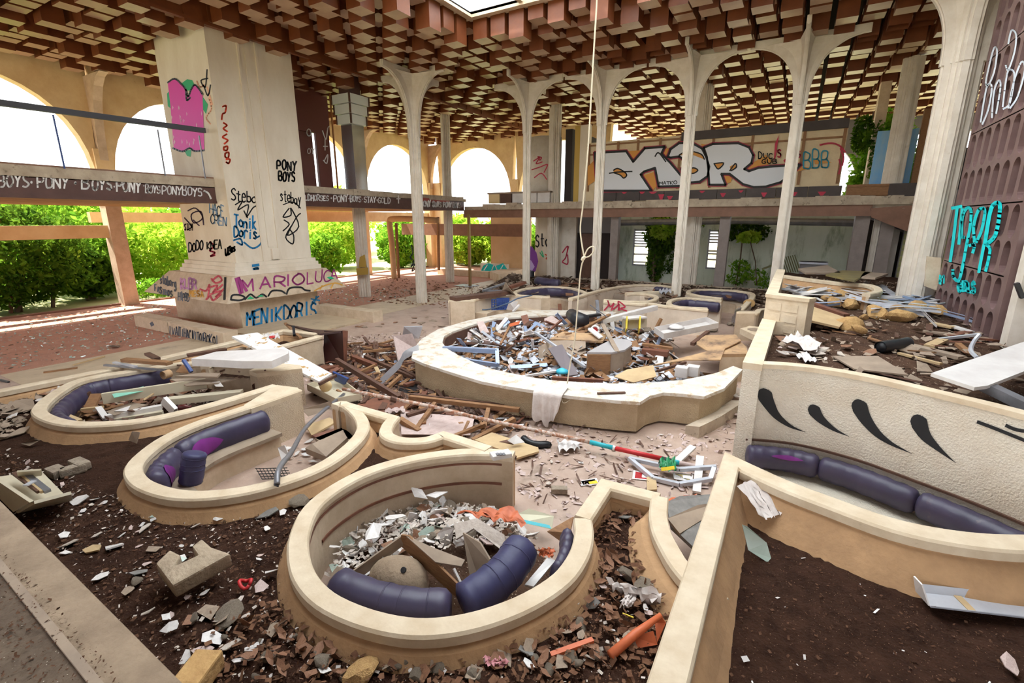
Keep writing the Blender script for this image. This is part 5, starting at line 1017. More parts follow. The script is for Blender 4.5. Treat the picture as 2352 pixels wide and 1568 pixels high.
pl('plywood_sheet',[(1500,838,.52),(1575,826,.55),(1655,826,.6),(1665,800,.66),(1702,782,.68),(1690,768,.68),(1600,770,.66),(1600,790,.62),(1625,806,.58)],.02,'ply','big weathered plywood sheet torn across the right of the bar','plywood')
ce_ = thing('counter_end',at(1690,815,0),'curved cream counter end with worn yellow top under the plywood','counter'); q = [tuple(at(x,y,.62))[:2] for x,y in ((1655,813),(1718,812),(1714,795),(1695,780),(1668,795))]; MB().prism(q,.55,.62).obj('top','ply',ce_); MB().prism(q,0,.55).obj('body','cream',ce_)
def tray(name, pts, z, h, m, label, cat='tray'):
    t = thing(name, at(*pts[0],z), label, cat); P = [at(x,y,z) for x,y in pts]; MB().plate(P,.015).obj('bottom',m,t); n = len(P); c = sum(P,Vector())/n
    for i in range(n):
        a,b_ = P[i],P[(i+1)%n]; mm = (c-(a+b_)/2); mm.z = 0; mm = mm.normalized()*.02; up = Vector((0,0,h)); MB().hexa([a,b_,b_+mm,a+mm],[a+up,b_+up,b_+mm+up,a+mm+up]).obj('side',m,t)
    return t
wt_ = tray('white_tray',[(1502,762),(1524,778),(1650,752),(1622,738)],.60,.13,'white','shallow white tray with a dome in it on the right of the bar heap'); c = at(1552,752,.64); MB().tube([c,c+Vector((0,0,.05)),c+Vector((0,0,.09))],[.22,.17,.05],14).obj('dome','white',wt_,smooth=True)
pl('folded_board',[(1410,866,.42),(1440,850,.5),(1500,840,.54),(1508,866,.44),(1455,880,.38)],.02,'tan','beige folded board right of the half-round cabinet foot','board')
for px,py,l in ((1566,852,'white plastic corner block, left one, near the counter curve'),(1592,850,'white plastic corner block, right one, near the counter curve')): c = at(px,py,.42); MB().box(c.x-.12,c.y-.1,.3,c.x+.12,c.y+.1,.52).obj('plastic_block','white',None,l,'block',origin=(c.x,c.y,.3),bevel=.02)
c = at(1291,855,.42); MB().tube([c,c+Vector((0,0,.05)),c+Vector((0,0,.09))],[.13,.11,.03],12).obj('cyan_cap','cyanp',None,'small cyan plastic dome in the bar heap','cap',origin=c,smooth=True)
yc_ = thing('striped_crate',at(1455,745,.45),'cream crate with yellow stripes at the back of the bar heap','crate'); MB().beam(at(1436,742,.62),at(1478,738,.62),.3,.28).obj('case','beige',yc_); MB().beam(at(1436,731,.78),at(1478,727,.78),.33,.04).obj('lid','white',yc_)
for px in (1440,1470): MB().beam(at(px,740,.76),at(px-3,752,.52),.03,.34).obj('stripe','yellow',yc_)
ch = thing('wrecked_chair',at(1350,735,.5),'wrecked black chair upside down at the back of the bar heap','chair'); MB().tube([at(1312,722,.85),at(1330,735,.85),at(1352,735,.85)],[.16,.2,.12],10).obj('seat','black',ch,smooth=True); MB().beam(at(1340,728,.88),at(1378,722,.92),.14,.06).obj('backrest','black',ch); MB().beam(at(1371,690,1.15),at(1376,742,.7),.09,.05).obj('leg','metald',ch); MB().beam(at(1355,700,1.1),at(1395,728,.85),.02,.02).obj('leg','metald',ch)
rw = thing('red_white_cup',at(1362,765,.7),'white ring cup with red inside near the half-round cabinet','cup'); c = at(1367,758,.72); MB().tube([c+Vector((math.cos(a)*.10,.02*math.sin(a),.10*math.sin(a))) for a in [k*6.283/12 for k in range(13)]],.03,6).obj('ring','white',rw,smooth=True); MB().tube([c+Vector((0,.02,0)),c+Vector((0,.05,0))],.09,12).obj('lining','red',rw)
pl('white_lath',[(1350,758,.78),(1359,754,.8),(1385,775,.68),(1376,779,.66)],.03,'white','short white lath beside the white ring cup','lath')
pl('tan_board',[(1095,740,.7),(1110,738,.72),(1124,764,.5),(1104,766,.48)],.02,'plasterp','pink-tan pointed board at the left back of the bar heap','board'); pl('pink_slab',[(1250,735,.62),(1268,728,.66),(1284,740,.6),(1276,754,.52),(1252,752,.54)],.05,'plasterp','pink rounded slab at the back of the bar heap','slab')
pl('orange_sheet',[(1170,744,.6),(1195,737,.64),(1192,745,.6),(1168,752,.58)],.01,'orange','orange sheet at the back of the bar heap','sheet'); one(1134,757,.62,5,'ostone','little orange cup at the left back of the bar heap','cup')
# draped cloth
cl = thing('draped_cloth',at(1258,890,.58),'pale cloth draped over the near edge of the bar counter','cloth'); eA,eB = at(1226,898,ZC+.012),at(1292,908,ZC+.012); nA = Vector((cen.x-eA.x,cen.y-eA.y,0)).normalized(); vs = []; n,k = 22,14
for i in range(n):
    u_ = i/(n-1); e_ = eA.lerp(eB,u_)
    for j in range(k):
        v_ = j/(k-1)
        if v_ < .3: p = e_+nA*(.45*(1-v_/.3))*(1-.3*math.sin(u_*7))+Vector((0,0,.012+.02*abs(math.sin(u_*14+v_*9))))
        else:
            t_ = (v_-.3)/.7; le = .34+.20*math.sin(u_*3.0+.3)+.05*math.sin(u_*17); p = e_-nA*(.035+.045*t_*(1+math.sin(u_*22+.5)))+Vector((.0,0,-le*t_*1.0)); p = p+(eB-eA)*(.10*t_*math.sin(u_*5))
        vs.append(p)
MB().add(vs,[(i*k+j,i*k+j+1,(i+1)*k+j+1,(i+1)*k+j) for i in range(n-1) for j in range(k-1)]).obj('fabric','rag',cl,smooth=True)
rp = thing('hanging_rope',at(1305,878,.6),'thin cream rope hanging from the skylight down to the bar counter with a looped knot','rope'); ry = at(1305,878,.6).y
MB().tube(catmull([on_y(x,y,ry) for x,y in ((1377,-140),(1371,0),(1365,100),(1358,220),(1350,350),(1339,470),(1333,530),(1342,592))],6),.012,6).obj('strand','rope',rp); MB().tube(catmull([on_y(x,y,ry) for x,y in ((1342,592),(1334,620),(1327,700),(1320,780),(1308,845),(1303,880))],6),.012,6).obj('strand','rope',rp)
MB().tube(catmull([on_y(x,y,ry) for x,y in ((1341,592),(1350,572),(1362,566),(1364,576),(1354,588),(1341,592))],5),.011,6).obj('loop','rope',rp); kc = on_y(1340,593,ry); MB().tube([kc+Vector((-.03,0,-.03)),kc,kc+Vector((.03,0,.03))],[.02,.035,.02],7).obj('knot','rope',rp)
MB().tube(catmull([at(1300,876,.6),at(1290,905,.56),at(1294,925,.45),at(1312,915,.5),at(1316,900,.57),at(1300,890,.6)],5),.006,5).obj('loose_end','rope',rp)
bmx('driftwood_lath',(1372,903,.6),(1436,901,.6),.05,.02,'woodd','thin dark lath lying on the near counter top','lath')
# ---- floor between the booths and the bar
bs = [(941,912,.22,1193,941,.22,.09,.07,'wood','long ladder rail before the bar counter'),(942,906,.18,1193,934,.18,.05,.05,'woodd','dark rail behind the long ladder rail'),(999,926,.2,956,986,.06,.07,.06,'wood','slanting ladder rung left of the black dish rack'),
 (1122,939,.2,1109,994,.05,.07,.06,'wood','slanting ladder rung under the long pole'),(918,962,.16,963,990,.06,.09,.07,'wood','short timber resting on the small curled wall'),(1044,1002,.05,1114,974,.16,.07,.06,'wood','timber leaning towards the long pole, left one'),(1086,1012,.05,1182,962,.22,.08,.07,'wood','timber leaning towards the long pole, right one'),
 (1104,1012,.05,1182,1020,.08,.10,.08,'woodd','dark drilled timber by the black shoe'),(935,955,.1,1012,932,.12,.09,.07,'woodd','dark timber under the ladder rail'),(930,962,.06,1010,945,.06,.06,.05,'wood','pale timber under the ladder rail'),
 (773,827,.55,917,914,.12,.08,.10,'woodd','long dark beam slanting down to the long pole'),(833,808,.22,905,800,.22,.07,.05,'wood','timber rail behind the leaning white panel'),(810,820,.14,862,840,.12,.12,.10,'woodr','red-brown joist left of the leaning white panel'),(838,818,.2,950,868,.1,.07,.07,'woodd','dark timber running to the bar counter'),
 (824,856,.1,862,838,.2,.07,.05,'wood','short timber under the dark beam'),(850,880,.08,898,855,.16,.08,.05,'wood','flat timber beside the curled metal strip'),(860,836,.1,870,858,.06,.09,.03,'tan','small forked timber on the floor'),(888,892,.05,922,862,.2,.07,.06,'wood','timber post stub near the bar counter'),
 (915,845,.15,968,872,.1,.07,.08,'woodd','dark timber against the bar counter'),(880,800,.02,902,795,.3,.05,.05,'woodd','dark upright peg behind the white panel'),(860,796,.02,862,822,.02,.06,.3,'woodd','short dark table leg standing on the floor'),(792,852,.02,795,838,.4,.06,.06,'woodd','dark peg under the long beam'),
 (930,885,.12,950,878,.12,.1,.06,'woodr','red-brown block under the counter corner'),(680,862,.05,790,838,.1,.10,.04,'woodr','long brown board behind the peeling door leaf'),(735,842,.06,850,855,.05,.3,.03,'woodr','wide brown board on the floor behind the dark beam')]
for x0,y0,z0,x1,y1,z1,w_,h_,m_,l in bs: bmx('timber', (x0,y0,z0), (x1,y1,z1), w_, h_, m_, l, 'timber')
dl = thing('dark_door_leaf',at(765,835,0),'dark brown door leaf standing tilted with a broken red-brown edge','door'); Pa,Pb = at(742,834,0.02),at(790,838,0.02)
za,zb = over(735,766,Pa),over(772,761,Pb); MB().plate([Pa,Pb,Vector((Pb.x,Pb.y+.05,zb)),Vector((Pa.x-.1,Pa.y+.2,za+.02))],.05).obj('leaf',mat('door_dark',(.045,.014,.012),.4),dl); MB().plate([Pb,at(797,836,.02),Vector((Pb.x+.10,Pb.y+.12,zb-.01)),Vector((Pb.x,Pb.y+.05,zb))],.05).obj('broken_edge','woodr',dl)
MB().plate([at(658,748,.55)+Vector((0,0,.05)),Vector((Pa.x,Pa.y,za)),Vector((Pb.x,Pb.y,zb)),at(720,756,.62)],.04).obj('top_rail',mat('door_dark',(.045,.014,.012),.4),dl)
pd = thing('peeling_door_leaf',at(650,820,.5),'white door leaf with peeling paint lying slanted between the left booths','door'); MB().plate([at(533,777,.98),at(592,768,.98),at(762,863,.55),at(733,881,.50)],.05).obj('leaf','peelw',pd); MB().beam(at(733,882,.5),at(772,862,.56),.05,.05).obj('rail','woodd',pd)
tp_ = thing('white_trough_panel',at(560,835,.75),'white trough panel with bolt holes lying across the left booth wall ends','panel'); MB().plate([at(442,840,.96),at(500,823,.96),at(640,815,.97),at(665,820,.97),at(664,828,.97),at(626,846,.97),at(560,846,.96)],.13).obj('shell','white',tp_)
MB().plate([at(560,838,.975),at(600,824,.975),at(640,820,.975),at(650,826,.975),at(615,840,.975)],.01).obj('hollow','plaster',tp_)
for px,py in ((498,851),(510,857),(551,853),(610,850)): c = at(px,py,.90); MB().tube([c,c+Vector((.0,-.02,0))],.014,8).obj('bolt_hole','woodd',tp_)
ib_ = thing('ivory_globe',at(748,886,.25),'ivory lamp globe lying in the open drawer','globe'); c = at(748,886,.32); vs = []
for i in range(9):
    for j in range(16): a,b_ = j/16*6.2832,-1.5+i/8*3.0; vs.append(c+Vector((math.cos(a)*math.cos(b_),math.sin(a)*math.cos(b_),math.sin(b_)))*.115)
MB().add(vs,[(i*16+j,i*16+(j+1)%16,(i+1)*16+(j+1)%16,(i+1)*16+j) for i in range(8) for j in range(16)]).obj('globe','ivory',ib_,smooth=True)
tray('open_drawer',[(706,896),(772,872),(832,918),(772,930)],.10,.13,'beige','open drawer on the floor holding an ivory globe','drawer')
pl('navy_board',[(767,852,.4),(802,868,.36),(794,882,.2),(773,873,.2)],.04,'bluep','navy blue board leaning by the end of the peeling door leaf','board')
lp = thing('long_pole',at(1200,985,.1),'long painted pole lying diagonally across the lounge floor','pole'); pts = [(788,893,.42),(905,916,.40),(1000,935,.36),(1100,960,.30),(1230,988,.24),(1355,1015,.17),(1412,1029,.14),(1520,1053,.09),(1545,1059,.08),(1560,1063,.07),(1622,1076,.05)]
for k,m_ in enumerate(['rust','rust','rust','rust','rust','teal','red','black','teal','plasterp']): MB().tube([zp(pts[k]),zp(pts[k+1])],.032 if k < 5 else .036,8).obj('pole_section',m_,lp,smooth=True)
MB().tube([at(897,915,.42),at(910,919,.38)],.055,8).obj('bracket','woodd',lp); MB().tube([at(1408,1028,.14),at(1414,1030,.14)],.04,8).obj('white_band','white',lp)
cs_ = thing('curled_metal_strip',at(900,860,.2),'curled grey metal strip curving up to the bar counter','metal strip'); pp_ = catmull([at(x,y,z) for x,y,z in ((874,878,.08),(892,860,.2),(918,835,.4),(930,815,.55),(962,800,.62))],4); MB().add([q+Vector((0,0,s)) for q in pp_ for s in (-.09,.09)],[(2*i,2*i+1,2*i+3,2*i+2) for i in range(len(pp_)-1)]).obj('strip','metal',cs_)
for pts,th,m_,l in [([(693,940,.3),(758,921,.34),(768,934,.22),(708,956,.18)],.03,'card','grey-brown drawer front tilted behind the curled wall end'),([(821,931,.05),(869,914,.05),(962,932,.05),(882,950,.05)],.03,'woodr','brown sheet flat on the floor under the long pole'),([(702,980,.1),(758,962,.14),(773,972,.14),(717,1003,.08)],.03,'tan','tan cabinet board inside the torn-cushion booth mouth'),
 ([(716,1003,.1),(770,986,.12),(772,1000,.08),(742,1014,.06)],.03,'woodr','red-brown board inside the torn-cushion booth mouth'),([(704,1042,.3),(720,1032,.36),(790,1000,.4),(800,1018,.36),(752,1062,.30)],.10,'card','grey seat board edge in the right arm of the torn-cushion booth'),
 ([(902,772,.62),(945,766,.62),(962,806,.14),(914,834,.05)],.03,'plasterp','pale panel leaning on the round bar, front one'),([(928,749,.5),(971,748,.5),(963,777,.12),(924,774,.12)],.02,'metal','bluish white panel leaning behind the pale panel'),([(1190,1044,.05),(1236,1030,.05),(1238,1040,.05),(1186,1056,.05)],.03,'tan','tan board on the floor by the black shoe'),
 ([(1090,1012,.1),(1130,995,.12),(1236,1030,.06),(1190,1050,.06)],.02,'tan','tan board under the dark drilled timber'),([(1165,1012,.2),(1185,998,.24),(1205,1016,.14),(1180,1020,.14)],.01,'white','folded white paper standing by the black shoe'),([(920,945,.08),(1090,960,.08),(1080,1000,.06),(922,998,.06)],.012,'plasterp','dusty pink sheet beneath the ladder frame'),
 ([(900,880,.03),(950,875,.03),(965,895,.03),(930,905,.03)],.015,'black','black charred sheet by the foot of the bar counter'),([(1485,1098,.02),(1506,1095,.02),(1509,1126,.02),(1486,1128,.02)],.02,'tan','tan plank end with white flakes beside the newspapers'),([(640,1028,.2),(655,1022,.26),(668,1050,.1),(650,1060,.06)],.02,'white','white strip beside the hose in the torn-cushion booth')]:
    pl('board',pts,th,m_,l,'board')
def paper(name,pts,l,cols):
    t = thing(name,zp(pts[0]),l,'paper'); P = [zp(p) for p in pts]; MB().plate(P,.006).obj('sheet',paint('newsprint',(.70,.66,.64)),t); c = sum(P,Vector())/4
    for k,cc in enumerate(cols): f = .75-.3*k; MB().plate([c+(q-c)*f+Vector((.05*k,.02*k,.004+.002*k)) for q in P],.002).obj('print',cc,t)
paper('magazine',[(1328,1105,.01),(1370,1098,.01),(1378,1112,.01),(1335,1116,.01)],'small colourful magazine on the floor near the brick piece',[paint('print_teal',(.25,.45,.45)),'yellow'])
paper('newspaper',[(1455,1080,.01),(1500,1090,.01),(1492,1104,.01),(1452,1100,.01)],'newspaper with red headline left of the angled metal frame',['red',paint('newsprint',(.70,.66,.64))])
paper('newspaper',[(1545,1085,.02),(1592,1090,.02),(1590,1107,.02),(1548,1100,.02)],'newspaper under the green crisp packet',['yellow',paint('newsprint',(.70,.66,.64))])
af = thing('bent_angle_iron',at(1550,1090,.05),'bent grey metal angle frame on the floor before the comet-sprayed wall','frame')
for a,b_ in (((1445,1052,.10),(1500,1098,.04)),((1500,1098,.04),(1560,1112,.05)),((1560,1112,.05),(1632,1100,.08)),((1632,1100,.08),(1640,1075,.14)),((1445,1052,.10),(1560,1078,.08)),((1560,1078,.08),(1645,1072,.14))): MB().beam(zp(a),zp(b_),.055,.05).obj('bar','metal',af)
for a,b_,l in (((1552,1062,.05),(1592,1025,.15),'white slat pointing away beyond the green crisp packet'),((1608,1048,.12),(1600,1130,.03),'white slat upright beside the planter corner')): bmx('metal_batten',a,b_,.10,.03,'white',l,'slat')
gp = rag('crisp_packet',[(1513,1066,.10),(1550,1062,.12),(1553,1088,.08),(1516,1086,.06)],'crumpled green and yellow crisp packet on the metal frame','green',12,.10); MB().plate([at(1518,1074,.2),at(1548,1070,.2),at(1549,1078,.17),at(1519,1082,.17)],.01).obj('yellow_band','yellow',gp)
rag('plastic_bag',[(1278,1020,.03),(1330,1016,.03),(1332,1036,.03),(1285,1042,.03)],'clear-white plastic bag on the floor below the long pole','white',14,.07); rag('film_wrapper',[(882,946,.1),(928,938,.12),(930,948,.1),(886,954,.08)],'pinkish film wrapper on the brown sheet','plasterp',15,.05)
bt = thing('brick_piece',at(1283,1125,.02),'lone broken brick piece on the open pink floor','brick'); MB().beam(at(1266,1124,.05),at(1303,1125,.05),.10,.07).obj('brick','stone',bt,bevel=.01)
sb = thing('black_shoe',at(1235,1020,.02),'black shoe among the timber in front of the bar','shoe'); MB().tube(catmull([at(1200,1005,.10),at(1215,1015,.07),at(1235,1021,.05),at(1266,1020,.05)],4),[.05,.06,.06,.05,.05,.05,.05,.06,.06,.06,.06,.05,.03],8).obj('upper','black',sb,smooth=True); MB().beam(at(1205,1015,.015),at(1266,1024,.015),.10,.02).obj('sole','black',sb)
hs = thing('grey_hose',at(680,1030,.4),'grey hose hanging over the rim of the torn-cushion booth','hose'); MB().tube(catmull([at(x,y,z) for x,y,z in ((636,1112,.78),(638,1085,.84),(650,1062,.8),(668,1040,.66),(700,985,.4),(735,950,.3),(765,925,.22),(790,905,.12))],5),.030,8).obj('tube','metald',hs,smooth=True); c = at(636,1113,.78); MB().tube([c,c+Vector((.0,-.01,-.012))],.024,10).obj('opening','black',hs)
me_ = thing('mesh_basket',at(620,1080,.1),'flattened dark wire mesh on the floor of the torn-cushion booth','mesh')
for k in range(9): MB().beam(at(588+k*8,1075,.08),at(602+k*8,1100,.08),.008,.008).obj('wire','black',me_); 
for k in range(5): MB().beam(at(586+k*4,1076+k*6,.085),at(660+k*3,1074+k*6,.085),.008,.008).obj('wire','black',me_)
scatter('stick',125,[(700,790,0),(940,790,0),(960,870,0),(1220,930,0),(1200,1010,0),(1010,990,0),(880,940,0),(760,910,0)],lambda x,y:.02,.10,.42,'loose timber piece on the floor between left booths and bar','timber','timber scraps on the lounge floor',.14,.05)
scatter('white',42,[(700,790,0),(940,790,0),(960,870,0),(1220,930,0),(1250,1010,0),(1010,1000,0),(760,930,0)],lambda x,y:.02,.05,.14,'pale flake on the floor between left booths and bar','shard','pale flakes on the lounge floor',.15,.02,name='paint_flake')
scatter('strip',22,[(720,830,0),(940,800,0),(960,870,0),(1150,960,0),(1150,1010,0),(900,960,0)],lambda x,y:.03,.12,.30,'bent metal strip on the floor between left booths and bar','metal strip','metal strips on the lounge floor',.2,.02)
scatter('card',20,[(690,770,0),(1000,745,0),(960,800,0),(1050,720,0),(820,745,0)],lambda x,y:.01,.08,.22,'brown scrap on the floor right of the pillar step','scrap','scraps right of the pillar step',.1,.01)
scatter('plaster',26,[(1250,1020,0),(1680,980,0),(1640,1060,0),(1430,1180,0),(1230,1150,0)],lambda x,y:.01,.02,.06,'pale chip on the open pink floor','shard','pale chips on the pink floor',.1,.01,name='pale_chip')
scatter('plaster',24,[(1560,980,0),(1700,960,0),(1720,880,0),(1740,760,0),(1700,760,0),(1660,920,0)],lambda x,y:.03,.08,.22,'pale broken board in the gap right of the bar counter','board','broken boards right of the bar counter',.25,.04,name='board_fragment')
# torn-cushion booth mouth
scatter('white',10,[(590,1060,0),(720,1010,0),(760,1030,0),(690,1090,0)],lambda x,y:.02,.05,.12,'pale shard on the floor of the torn-cushion booth','shard','shards in the torn-cushion booth',.2,.02)
# ---- far-left booth contents
for x0,y0,z0,x1,y1,z1,w_,h_,m_,l in [(143,936,.42,212,908,.5,.05,.16,'woodd','brown drawer side standing in the far-left booth'),(222,905,.6,190,968,.3,.16,.04,'wood','brown board slanting to the rim in the far-left booth, left one'),(236,942,.4,208,970,.3,.14,.04,'wood','brown board slanting to the rim in the far-left booth, right one'),
 (120,943,.5,182,968,.4,.09,.05,'tan','pale gnawed lath by the left rim of the far-left booth'),(186,940,.5,238,934,.5,.05,.03,'tan','thin tan lath in the far-left booth'),(242,958,.42,372,934,.45,.10,.07,'white','white rail in the far-left booth, upper one'),(262,965,.36,374,948,.38,.10,.07,'beige','white rail in the far-left booth, lower one'),(226,936,.5,244,962,.38,.08,.05,'white','short white side of the rail frame in the far-left booth'),
 (236,915,.62,474,879,.66,.06,.17,'beige','long cream cabinet front in the far-left booth'),(384,921,.5,556,903,.55,.16,.10,'beige','broad cream beam in the far-left booth'),(376,918,.62,402,945,.45,.06,.14,'white','white gypsum end piece in the far-left booth'),(284,826,.86,390,834,.86,.12,.06,'wood','orange-brown timber on the kerb above the far-left booth'),(338,812,.76,362,824,.76,.10,.05,'woodd','dark board end sticking up behind the kerb'),
 (421,826,1.0,440,854,.8,.05,.05,'bluep','blue stick standing among boards at the left booth ends'),(330,918,.6,390,880,.6,.02,.02,'tan','thin cane across the far-left booth'),(240,838,.8,380,850,.74,.05,.03,'metald','grey metal strip by the rim of the far-left booth, long one'),(262,832,.8,312,842,.8,.06,.03,'metal','pale metal strip by the rim of the far-left booth, short one'),
 (100,855,.02,178,844,.02,.07,.03,'wood','brown stick lying on the cream screed strip'),(168,838,.05,240,818,.02,.03,.03,'tan','bent cane on the cream screed strip'),(0,872,.02,20,877,.02,.04,.03,'black','black tube at the left edge on the screed strip'),(470,825,.85,560,800,.8,.12,.06,'card','weathered grey batten behind the white trough panel'),(430,816,.8,520,802,.8,.14,.05,'woodd','dark rotten batten along the left kerb'),
 (655,742,.5,690,775,.75,.07,.04,'wood','small timber leaning on the curved wall end by the door leaf'),(674,750,.9,676,770,.75,.06,.06,'black','black peg on the curved wall end')]: bmx('timber',(x0,y0,z0),(x1,y1,z1),w_,h_,m_,l,'timber')
for pts,th,m_,l in [([(390,872,.72),(470,868,.74),(552,870,.72),(500,882,.7),(430,888,.66)],.02,'card','brown flap board in front of the white trough panel'),([(404,866,.8),(470,858,.84),(508,860,.84),(500,868,.8)],.03,'card','stacked brown boards under the white trough panel'),([(405,855,.75),(420,838,.86),(436,842,.84),(432,858,.74)],.02,'wood','brown board standing behind the brown tube ring'),
 ([(244,946,.45),(300,925,.47),(340,930,.47),(262,955,.45)],.01,'card','brown torn sheet on the white rails'),([(262,945,.47),(300,932,.48),(292,945,.47)],.01,'white','white torn paper on the white rails'),([(258,906,.68),(330,888,.68),(332,898,.66),(262,914,.66)],.01,paint('green_paper',(.25,.55,.42)),'green and white paper inside the long cream cabinet front'),([(488,878,.72),(505,876,.73),(514,888,.66),(496,888,.66)],.01,'white','white card by the dark gap at the left booth ends'),
 ([(590,805,.02),(625,800,.02),(640,812,.02),(600,820,.02)],.02,'plaster','pale rubble behind the peeling door leaf')]: pl('board',pts,th,m_,l,'board')
tr2 = thing('brown_tube_ring',at(383,860,.8),'brown cardboard tube ring at the edge of the far-left booth','tube'); MB().tube([at(374,862,.84),at(390,857,.84)],.07,14,cap=False).obj('tube','ply',tr2,smooth=True)
rag('milk_carton_pack',[(605,770,.75),(640,768,.75),(645,780,.74),(610,782,.74)],'red and white carton wrapper on the curved wall end','white',21,.05); pl('red_print',[(618,772,.80),(632,770,.80),(632,775,.80),(620,777,.80)],.004,'red','red label scrap of the carton wrapper','label')
bt2 = thing('beer_bottle',at(437,935,.55),'dark red bottle lying beside the white gypsum end','bottle'); MB().tube([at(410,936,.55),at(428,934,.55),at(434,934,.55),at(440,933,.55)],[.045,.045,.018,.018],10).obj('bottle',mat('bottle_red',(.10,.02,.02),.2),bt2,smooth=True)
scatter('card',48,[(60,930,.55),(140,880,.55),(290,842,.55),(540,792,.55),(560,806,.55),(300,850,.55),(100,925,.55)],lambda x,y:.55,.06,.16,'brown board scrap between kerb and far-left booth','scrap','scraps behind the far-left booth',.3,.02)
scatter('plaster',16,[(60,930,.55),(140,880,.55),(290,842,.55),(540,792,.55),(560,806,.55),(300,850,.55),(100,925,.55)],lambda x,y:.56,.04,.11,'pale scrap between kerb and far-left booth','shard','pale scraps behind the far-left booth',.3,.02)
scatter('stick',40,[(400,846,.6),(560,815,.6),(640,812,.6),(560,850,.6)],lambda x,y:.6,.10,.32,'splintered batten near the white trough panel','timber','battens near the white trough panel',.2,.04)
scatter('stick',24,[(140,950,.4),(260,890,.4),(420,880,.4),(400,930,.4),(260,955,.4)],lambda x,y:.38,.14,.36,'broken lath inside the far-left booth','timber','laths inside the far-left booth',.2,.03)
scatter('card',20,[(140,950,.4),(260,890,.4),(420,880,.4),(500,900,.4),(260,955,.4)],lambda x,y:.38,.10,.24,'brown board inside the far-left booth','board','boards inside the far-left booth',.3,.03)
# ---- upper terrace on the right
for n_,(px,py,s) in enumerate([(1866,674,20),(1905,678,18),(1932,683,24),(1915,700,20),(1958,704,30),(2010,724,32),(2070,732,38),(1948,752,34),(1972,765,20),(2102,711,28),(2150,718,26),(2055,716,20),(1900,690,14),(1985,735,16),(2030,700,15)]):
    P = at(px,py,1.42); put('ostone',P,s*.75*(P-CAM).dot(FWD)/F_PX,'ochre rock %s on the upper terrace' % ['at the left end of the row','second from the left end of the row','third from the left, behind the plank','half under the white chip','broad and flat, in the middle of the row','yellow and pointed, front middle','longest and yellowest, front right','large and cracked, nearest the comet-sprayed wall','small, beside the large cracked one','right of the bent white strips','farthest right before the slotted screen','small, behind the longest yellow one','tiny, among the left metal strips','small, between flat and pointed ones','small, at the back of the row'][n_],'rock',None,.2,.06)
for x0,y0,z0,x1,y1,z1,w_,h_,m_,l in [(1836,690,1.62,1944,728,1.5,.14,.12,'woodr','dark red beam above the pale plank on the terrace'),(2250,880,1.62,2400,952,1.5,.12,.10,'metald','grey steel channel at the right edge of the terrace'),(2156,779,1.42,2248,768,1.5,.05,.04,'metal','thin steel rail on the terrace soil'),(2134,795,1.40,2166,780,1.42,.14,.04,'tan','short tan offcut on the thin steel rail'),(2064,811,1.4,2162,836,1.4,.06,.03,'tan','long pale splinter on the terrace soil'),
 (2086,792,1.4,2210,822,1.4,.16,.05,'card','rotten brown plank right of the black tube'),(2200,790,1.42,2232,815,1.4,.08,.05,'wood','small brown offcut before the white panel'),(2140,742,1.44,2190,752,1.42,.20,.03,'tan','yellow card strip below the bent white strip'),(2185,748,1.42,2230,762,1.42,.12,.03,'white','white slat right of the yellow card strip'),(2120,760,1.4,2300,782,1.4,.12,.03,'card','long thin brown board at the back of the terrace')]: bmx('timber',(x0,y0,z0),(x1,y1,z1),w_,h_,m_,l,'timber')
for pts,th,m_,l in [([(1808,728,1.6),(1842,700,1.66),(1946,735,1.5),(1926,755,1.46)],.04,'tan','pale splintered plank lying over the relief corner'),([(1912,820,1.40),(2016,820,1.44),(2087,864,1.46),(1962,850,1.42)],.02,'card','brown torn card sheet behind the comet-sprayed wall'),([(2137,864,1.66),(2352,790,1.75),(2420,800,1.75),(2400,840,1.7),(2266,893,1.62),(2236,897,1.62)],.04,'white','big white board lying at the right edge behind the comet-sprayed wall'),
 ([(1990,850,1.42),(2140,880,1.5),(2200,890,1.5),(2090,872,1.44)],.02,'woodd','dark flake board under the big white board')]: pl('board',pts,th,m_,l,'board')
rag('cement_bag',[(1795,790,1.42),(1830,776,1.5),(1884,800,1.46),(1872,820,1.4)],'crumpled cream cement bag on the terrace soil near the planter corner','rag',31,.12); rag('white_sheet_scrap',[(1825,822,1.42),(1850,815,1.44),(1880,835,1.4),(1850,836,1.4)],'white cloth scrap behind the comet-sprayed wall top','white',33,.05)
bt3 = thing('black_tube',at(2055,792,1.42),'short black tube on the terrace soil','tube'); MB().tube([at(2022,797,1.47),at(2085,787,1.47)],.09,14,cap=False).tube([at(2024,797,1.47),at(2085,787,1.47)],.075,14).obj('tube','black',bt3,smooth=True)
ca = thing('curved_arc_strip',at(2240,800,1.4),'curved grey metal arc before the white board','metal strip'); MB().tube(catmull([at(2250,768,1.6),at(2236,785,1.5),at(2230,805,1.45),at(2245,822,1.42)],4),.03,6).obj('arc','metal',ca)
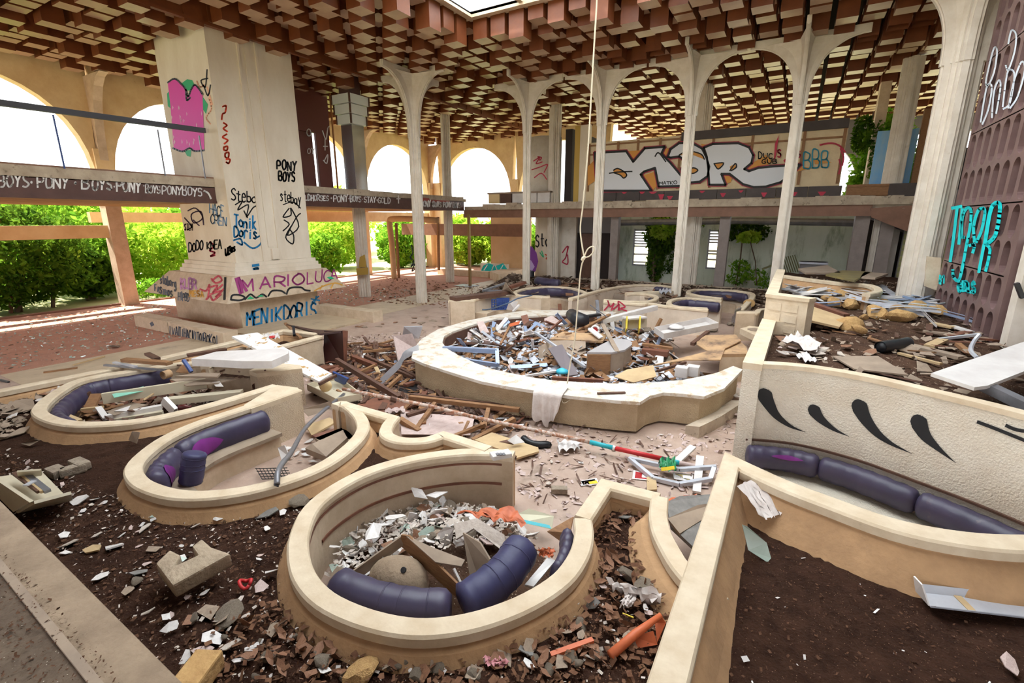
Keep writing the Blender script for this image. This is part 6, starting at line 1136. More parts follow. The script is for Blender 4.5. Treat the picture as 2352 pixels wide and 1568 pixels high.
for k,(pts,l) in enumerate([([(1810,658),(1900,668),(2000,690),(2060,700)],'long curling white metal strip at the back of the terrace heap'),([(1820,672),(1870,660),(1960,680),(2010,700)],'second long curling metal strip on the terrace heap'),([(1815,690),(1880,698),(1930,694)],'curved trim strip along the relief corner top'),([(1990,690),(2060,696),(2150,705)],'straight white strip behind the ochre rocks'),([(2105,695),(2125,720),(2150,745)],'bent white strip falling forward between ochre rocks'),([(2060,700),(2110,690),(2140,680)],'white strip pointing at the slotted screen'),([(2000,712),(2080,706),(2160,712)],'grey channel across the middle of the terrace heap'),([(1900,655),(1940,664),(2000,672)],'thin white strip on the left of the terrace heap'),([(2165,715),(2215,728),(2235,735)],'broad white strip by the foot of the slotted screen')]):
    t = thing('metal_strip',at(*pts[1],1.5),l,'metal strip'); P = catmull([at(x,y,1.50+.03*(k%4)) for x,y in pts],4); mb = MB()
    mb.add([q+Vector((0,s*.09,abs(s)*.03)) for q in P for s in (-1,1)],[(2*i,2*i+1,2*i+3,2*i+2) for i in range(len(P)-1)]).add([q+Vector((0,-.09,s)) for q in P for s in (0,-.05)],[(2*i,2*i+1,2*i+3,2*i+2) for i in range(len(P)-1)]); mb.obj('strip',['metal','white','bluemetal'][k%3],t)
scatter('strip',46,[(1815,662,1.4),(1960,660,1.4),(2140,690,1.4),(2160,715,1.4),(1990,715,1.4),(1830,690,1.4)],lambda x,y:1.45,.25,.75,'pale metal strip in the terrace heap','metal strip','metal strips in the terrace heap',.15,.06)
scatter('card',34,[(1790,760,1.4),(2300,740,1.4),(2340,800,1.4),(2140,860,1.4),(1900,835,1.4),(1780,810,1.4)],lambda x,y:1.4,.06,.2,'brown scrap on the upper terrace soil','scrap','scraps on the upper terrace',.2,.02)
scatter('stick',16,[(1850,740,1.4),(2300,740,1.4),(2340,790,1.4),(2140,830,1.4)],lambda x,y:1.4,.12,.35,'brown offcut on the upper terrace soil','timber','offcuts on the upper terrace',.1,.02)
scatter('plaster',14,[(1760,800,1.4),(1900,770,1.4),(1960,840,1.4),(1780,830,1.4)],lambda x,y:1.41,.05,.14,'pale scrap near the planter corner on the terrace','shard','pale scraps on the terrace',.2,.02)
for pts,m_,l in [([(1833,620),(1900,612),(1932,630),(1850,630)],'card','flat brown board on the low white curved wall'),([(1896,634),(1935,624),(2002,628),(1962,648)],'tile_moss','mossy square panel on the low white curved wall'),([(1985,628),(2040,632),(2010,642),(1975,640)],'card','grey board right of the mossy panel')]: pl('board',[(x,y,1.85) for x,y in pts],.05,m_ if m_ in M else mat('moss_panel',(.22,.17,.06),.8,(.14,.11,.06),2),l,'board')
for n_,(pts,l) in enumerate([([(2128,588),(2160,592),(2156,668),(2122,656)],'cream board standing between thick column and slotted screen'),([(2285,618),(2345,625),(2335,748),(2276,722)],'cream cabinet side leaning behind the slotted screen post')]):
    y_ = (15.2,12.6)[n_]; MB().plate([on_y(x,y,y_) for x,y in pts],.08).obj('cream_board','beige' if n_ else 'rim',None,l,'board',origin=on_y(*pts[3],y_))
wc = thing('white_post',at(2320,790,1.4),'leaning white post at the right picture edge with a black strap','post'); a = at(2328,800,1.36); MB().beam(a,on_y(2390,560,a.y),.28,.28).obj('post','colw',wc); MB().beam(on_y(2335,650,a.y-.2),on_y(2348,684,a.y-.2),.10,.05).obj('strap','black',wc)
MB().plate([at(2222,735,1.42),at(2240,680,1.95),at(2252,720,1.6),at(2262,690,1.85),at(2264,738,1.42)],.015).obj('torn_cardboard','tan',None,'torn tan cardboard standing before the slotted screen','cardboard',origin=at(2242,735,1.4))
# ---- far bed odds and ends
bc = thing('blue_crate',at(1145,712,.3),'blue plastic crate on the seat of the far booth','crate'); c0_,c1_ = at(1130,712,.36),at(1160,711,.36); dx_ = (c1_-c0_); 
for k in range(5): MB().beam(c0_+Vector((0,0,.02+.085*k)),c1_+Vector((0,0,.02+.085*k)),.03,.03).obj('slat','bluep',bc)
for k in range(6): q = c0_+dx_*(k/5); MB().beam(q,q+Vector((0,0,.38)),.03,.03).obj('bar','bluep',bc)
MB().beam(c0_+Vector((0,.3,.2)),c1_+Vector((0,.3,.2)),.03,.36).obj('rear','bluep',bc); MB().beam(c0_+Vector((0,.15,.02)),c1_+Vector((0,.15,.02)),.3,.02).obj('base','bluep',bc)
cb2 = thing('blue_cable',at(1110,708,.4),'blue-grey cable trailing over the far booth wall from the crate','cable'); MB().tube(catmull([at(1095,706,.42),at(1108,711,.38),at(1128,709,.45),at(1165,697,.7),at(1190,685,.84),at(1222,678,.86)],5),.025,6).obj('cable',mat('cable_grey',(.10,.14,.22),.5),cb2,smooth=True)
pl('laminate_board',[(1163,710,.4),(1170,692,.7),(1190,692,.7),(1183,712,.4)],.02,'white','white panel leaning beside the blue crate','panel'); bmx('white_lath',(1178,716,.5),(1193,700,.7),.08,.05,'white','white lath in front of the leaning white panel','lath')
bmx('timber',(1040,687,.85),(1165,672,.85),.4,.14,'woodd','long rotten dark beam lying on the far booth bed at its left end','timber'); bmx('timber',(1170,660,.8),(1205,648,.95),.25,.1,'woodr','brown timber ramp behind the far booth bed','timber')
for a,b_,l in (((1108,668,.85),(1160,650,1.1),'grey metal rail sticking up from the far bed, left one'),((1110,667,.85),(1158,668,.85),'grey metal rail lying on the far bed')): bmx('metal_rail',a,b_,.12,.06,'metald',l,'rail')
pl('crumpled_metal',[(1155,668,.85),(1162,648,1.2),(1170,660,1.1),(1185,678,.8),(1165,680,.8)],.03,'card','crumpled metal sheet on the far bed beside the grey rails','metal')
rag('grey_cloth',[(1512,672,.78),(1535,668,.82),(1545,676,.78),(1515,680,.76)],'crumpled grey cloth on the far bed by a tree column','metal',41,.14); rag('lilac_cloth',[(1690,712,.86),(1704,708,.86),(1690,745,.3),(1678,742,.3)],'lilac cloth hanging off the far booth wall stub','metal',42,.05)
sk_ = thing('white_basin',at(1730,765,.3),'white stone basin block with a round hollow in front of the far booth stub','basin'); MB().prism([tuple(at(x,y,.5))[:2] for x,y in ((1700,754),(1722,748),(1762,752),(1758,768),(1740,772))],.34,.5).obj('block','rim',sk_); c = at(1735,757,.505); MB().tube([c,c+Vector((0,0,.004))],.2,16).obj('hollow','card',sk_)
tn = thing('paint_tins',at(1215,635,.3),'paint tin, tallest of the pair by the round graffiti wall','tin'); c = at(1217,636,.62); MB().tube([c,c+Vector((0,0,.34))],.09,12).obj('tin','metald',tn); tn2 = thing('paint_tins',at(1222,636,.62),'black paint tin beside the tallest tin','tin'); c = at(1223,636,.62); MB().tube([c,c+Vector((0,0,.3))],.09,12).obj('tin','black',tn2)
for t in (tn,tn2): t.name = 'paint_tin'
MB().box(on_y(1010,625,24.6).x,24.4,0,on_y(1125,625,24.6).x,24.8,.35).obj('planter_box','cream',None,'low cream planter box far behind the brass pole','planter',origin=(-16,24.6,0)); MB().prism([tuple(at(x,y,.45))[:2] for x,y in ((1125,622),(1145,630),(1200,618),(1195,612))],0,.45).obj('low_box_wall','cream',None,'low slanting cream box wall beside the sunlit ochre wall','planter',origin=at(1160,625,0))
bk = thing('green_lounger_frame',on_y(1780,610,24.5),'green metal frame rack leaning against the courtyard wall','rack')
for k in range(8): a = on_y(1790+k*5,592-k*1,24.6); b_ = on_y(1800+k*5.5,625,24.4); MB().beam(a,b_,.03,.03).obj('bar',mat('rack_green',(.14,.13,.05),.6),bk)
MB().beam(on_y(1750,618,24.5),on_y(1800,600,24.5),.08,.08).obj('rail',mat('rack_green',(.14,.13,.05),.6),bk)
sf = thing('old_stove',on_y(1865,612,24.6),'old grey stove box in the courtyard by the far wall','stove'); a,b_ = on_y(1833,640,24.6),on_y(1898,602,24.6); MB().box(a.x,24.3,.5,b_.x,24.9,b_.z).obj('body','greywall',sf); MB().box(a.x-.05,24.2,b_.z-.08,b_.x+.05,24.95,b_.z).obj('top','metal',sf); MB().box(a.x+.5,24.27,.9,a.x+1.0,24.31,1.2).obj('door','metald',sf)
scatter('card',60,[(1060,665,.7),(1180,655,.7),(1330,648,.7),(1500,650,.7),(1760,670,.7),(1770,690,.7),(1700,690,.7),(1560,685,.7)],lambda x,y:.64,.10,.3,'brown flake board on the far soil bed','scrap','flake boards on the far bed',.15,.03)
scatter('stick',24,[(1090,668,.7),(1330,645,.7),(1500,650,.7),(1560,684,.7),(1400,660,.7)],lambda x,y:.64,.15,.5,'dark stick on the far soil bed','timber','sticks on the far bed',.08,.03)
scatter('stone',16,[(1480,700,.1),(1690,720,.1),(1700,760,.1),(1560,760,.1)],lambda x,y:.03,.08,.18,'rubble stone on the floor behind the bar','stone','stones behind the bar',.2,.03)
one(1790,694,.68,22,'ostone','flat tan rock at the foot of the tree column by the relief corner','rock'); one(1720,700,.68,14,'ostone','tan rock behind the far booth wall stub','rock')
for px,py,s,l in ((640,800,10,'grey stone under the peeling door leaf'),(263,797,16,'dark stone on the terracotta carpet edge')): one(px,py,.02,s,'grey',l,'stone')

dk = [tuple(at(x,y,0))[:2] for x,y in ((700,800),(940,785),(955,850),(1220,925),(1210,985),(1030,985),(900,945),(720,910))]
chips('wood_rubbish', 2600, dk, .010, .07, 'woodd', 'dark wood rubbish trodden over the floor left of the bar', 'litter', dz=.05, el=(.10,.35)); chips('board_rubbish', 900, dk, .012, .08, 'wood', 'brown board splinters over the floor left of the bar', 'litter', dz=.05, el=(.08,.2))

b1in = [(-8.0+(x+8.0)*.80, 2.9+(y-2.9)*.80) for x,y in B1P]
chips('booth_rubbish', 900, b1in, .22, .10, 'woodd', 'dark broken boards filling the bottom of the far-left booth', 'rubbish', dz=.16, el=(.12,.4)); chips('booth_scraps', 300, b1in, .25, .09, 'card', 'grey board scraps filling the bottom of the far-left booth', 'rubbish', dz=.16, el=(.2,.5))
# ================================================================ WRITING AND GRAFFITI (flat paint on the real surfaces)
GL = {'A':'0,0 .5,1 1,0|.2,.4 .8,.4','B':'0,0 0,1 .7,1 .85,.78 .6,.55 0,.52|.6,.55 .95,.3 .75,0 0,0','C':'.95,.85 .6,1 .15,.8 0,.45 .2,.08 .6,0 .95,.15','D':'0,0 0,1 .55,.95 .95,.6 .9,.25 .5,0 0,0','E':'.9,1 .05,1 0,.5 0,0 .9,0|0,.52 .7,.52','F':'.9,1 0,1 0,0|0,.5 .65,.5',
 'G':'.95,.85 .5,1 .1,.75 0,.35 .3,0 .8,.05 .95,.4 .55,.42','H':'0,0 0,1|1,0 1,1|0,.5 1,.5','I':'.5,0 .5,1','J':'.8,1 .8,.25 .5,0 .1,.2','K':'0,0 0,1|.9,1 0,.45 .95,0','L':'0,1 0,0 .85,0','M':'0,0 .05,1 .5,.4 .95,1 1,0','N':'0,0 0,1 .95,0 .95,1','O':'.5,1 .12,.8 0,.45 .2,.08 .55,0 .9,.2 1,.55 .8,.9 .5,1',
 'P':'0,0 0,1 .7,.97 .95,.75 .7,.48 0,.45','Q':'.5,1 .1,.8 0,.45 .2,.08 .55,0 .9,.2 1,.55 .8,.9 .5,1|.6,.3 1,-.05','R':'0,0 0,1 .7,.97 .9,.75 .65,.5 0,.48|.5,.48 1,0','S':'.9,.85 .55,1 .12,.85 .2,.58 .75,.45 .92,.2 .55,0 .05,.12','T':'.5,0 .5,1|0,1 1,1','U':'0,1 .02,.3 .3,0 .7,0 .95,.3 1,1','V':'0,1 .5,0 1,1','W':'0,1 .25,0 .5,.7 .75,0 1,1',
 'X':'0,0 1,1|0,1 1,0','Y':'0,1 .5,.5 1,1|.5,.5 .4,0','Z':'0,1 1,1 0,0 1,0','.':'.4,.45 .55,.5 .5,.4','-':'.1,.5 .9,.5','+':'.5,0 .5,1|.05,.6 .95,.6','|':'.5,-.1 .5,1.1','*':'.5,.1 .5,1|.1,.3 .9,.8|.1,.8 .9,.3','#':'.3,0 .4,1|.65,0 .75,1|.05,.35 1,.35|.05,.68 1,.68','1':'.2,.8 .55,1 .55,0',"'":'.4,1 .7,1.2',' ':'',
 'a':'.85,.5 .4,.62 .05,.35 .25,.02 .7,.1 .85,.5 .9,.0','o':'.5,.62 .1,.45 .1,.12 .5,0 .85,.15 .88,.45 .5,.62','d':'.8,.15 .4,0 .05,.25 .3,.6 .8,.45|.8,1 .82,0','e':'.1,.32 .85,.38 .6,.64 .15,.5 .1,.15 .5,0 .9,.12','n':'.05,0 .1,.6|.1,.45 .5,.62 .8,.45 .85,0','b':'.1,1 .1,0|.1,.12 .5,0 .85,.2 .7,.55 .1,.5','y':'.1,.6 .45,.15|.85,.6 .3,-.4','t':'.45,1 .45,.1 .8,.02|.1,.66 .85,.66','l':'.4,1 .4,0','s':'.8,.55 .4,.63 .2,.45 .7,.25 .6,.02 .1,.06','r':'.15,0 .15,.6|.15,.4 .5,.62 .85,.55','g':'.8,.5 .4,.62 .1,.35 .4,.08 .8,.2|.8,.6 .8,-.2 .4,-.4 .1,-.25','k':'.1,1 .1,0|.75,.6 .15,.3 .8,0','i':'.45,.6 .45,0|.42,.8 .5,.82','h':'.1,1 .1,0|.1,.4 .5,.6 .8,.4 .85,0'}
def strokes(txt, p0, p1, h, slant=0.0, jit=.05, gap=.30, seed=1, vary=.12):
    """polylines in photo pixels for a word written from p0 to p1 with letters h high"""
    q = random.Random(seed); n = len(txt); dx,dy = p1[0]-p0[0], p1[1]-p0[1]; out = []
    L = math.hypot(dx,dy); ux,uy = dx/L,dy/L; adv = L/n
    for i,ch in enumerate(txt):
        g = GL.get(ch, GL.get(ch.upper(),'')); hh = h*(1+q.uniform(-vary,vary)); w_ = adv*(1-gap); off = q.uniform(-.06,.06)*h
        for st in g.split('|'):
            if not st.strip(): continue
            P = []
            for c in st.split():
                a,b_ = map(float,c.split(',')); a += q.uniform(-jit,jit); b_ += q.uniform(-jit,jit)
                x = i*adv+a*w_+slant*b_*hh; P.append((p0[0]+ux*x, p0[1]+uy*x-b_*hh+off))
            if len(P) > 2:
                Q = catmull([Vector((p[0],p[1],0)) for p in P],4) if ch not in 'AEFHIKLMNTVWXYZ' else [Vector((p[0],p[1],0)) for p in P]; P = [(v.x,v.y) for v in Q]
            out.append(P)
    return out
class Surf:
    def __init__(s, fn, n): s.fn, s.n = fn, Vector(n).normalized()
def SX(x, s=1): return Surf(lambda px,py: on_x(px,py,x), (s,0,0))
def SY(y): return Surf(lambda px,py: on_y(px,py,y), (0,-1,0))
def SP(p, n): return Surf(lambda px,py: on_plane(px,py,Vector(p),Vector(n)), n)
def ribbon(mb, P, wpx, sf, lift=.006, taper=False):
    k = len(P)
    if k < 2: return
    for i in range(k-1):
        (x0,y0),(x1,y1) = P[i],P[i+1]; d = math.hypot(x1-x0,y1-y0)
        if d < 1e-3: continue
        nx,ny = -(y1-y0)/d, (x1-x0)/d; ex,ey = (x1-x0)/d*wpx*.25, (y1-y0)/d*wpx*.25
        w0 = wpx/2*(1-.9*i/(k-1) if taper else 1); w1 = wpx/2*(1-.9*(i+1)/(k-1) if taper else 1)
        q = [(x0-ex+nx*w0,y0-ey+ny*w0),(x0-ex-nx*w0,y0-ey-ny*w0),(x1+ex-nx*w1,y1+ey-ny*w1),(x1+ex+nx*w1,y1+ey+ny*w1)]
        mb.add([sf.fn(*c)+sf.n*lift for c in q],[(0,1,2,3)])
def write(parent, txt, p0, p1, h, wpx, m, sf, **kw):
    lift = kw.pop('lift',.006); mb = MB()
    for P in strokes(txt,p0,p1,h,**kw): ribbon(mb,P,wpx,sf,lift)
    return mb.obj('lettering',m,parent)
def draw(parent, lines, wpx, m, sf, lift=.006, name='graffiti', smooth=True, taper=False):
    mb = MB()
    for P in lines:
        Q = [(v.x,v.y) for v in catmull([Vector((x,y,0)) for x,y in P],4)] if smooth and len(P) > 2 else P
        ribbon(mb,Q,wpx,sf,lift,taper)
    return mb.obj(name,m,parent)
def fillpx(parent, polys, m, sf, lift=.004, name='graffiti'):
    for P in polys:
        tri = tessellate_polygon([[Vector((x,y,0)) for x,y in P]]); MB().add([sf.fn(*c)+sf.n*lift for c in P],[tuple(t) for t in tri]).obj(name,m,parent)
PK,PO,PB,PBK,PWH,PR_,PG,PPU,PCY,PGY,PYE = paint('pink',(.72,.06,.42)),paint('redorange',(.75,.06,.02)),paint('bluepaint',(.015,.19,.42)),paint('blackpaint',(.012,.012,.014)),paint('whitepaint',(.80,.78,.78)),paint('crimson',(.50,.03,.07)),paint('emerald',(.02,.40,.17)),paint('plum',(.30,.03,.16)),paint('turquoise',(.0,.72,.76)),paint('greyblue',(.10,.11,.14)),paint('amber',(.65,.33,.06))
# pillar
L_ = SY(Y0-.0); Rr = SX(X1)
fillpx(pil,[[(386,190),(402,181),(417,193),(427,205),(433,222),(440,206),(448,195),(458,204),(466,217),(470,345),(448,347),(436,340),(420,348),(400,342),(396,290),(392,240)]],PK,L_,.010)
draw(pil,[[(386,190),(402,181),(417,193),(427,205),(433,222),(440,206),(448,195),(458,204),(466,217)],[(398,340),(420,348),(436,340),(448,347),(470,345)],[(428,205),(430,230),(438,224)]],4,PGY,L_,.014)
fillpx(pil,[[(417,192),(430,182),(442,184),(448,196),(438,208),(430,208)],[(384,215),(392,206),(394,250),(386,244)],[(466,222),(478,240),(474,262),(466,250)],[(424,346),(440,344),(438,360),(430,358)]],PG,L_,.007)
draw(pil,[[(452,186),(460,200),(470,195)],[(480,225),(486,250),(474,270),(484,285)],[(476,200),(488,240)]],3,paint('peach',(.8,.4,.25)),L_,.006); draw(pil,[[(476,160),(472,200),(462,185),(478,180)],[(484,195),(478,220),(468,195)]],3,PBK,L_)
for k in range(26): x,y = 394+R.random()*70, 240+R.random()*95; fillpx(pil,[[(x,y),(x+2.5,y+R.uniform(3,9)),(x+.5,y+R.uniform(9,14))]],paint('palepink',(.85,.5,.68)),L_,.013)
draw(pil,[[(511,245),(519,243),(517,258),(511,262),(509,275)],[(513,282),(521,288),(513,295),(522,302)],[(521,308),(511,315),(523,322),(515,330)],[(514,338),(522,336),(521,345),(514,344),(514,338)],[(517,352),(525,350),(524,362),(517,360),(517,352)],[(519,366),(528,366),(525,375),(519,372)]],4,PO,Rr)
write(pil,'PONY',(636,388),(684,392),20,4,PBK,Rr,seed=3); write(pil,'BOYS',(640,414),(680,418),20,4,PBK,Rr,seed=4)
write(pil,'Stebo',(531,458),(590,466),25,3,PBK,Rr,seed=5,gap=.12); draw(pil,[[(540,470),(556,462),(546,482),(570,470),(566,498),(580,478),(590,472)],[(560,484),(568,500)]],3,PBK,Rr)
write(pil,'stebay',(643,460),(692,470),24,2.5,PBK,Rr,seed=6,gap=.1); draw(pil,[[(650,470),(672,464),(690,478),(678,466)]],2.5,PBK,Rr); draw(pil,[[(664,478),(650,498),(668,494),(668,478),(686,520),(660,540),(680,500),(690,490)],[(668,520),(656,545),(672,560),(674,540),(664,525)],[(652,505),(664,515),(650,530)]],3,PBK,Rr)
write(pil,'Tonik',(538,518),(590,528),26,4,PB,Rr,seed=7,gap=.1); write(pil,'Doris',(538,542),(592,550),25,4,PB,Rr,seed=8,gap=.1); draw(pil,[[(536,552),(552,548),(556,562),(544,556)],[(560,556),(580,570),(598,560),(600,542),(590,545)]],4,PB,Rr)
write(pil,'HACF',(482,490),(516,498),22,2.5,paint('paleblue',(.16,.28,.46)),L_,seed=9,gap=.15); write(pil,'CREN',(484,512),(522,520),20,2.5,paint('paleblue',(.16,.28,.46)),L_,seed=10,gap=.15)
draw(pil,[[(432,484),(450,478),(466,500),(446,512),(440,492),(462,486),(468,516)],[(424,500),(440,520),(430,528)],[(444,505),(458,518)]],3,paint('violetblack',(.05,.025,.07)),L_); write(pil,'STLM',(424,528),(444,528),14,2,PBK,L_,seed=11)
write(pil,'DODO',(434,578),(468,572),20,3,PGY,L_,seed=12,gap=.15); write(pil,'KNEA',(476,572),(510,570),18,3,PBK,L_,seed=13,gap=.1); draw(pil,[[(482,555),(492,565),(482,575),(494,580),(484,588),(494,586)]],4,PR_,L_); write(pil,'2uzes',(512,590),(542,574),16,4,PBK,L_,seed=14,gap=.1)
sl = .66; nR = Vector((sl,0,.7)); nR = Vector((.73,0,.48)); SkR = SP((SK[0][2],10,.93),nR); SkF = SP((-17,SK[0][1],.93),Vector((0,-.73,.55)))
for ch,(x,y) in zip('MARIO',((556,672),(596,664),(630,660),(658,657),(672,655))): write(pil,ch,(x,y),(x+30 if ch != 'I' else x+8,y-3),26,4,PPU,SkR,seed=ord(ch),gap=.15,lift=.012)
draw(pil,[[(548,638),(556,672)],[(548,640),(566,668)],[(542,640),(552,674)]],7,PPU,SkR,.011)
for ch,(x,y) in zip('LUCA',((706,653),(725,650),(743,647),(759,643))): write(pil,ch,(x,y),(x+17,y-3),24,3,PPU,SkR,seed=ord(ch)+1,gap=.1,lift=.012)
draw(pil,[[(530,688),(534,678),(552,678),(562,684),(550,690),(530,688)],[(562,688),(575,676),(588,684),(602,676),(612,682)],[(616,680),(625,668),(645,668),(655,674)],[(658,676),(665,662),(690,660),(700,666),(712,668)]],4,PBK,SkR,.012); fillpx(pil,[[(566,688),(574,680),(584,686)],[(590,682),(600,677),(606,681)],[(750,637),(760,635),(768,640),(757,642)]],PG,SkR,.013)
draw(pil,[[(722,668),(745,656),(770,650),(786,655)],[(735,664),(740,656)],[(760,662),(765,652)]],3,PYE,SkR,.01)
write(pil,'staborg',(368,650),(406,660),18,2.5,PGY,SkF,seed=21,gap=.1,lift=.012); write(pil,'FASTHOS',(356,668),(398,684),13,2.5,PGY,SkF,seed=22,lift=.012); write(pil,'KLBR',(416,662),(452,664),22,4,paint('lilac',(.50,.22,.42)),SkF,seed=23,lift=.012,gap=.05); write(pil,'HIPBD',(410,690),(436,692),18,2.5,PGY,SkF,seed=24,lift=.012,gap=.1)
draw(pil,[[(488,645),(502,634),(510,644),(496,650),(486,640)],[(460,664),(474,668),(482,654),(478,684)],[(482,660),(500,656),(490,672),(512,654)],[(484,676),(510,668),(496,682),(514,664)],[(474,688),(484,680),(490,690),(508,676)]],4,paint('rosered',(.6,.09,.12)),SkF,.012); draw(pil,[[(518,638),(516,688)]],5,PBK,SkF,.012); write(pil,'MESA',(436,680),(470,682),14,3,PYE,SkF,seed=25,lift=.012)
BbR = SX(-14.92); write(pil,'MENIK',(567,749),(650,736),33,5,PB,BbR,seed=31,gap=.14,vary=.08); write(pil,'DORIS',(652,734),(728,723),32,4.5,PB,BbR,seed=32,gap=.12,vary=.08); draw(pil,[[(726,680),(722,696)],[(714,686),(734,690)],[(732,680),(716,694)]],3,PB,BbR,smooth=False)
draw(pil,[[(580,610),(594,608)],[(582,618),(592,616),(588,624)]],6,PB,SX(X1+.17))
KF = SY(7.0)
for t_,(x,y),w_ in (('IVA',(388,768),22),('|',(408,772),8),('TIHAC',(412,772),28),('|',(440,780),6),('VITO',(442,779),22),('|',(464,786),6),('ROKO',(468,785),28),('|',(496,790),6)): write(st,t_,(x,y),(x+w_,y+w_*.24),20,2.2,PGY,KF,seed=len(t_)+x,gap=.22)
fillpx(st,[[(344,742),(350,738),(355,746),(348,750)]],PGY,KF,.005)
# gallery fascia lettering
FS = SX(FX+.005-.0)
FS = SX(FX+.002); FS.n = Vector((1,0,0))
for t_,a,b_,h in (('BOYS',(-4,428),(70,432),28),('.',(66,428),(80,428),22),('PONY',(86,430),(160,434),27),('.',(164,430),(184,432),22),('B',(188,436),(208,436),30),('OYS',(212,436),(260,438),24),('.',(256,438),(270,438),20),('PONY',(268,438),(326,442),26),('.',(326,436),(336,436),20),('BOYS.',(334,442),(378,446),18),('PONYBOYS',(372,446),(466,450),20)): write(gal,t_,a,b_,h,4.2 if h > 20 else 2.8,PWH,FS,seed=int(a[0])+7,lift=.012,gap=.2)
draw(gal,[[(468,438),(478,444),(484,456)]],4,PWH,FS,.012)
for t_,a,b_,h in (('ILDHORSES',(693,460),(756,461),12),('.',(757,460),(766,460),10),('PONY',(766,462),(800,463),14),('.',(798,461),(804,461),10),('BOYS',(804,463),(830,464),13),('.',(829,462),(836,462),10),('STAY',(836,464),(864,465),13),('.',(863,464),(869,464),10),('GOLD',(868,466),(898,467),13),('+',(910,467),(922,467),18),('PONY',(966,474),(990,474),13),('.',(989,472),(994,472),9),('BOYS',(994,474),(1014,475),11),('PONY',(1018,475),(1038,476),11),('BOYS',(1040,476),(1058,477),11)): write(gal,t_,a,b_,h,2.4,PWH,FS,seed=int(a[0]),lift=.012,gap=.2)
fillpx(gal,[[(966,453),(1035,460),(1030,464),(966,462)]],paint('brickred',(.32,.06,.035)),FS,.010)
SHs = SX(-18.37); write(sh,'O',(704,312),(718,314),16,2.5,PWH,SHs,seed=41,lift=.02); write(sh,'OY',(706,352),(724,354),13,2,PWH,SHs,seed=43,lift=.02); draw(sh,[[(740,300),(748,320),(752,295),(756,290)],[(746,320),(746,345)],[(742,336),(752,336)],[(744,370),(752,355),(750,375),(742,368)]],2.4,PWH,SHs,.02)
# tree column scrawl, column smear
draw(bpy.data.objects['tree_column'],[[(944,562),(948,580),(942,590),(950,600),(944,612),(952,606),(946,622),(952,618)]],2.5,PBK,SP((-13.1,15.05,2),(1,-1,0)),.05)
SPc = SP((-16.45,15.0,1),(1,-1,0)); fillpx(c7,[[(818,616),(846,614),(846,630),(820,632)],[(826,590),(838,584),(842,614),(824,614)]],paint('ochresmear',(.36,.22,.03)),SPc,.03)
# mural wall
MS = SY(MY-.05)
F5_ = lambda pts: [(1350+x/3.618,250+y/3.618) for x,y in pts]
LM = F5_([(60,365),(320,352),(378,440),(475,328),(640,315),(612,372),(690,452),(780,560),(775,640),(590,645),(560,490),(470,520),(440,545),(530,680),(80,680)])
LO = F5_([(665,400),(690,335),(760,285),(860,280),(950,330),(985,400),(1010,480),(995,560),(930,605),(850,612),(800,575),(780,500),(860,462),(760,395),(690,405)])
LR = F5_([(965,322),(1040,292),(1250,285),(1340,320),(1375,385),(1360,450),(1300,500),(1340,518),(1420,490),(1520,480),(1770,462),(1700,540),(1600,610),(1480,645),(1380,650),(1290,625),(1180,540),(1110,540),(1145,630),(1010,630),(1000,480),(990,400)])
OR = paint('orangefill',(.62,.27,.05)); SIL = paint('silver',(.70,.71,.76))
fillpx(mw,[F5_([(0,480),(60,420),(60,600),(0,640)]),F5_([(320,350),(440,345),(420,430),(375,440)]),F5_([(430,560),(560,520),(575,640),(540,680)]),F5_([(600,330),(690,330),(660,420),(610,370)]),F5_([(1290,500),(1480,380),(1540,440),(1420,500)]),F5_([(1720,470),(1860,490),(1740,520)]),F5_([(1100,545),(1200,560),(1190,610),(1150,620)]),F5_([(940,290),(1000,300),(960,330)]),F5_([(1880,420),(2030,445),(1890,460)])],OR,MS,.006)
for P in (LM,LO,LR): draw(mw,[P+[P[0]]],9,paint('darkred',(.33,.02,.05)),MS,.008,smooth=False); fillpx(mw,[P],SIL,MS,.012); draw(mw,[P+[P[0]]],5,PBK,MS,.016,smooth=False)
fillpx(mw,[F5_([(215,510),(250,495),(300,520),(325,550),(300,575),(270,550),(215,530)]),F5_([(820,505),(880,490),(915,510),(880,535),(830,530)]),F5_([(1050,455),(1130,450),(1085,500)]),F5_([(1180,480),(1225,455),(1235,485),(1190,515)]),F5_([(760,385),(830,350),(940,375),(970,420),(880,385)])],OR,MS,.018); draw(mw,[F5_([(180,535),(250,525),(370,520)]),F5_([(215,510),(250,495),(300,520),(325,550),(300,575),(270,550),(215,530)]),F5_([(820,505),(880,490),(915,510),(880,535),(830,530),(820,505)]),F5_([(1050,455),(1130,450),(1085,500),(1050,455)]),F5_([(1180,515),(1225,455),(1235,485),(1190,515)]),F5_([(760,385),(830,350),(940,375),(970,420)]),F5_([(560,395),(590,365),(650,440)])],3,PBK,MS,.02)
write(mw,'MATKO',(1515,424),(1556,423),7,1.6,PBK,MS,seed=51,lift=.024,gap=.15); write(mw,'DUC',(1742,364),(1778,364),13,2.4,PBK,MS,seed=52,lift=.02); write(mw,'GUB',(1750,375),(1788,375),9,2.4,PBK,MS,seed=53,lift=.02); write(mw,'S S S',(1786,362),(1842,361),16,3.4,PR_,MS,seed=54,lift=.02); fillpx(mw,[F5_([(1545,440),(1555,290),(1590,215),(1580,280),(1562,400)]),F5_([(1625,430),(1640,415),(1655,430),(1640,450)])],PR_,MS,.02)
write(mw,'BBB',(1846,384),(1908,382),38,3.2,paint('tealblue',(.02,.27,.40)),MS,seed=55,lift=.02,gap=.2); draw(mw,[F5_([(1930,300),(2020,285),(2090,305),(2140,360)]),F5_([(2100,330),(2125,400),(2115,470)]),F5_([(2090,420),(2100,480),(2085,540)])],4,PR_,MS,.02)
DS = SY(MY-.12)
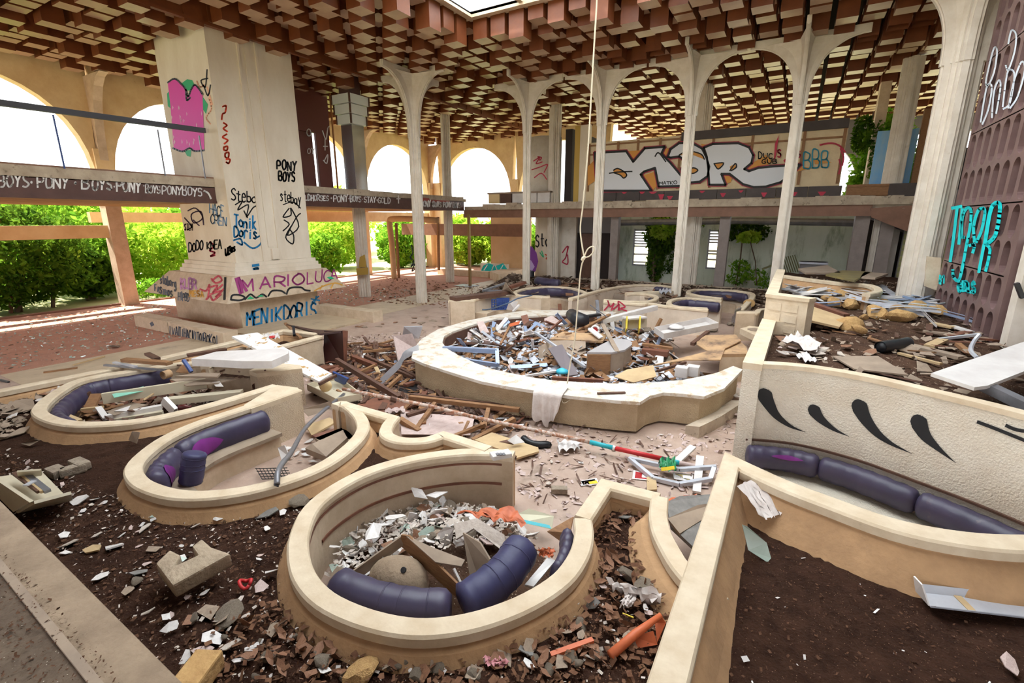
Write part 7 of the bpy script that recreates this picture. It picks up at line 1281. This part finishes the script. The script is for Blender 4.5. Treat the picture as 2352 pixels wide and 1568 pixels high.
for x,y,w_,h in ((1428,441,12,4),(1468,440,14,5),(1490,440,20,5),(1512,446,14,14),(1532,450,14,9),(1606,438,14,5),(1654,443,14,9),(1696,437,12,5),(1748,442,14,10),(1818,441,14,9),(1878,440,20,9)): fillpx(mw,[[(x,y),(x+w_,y),(x+w_*.6,y+h),(x+w_*.3,y+h)]],PR_,DS,.006)
# rear walls
WR = SP((-10.6,23.45,1.5),(.55,-.83,0)); write(wr,'Sto',(1230,566),(1264,566),26,3,PBK,WR,seed=61,lift=.05); fillpx(wr,[[(1208,562),(1222,566),(1232,580),(1236,600),(1230,622),(1218,634),(1206,636)]],paint('purplefill',(.20,.04,.26)),WR,.05); fillpx(wr,[[(1208,592),(1220,598),(1228,612),(1220,624),(1208,626)]],paint('lavender',(.52,.36,.62)),WR,.06)
draw(wr,[[(1240,580),(1248,590),(1244,576)]],2.5,PG,WR,.05); draw(wr,[[(1252,584),(1262,590),(1254,594),(1262,582)]],2.5,PO,WR,.05)
for o_ in [bpy.data.objects['wall_graffiti_lower']]: draw(o_,[[(1292,580),(1304,565),(1300,590),(1292,600)],[(1306,566),(1300,590)],[(1292,602),(1304,606),(1304,585)]],2.8,PR_,SY(23.4),.01)
draw(bpy.data.objects['wall_round_upper'],[[(1226,370),(1240,362),(1232,376),(1246,372)],[(1222,390),(1240,384),(1258,378),(1250,396)],[(1228,408),(1244,398),(1256,412)],[(1236,360),(1244,362),(1240,368),(1236,360)]],2.5,PR_,SP((-10.6,23.05,5.5),(.3,-.95,0)),.06)
t = thing('teal_mural_block',at(1150,622,0),'low turquoise spray-painted block glowing beside the sunlit ochre wall','block'); p0_,p1_ = on_y(1104,625,25.5),on_y(1165,625,25.5); MB().box(p0_.x,25.5,0,p1_.x,25.7,.75).obj('block','colw',t); fillpx(t,[[(1104,624),(1110,610),(1122,604),(1140,610),(1156,604),(1165,618),(1160,624)]],paint('turq2',(.0,.48,.50)),SY(25.5),.01); draw(t,[[(1112,620),(1120,608)],[(1130,620),(1136,608),(1142,620)],[(1150,618),(1156,608)]],2,PWH,SY(25.5),.02)
# red tag on far wall; comet strokes
q0,q1 = at(1387,692,ZF),at(1470,697,ZF); nq = Vector(((q1-q0).y,-(q1-q0).x,0)); SR = SP(q0+nq.normalized()*.09,nq)
draw(ww[4],[[(1388,712),(1398,700),(1396,690),(1402,704),(1410,696),(1404,712)],[(1408,710),(1416,704),(1422,698),(1420,712)],[(1424,712),(1420,692),(1436,704),(1426,708),(1440,714)]],3,PR_,SR,.01)
def on_wall(px, py, path):
    d = ray(px,py); best = None
    for i in range(len(path)-1):
        a,b_ = path[i],path[i+1]; ex,ey = b_.x-a.x,b_.y-a.y; det = d.x*(-ey)+ex*d.y
        if abs(det) < 1e-9: continue
        t_ = (a.x*(-ey)+ex*a.y)/det; u_ = (d.x*a.y-d.y*a.x)/det
        if t_ > 0 and -.02 <= u_ <= 1.02 and (best is None or t_ < best): best = t_
    return CAM+d*(best if best else (6.5/d.y))
WSf = Surf(lambda px,py: on_wall(px,py,sp), (0,-1,0))
for (pts,r) in (([(1757,908),(1768,930),(1785,955),(1815,978),(1850,992)],17),([(1870,942),(1885,962),(1915,985),(1950,1002)],14),([(1974,934),(1988,962),(2015,995),(2050,1020),(2094,1041)],18),([(2110,970),(2125,1000),(2155,1030),(2194,1062)],19)):
    Q = [(v.x,v.y) for v in catmull([Vector((x,y,0)) for x,y in pts],5)]; Q = [(pts[0][0]-r*.25,pts[0][1]-r*.45)]+Q; k = len(Q); mb = MB(); L1 = []; L2 = []
    for i,(x,y) in enumerate(Q):
        a,b_ = Q[max(0,i-1)],Q[min(k-1,i+1)]; d = math.hypot(b_[0]-a[0],b_[1]-a[1]); nx,ny = -(b_[1]-a[1])/d,(b_[0]-a[0])/d; ww_ = r*(.75 if i == 0 else 1.0 if i < 3 else max(.04,1-(i-2)/(k-3))**1.15); L1.append((x+nx*ww_,y+ny*ww_)); L2.append((x-nx*ww_,y-ny*ww_))
    for i in range(k-1): mb.add([WSf.fn(*c)+Vector((0,-.012,.003)) for c in (L1[i],L2[i],L2[i+1],L1[i+1])],[(0,1,2,3)])
    mb.add([WSf.fn(*c)+Vector((0,-.012,.003)) for c in [(pts[0][0]-r*.2+r*.85*math.cos(a),pts[0][1]-r*.15+r*.85*math.sin(a)) for a in [q*6.283/12 for q in range(12)]]],[tuple(range(12))]); mb.obj('comet_stroke',PBK,ws)
draw(ws,[[(2245,968),(2290,985),(2352,1010)],[(2310,976),(2335,986),(2380,992)]],8,PBK,WSf,.012,'comet_stroke')
# slotted screen: turquoise letters and white outlines
SC = SX(SXX); SC.n = Vector((-1,0,0))
draw(scn,[[(2188,478),(2210,474)],[(2200,478),(2190,560),(2184,600)],[(2212,480),(2204,560)]],7,PCY,SC,.012,smooth=False); draw(scn,[[(2216,545),(2210,540),(2212,500),(2222,478),(2232,484),(2230,520),(2222,560),(2206,640),(2192,636),(2190,620)]],7,PCY,SC,.012)
draw(scn,[[(2240,555),(2238,520),(2248,485),(2260,478),(2264,490),(2256,530),(2244,556)],[(2228,564),(2240,562),(2236,580)]],7,PCY,SC,.012); draw(scn,[[(2264,560),(2278,480),(2296,466),(2298,490),(2288,540),(2266,562)]],9,PCY,SC,.012); draw(scn,[[(2262,562),(2250,625)],[(2268,562),(2276,575),(2266,622)]],7,PCY,SC,.012)
write(scn,'#1',(2158,652),(2174,650),20,4,PCY,SC,seed=71,lift=.012); write(scn,'GIRLS',(2202,668),(2242,672),22,6,PCY,SC,seed=72,lift=.012,gap=.1)
SL = paint('silverwhite',(.72,.78,.86))
for pts in ([(2275,145),(2285,110),(2292,118),(2285,165),(2272,195),(2266,188),(2275,145)],[(2318,100),(2325,70),(2336,80),(2332,120),(2318,160),(2312,150)],[(2254,280),(2262,230),(2270,195),(2280,200),(2272,250),(2258,285)],[(2280,270),(2285,210),(2296,184),(2300,200),(2290,260)],[(2305,245),(2315,170),(2325,160),(2332,175),(2322,235),(2306,250)],[(2318,248),(2330,190),(2348,142),(2356,160),(2340,220),(2322,248)]): draw(scn,[pts],4,SL,SC,.012)
# ---- every repeated loose piece gets its own place in its row
from collections import defaultdict
bpy.context.view_layer.update()
gd = defaultdict(list)
for o in COL.objects:
    if o.parent is None and 'group' in o.keys() and 'label' in o.keys() and o.type == 'MESH': gd[(o['group'],o['label'])].append(o)
def nth(k): return f"{k}{'th' if 10 <= k % 100 <= 20 else {1:'st',2:'nd',3:'rd'}.get(k % 10,'th')}"
for (g_,l_),os_ in gd.items():
    if len(os_) < 2: continue
    os_.sort(key=lambda o: px_of(o.location)[0])
    for k,o in enumerate(os_): o['label'] = l_+', '+('leftmost' if k == 0 else 'rightmost' if k == len(os_)-1 else nth(k+1)+' from the left')
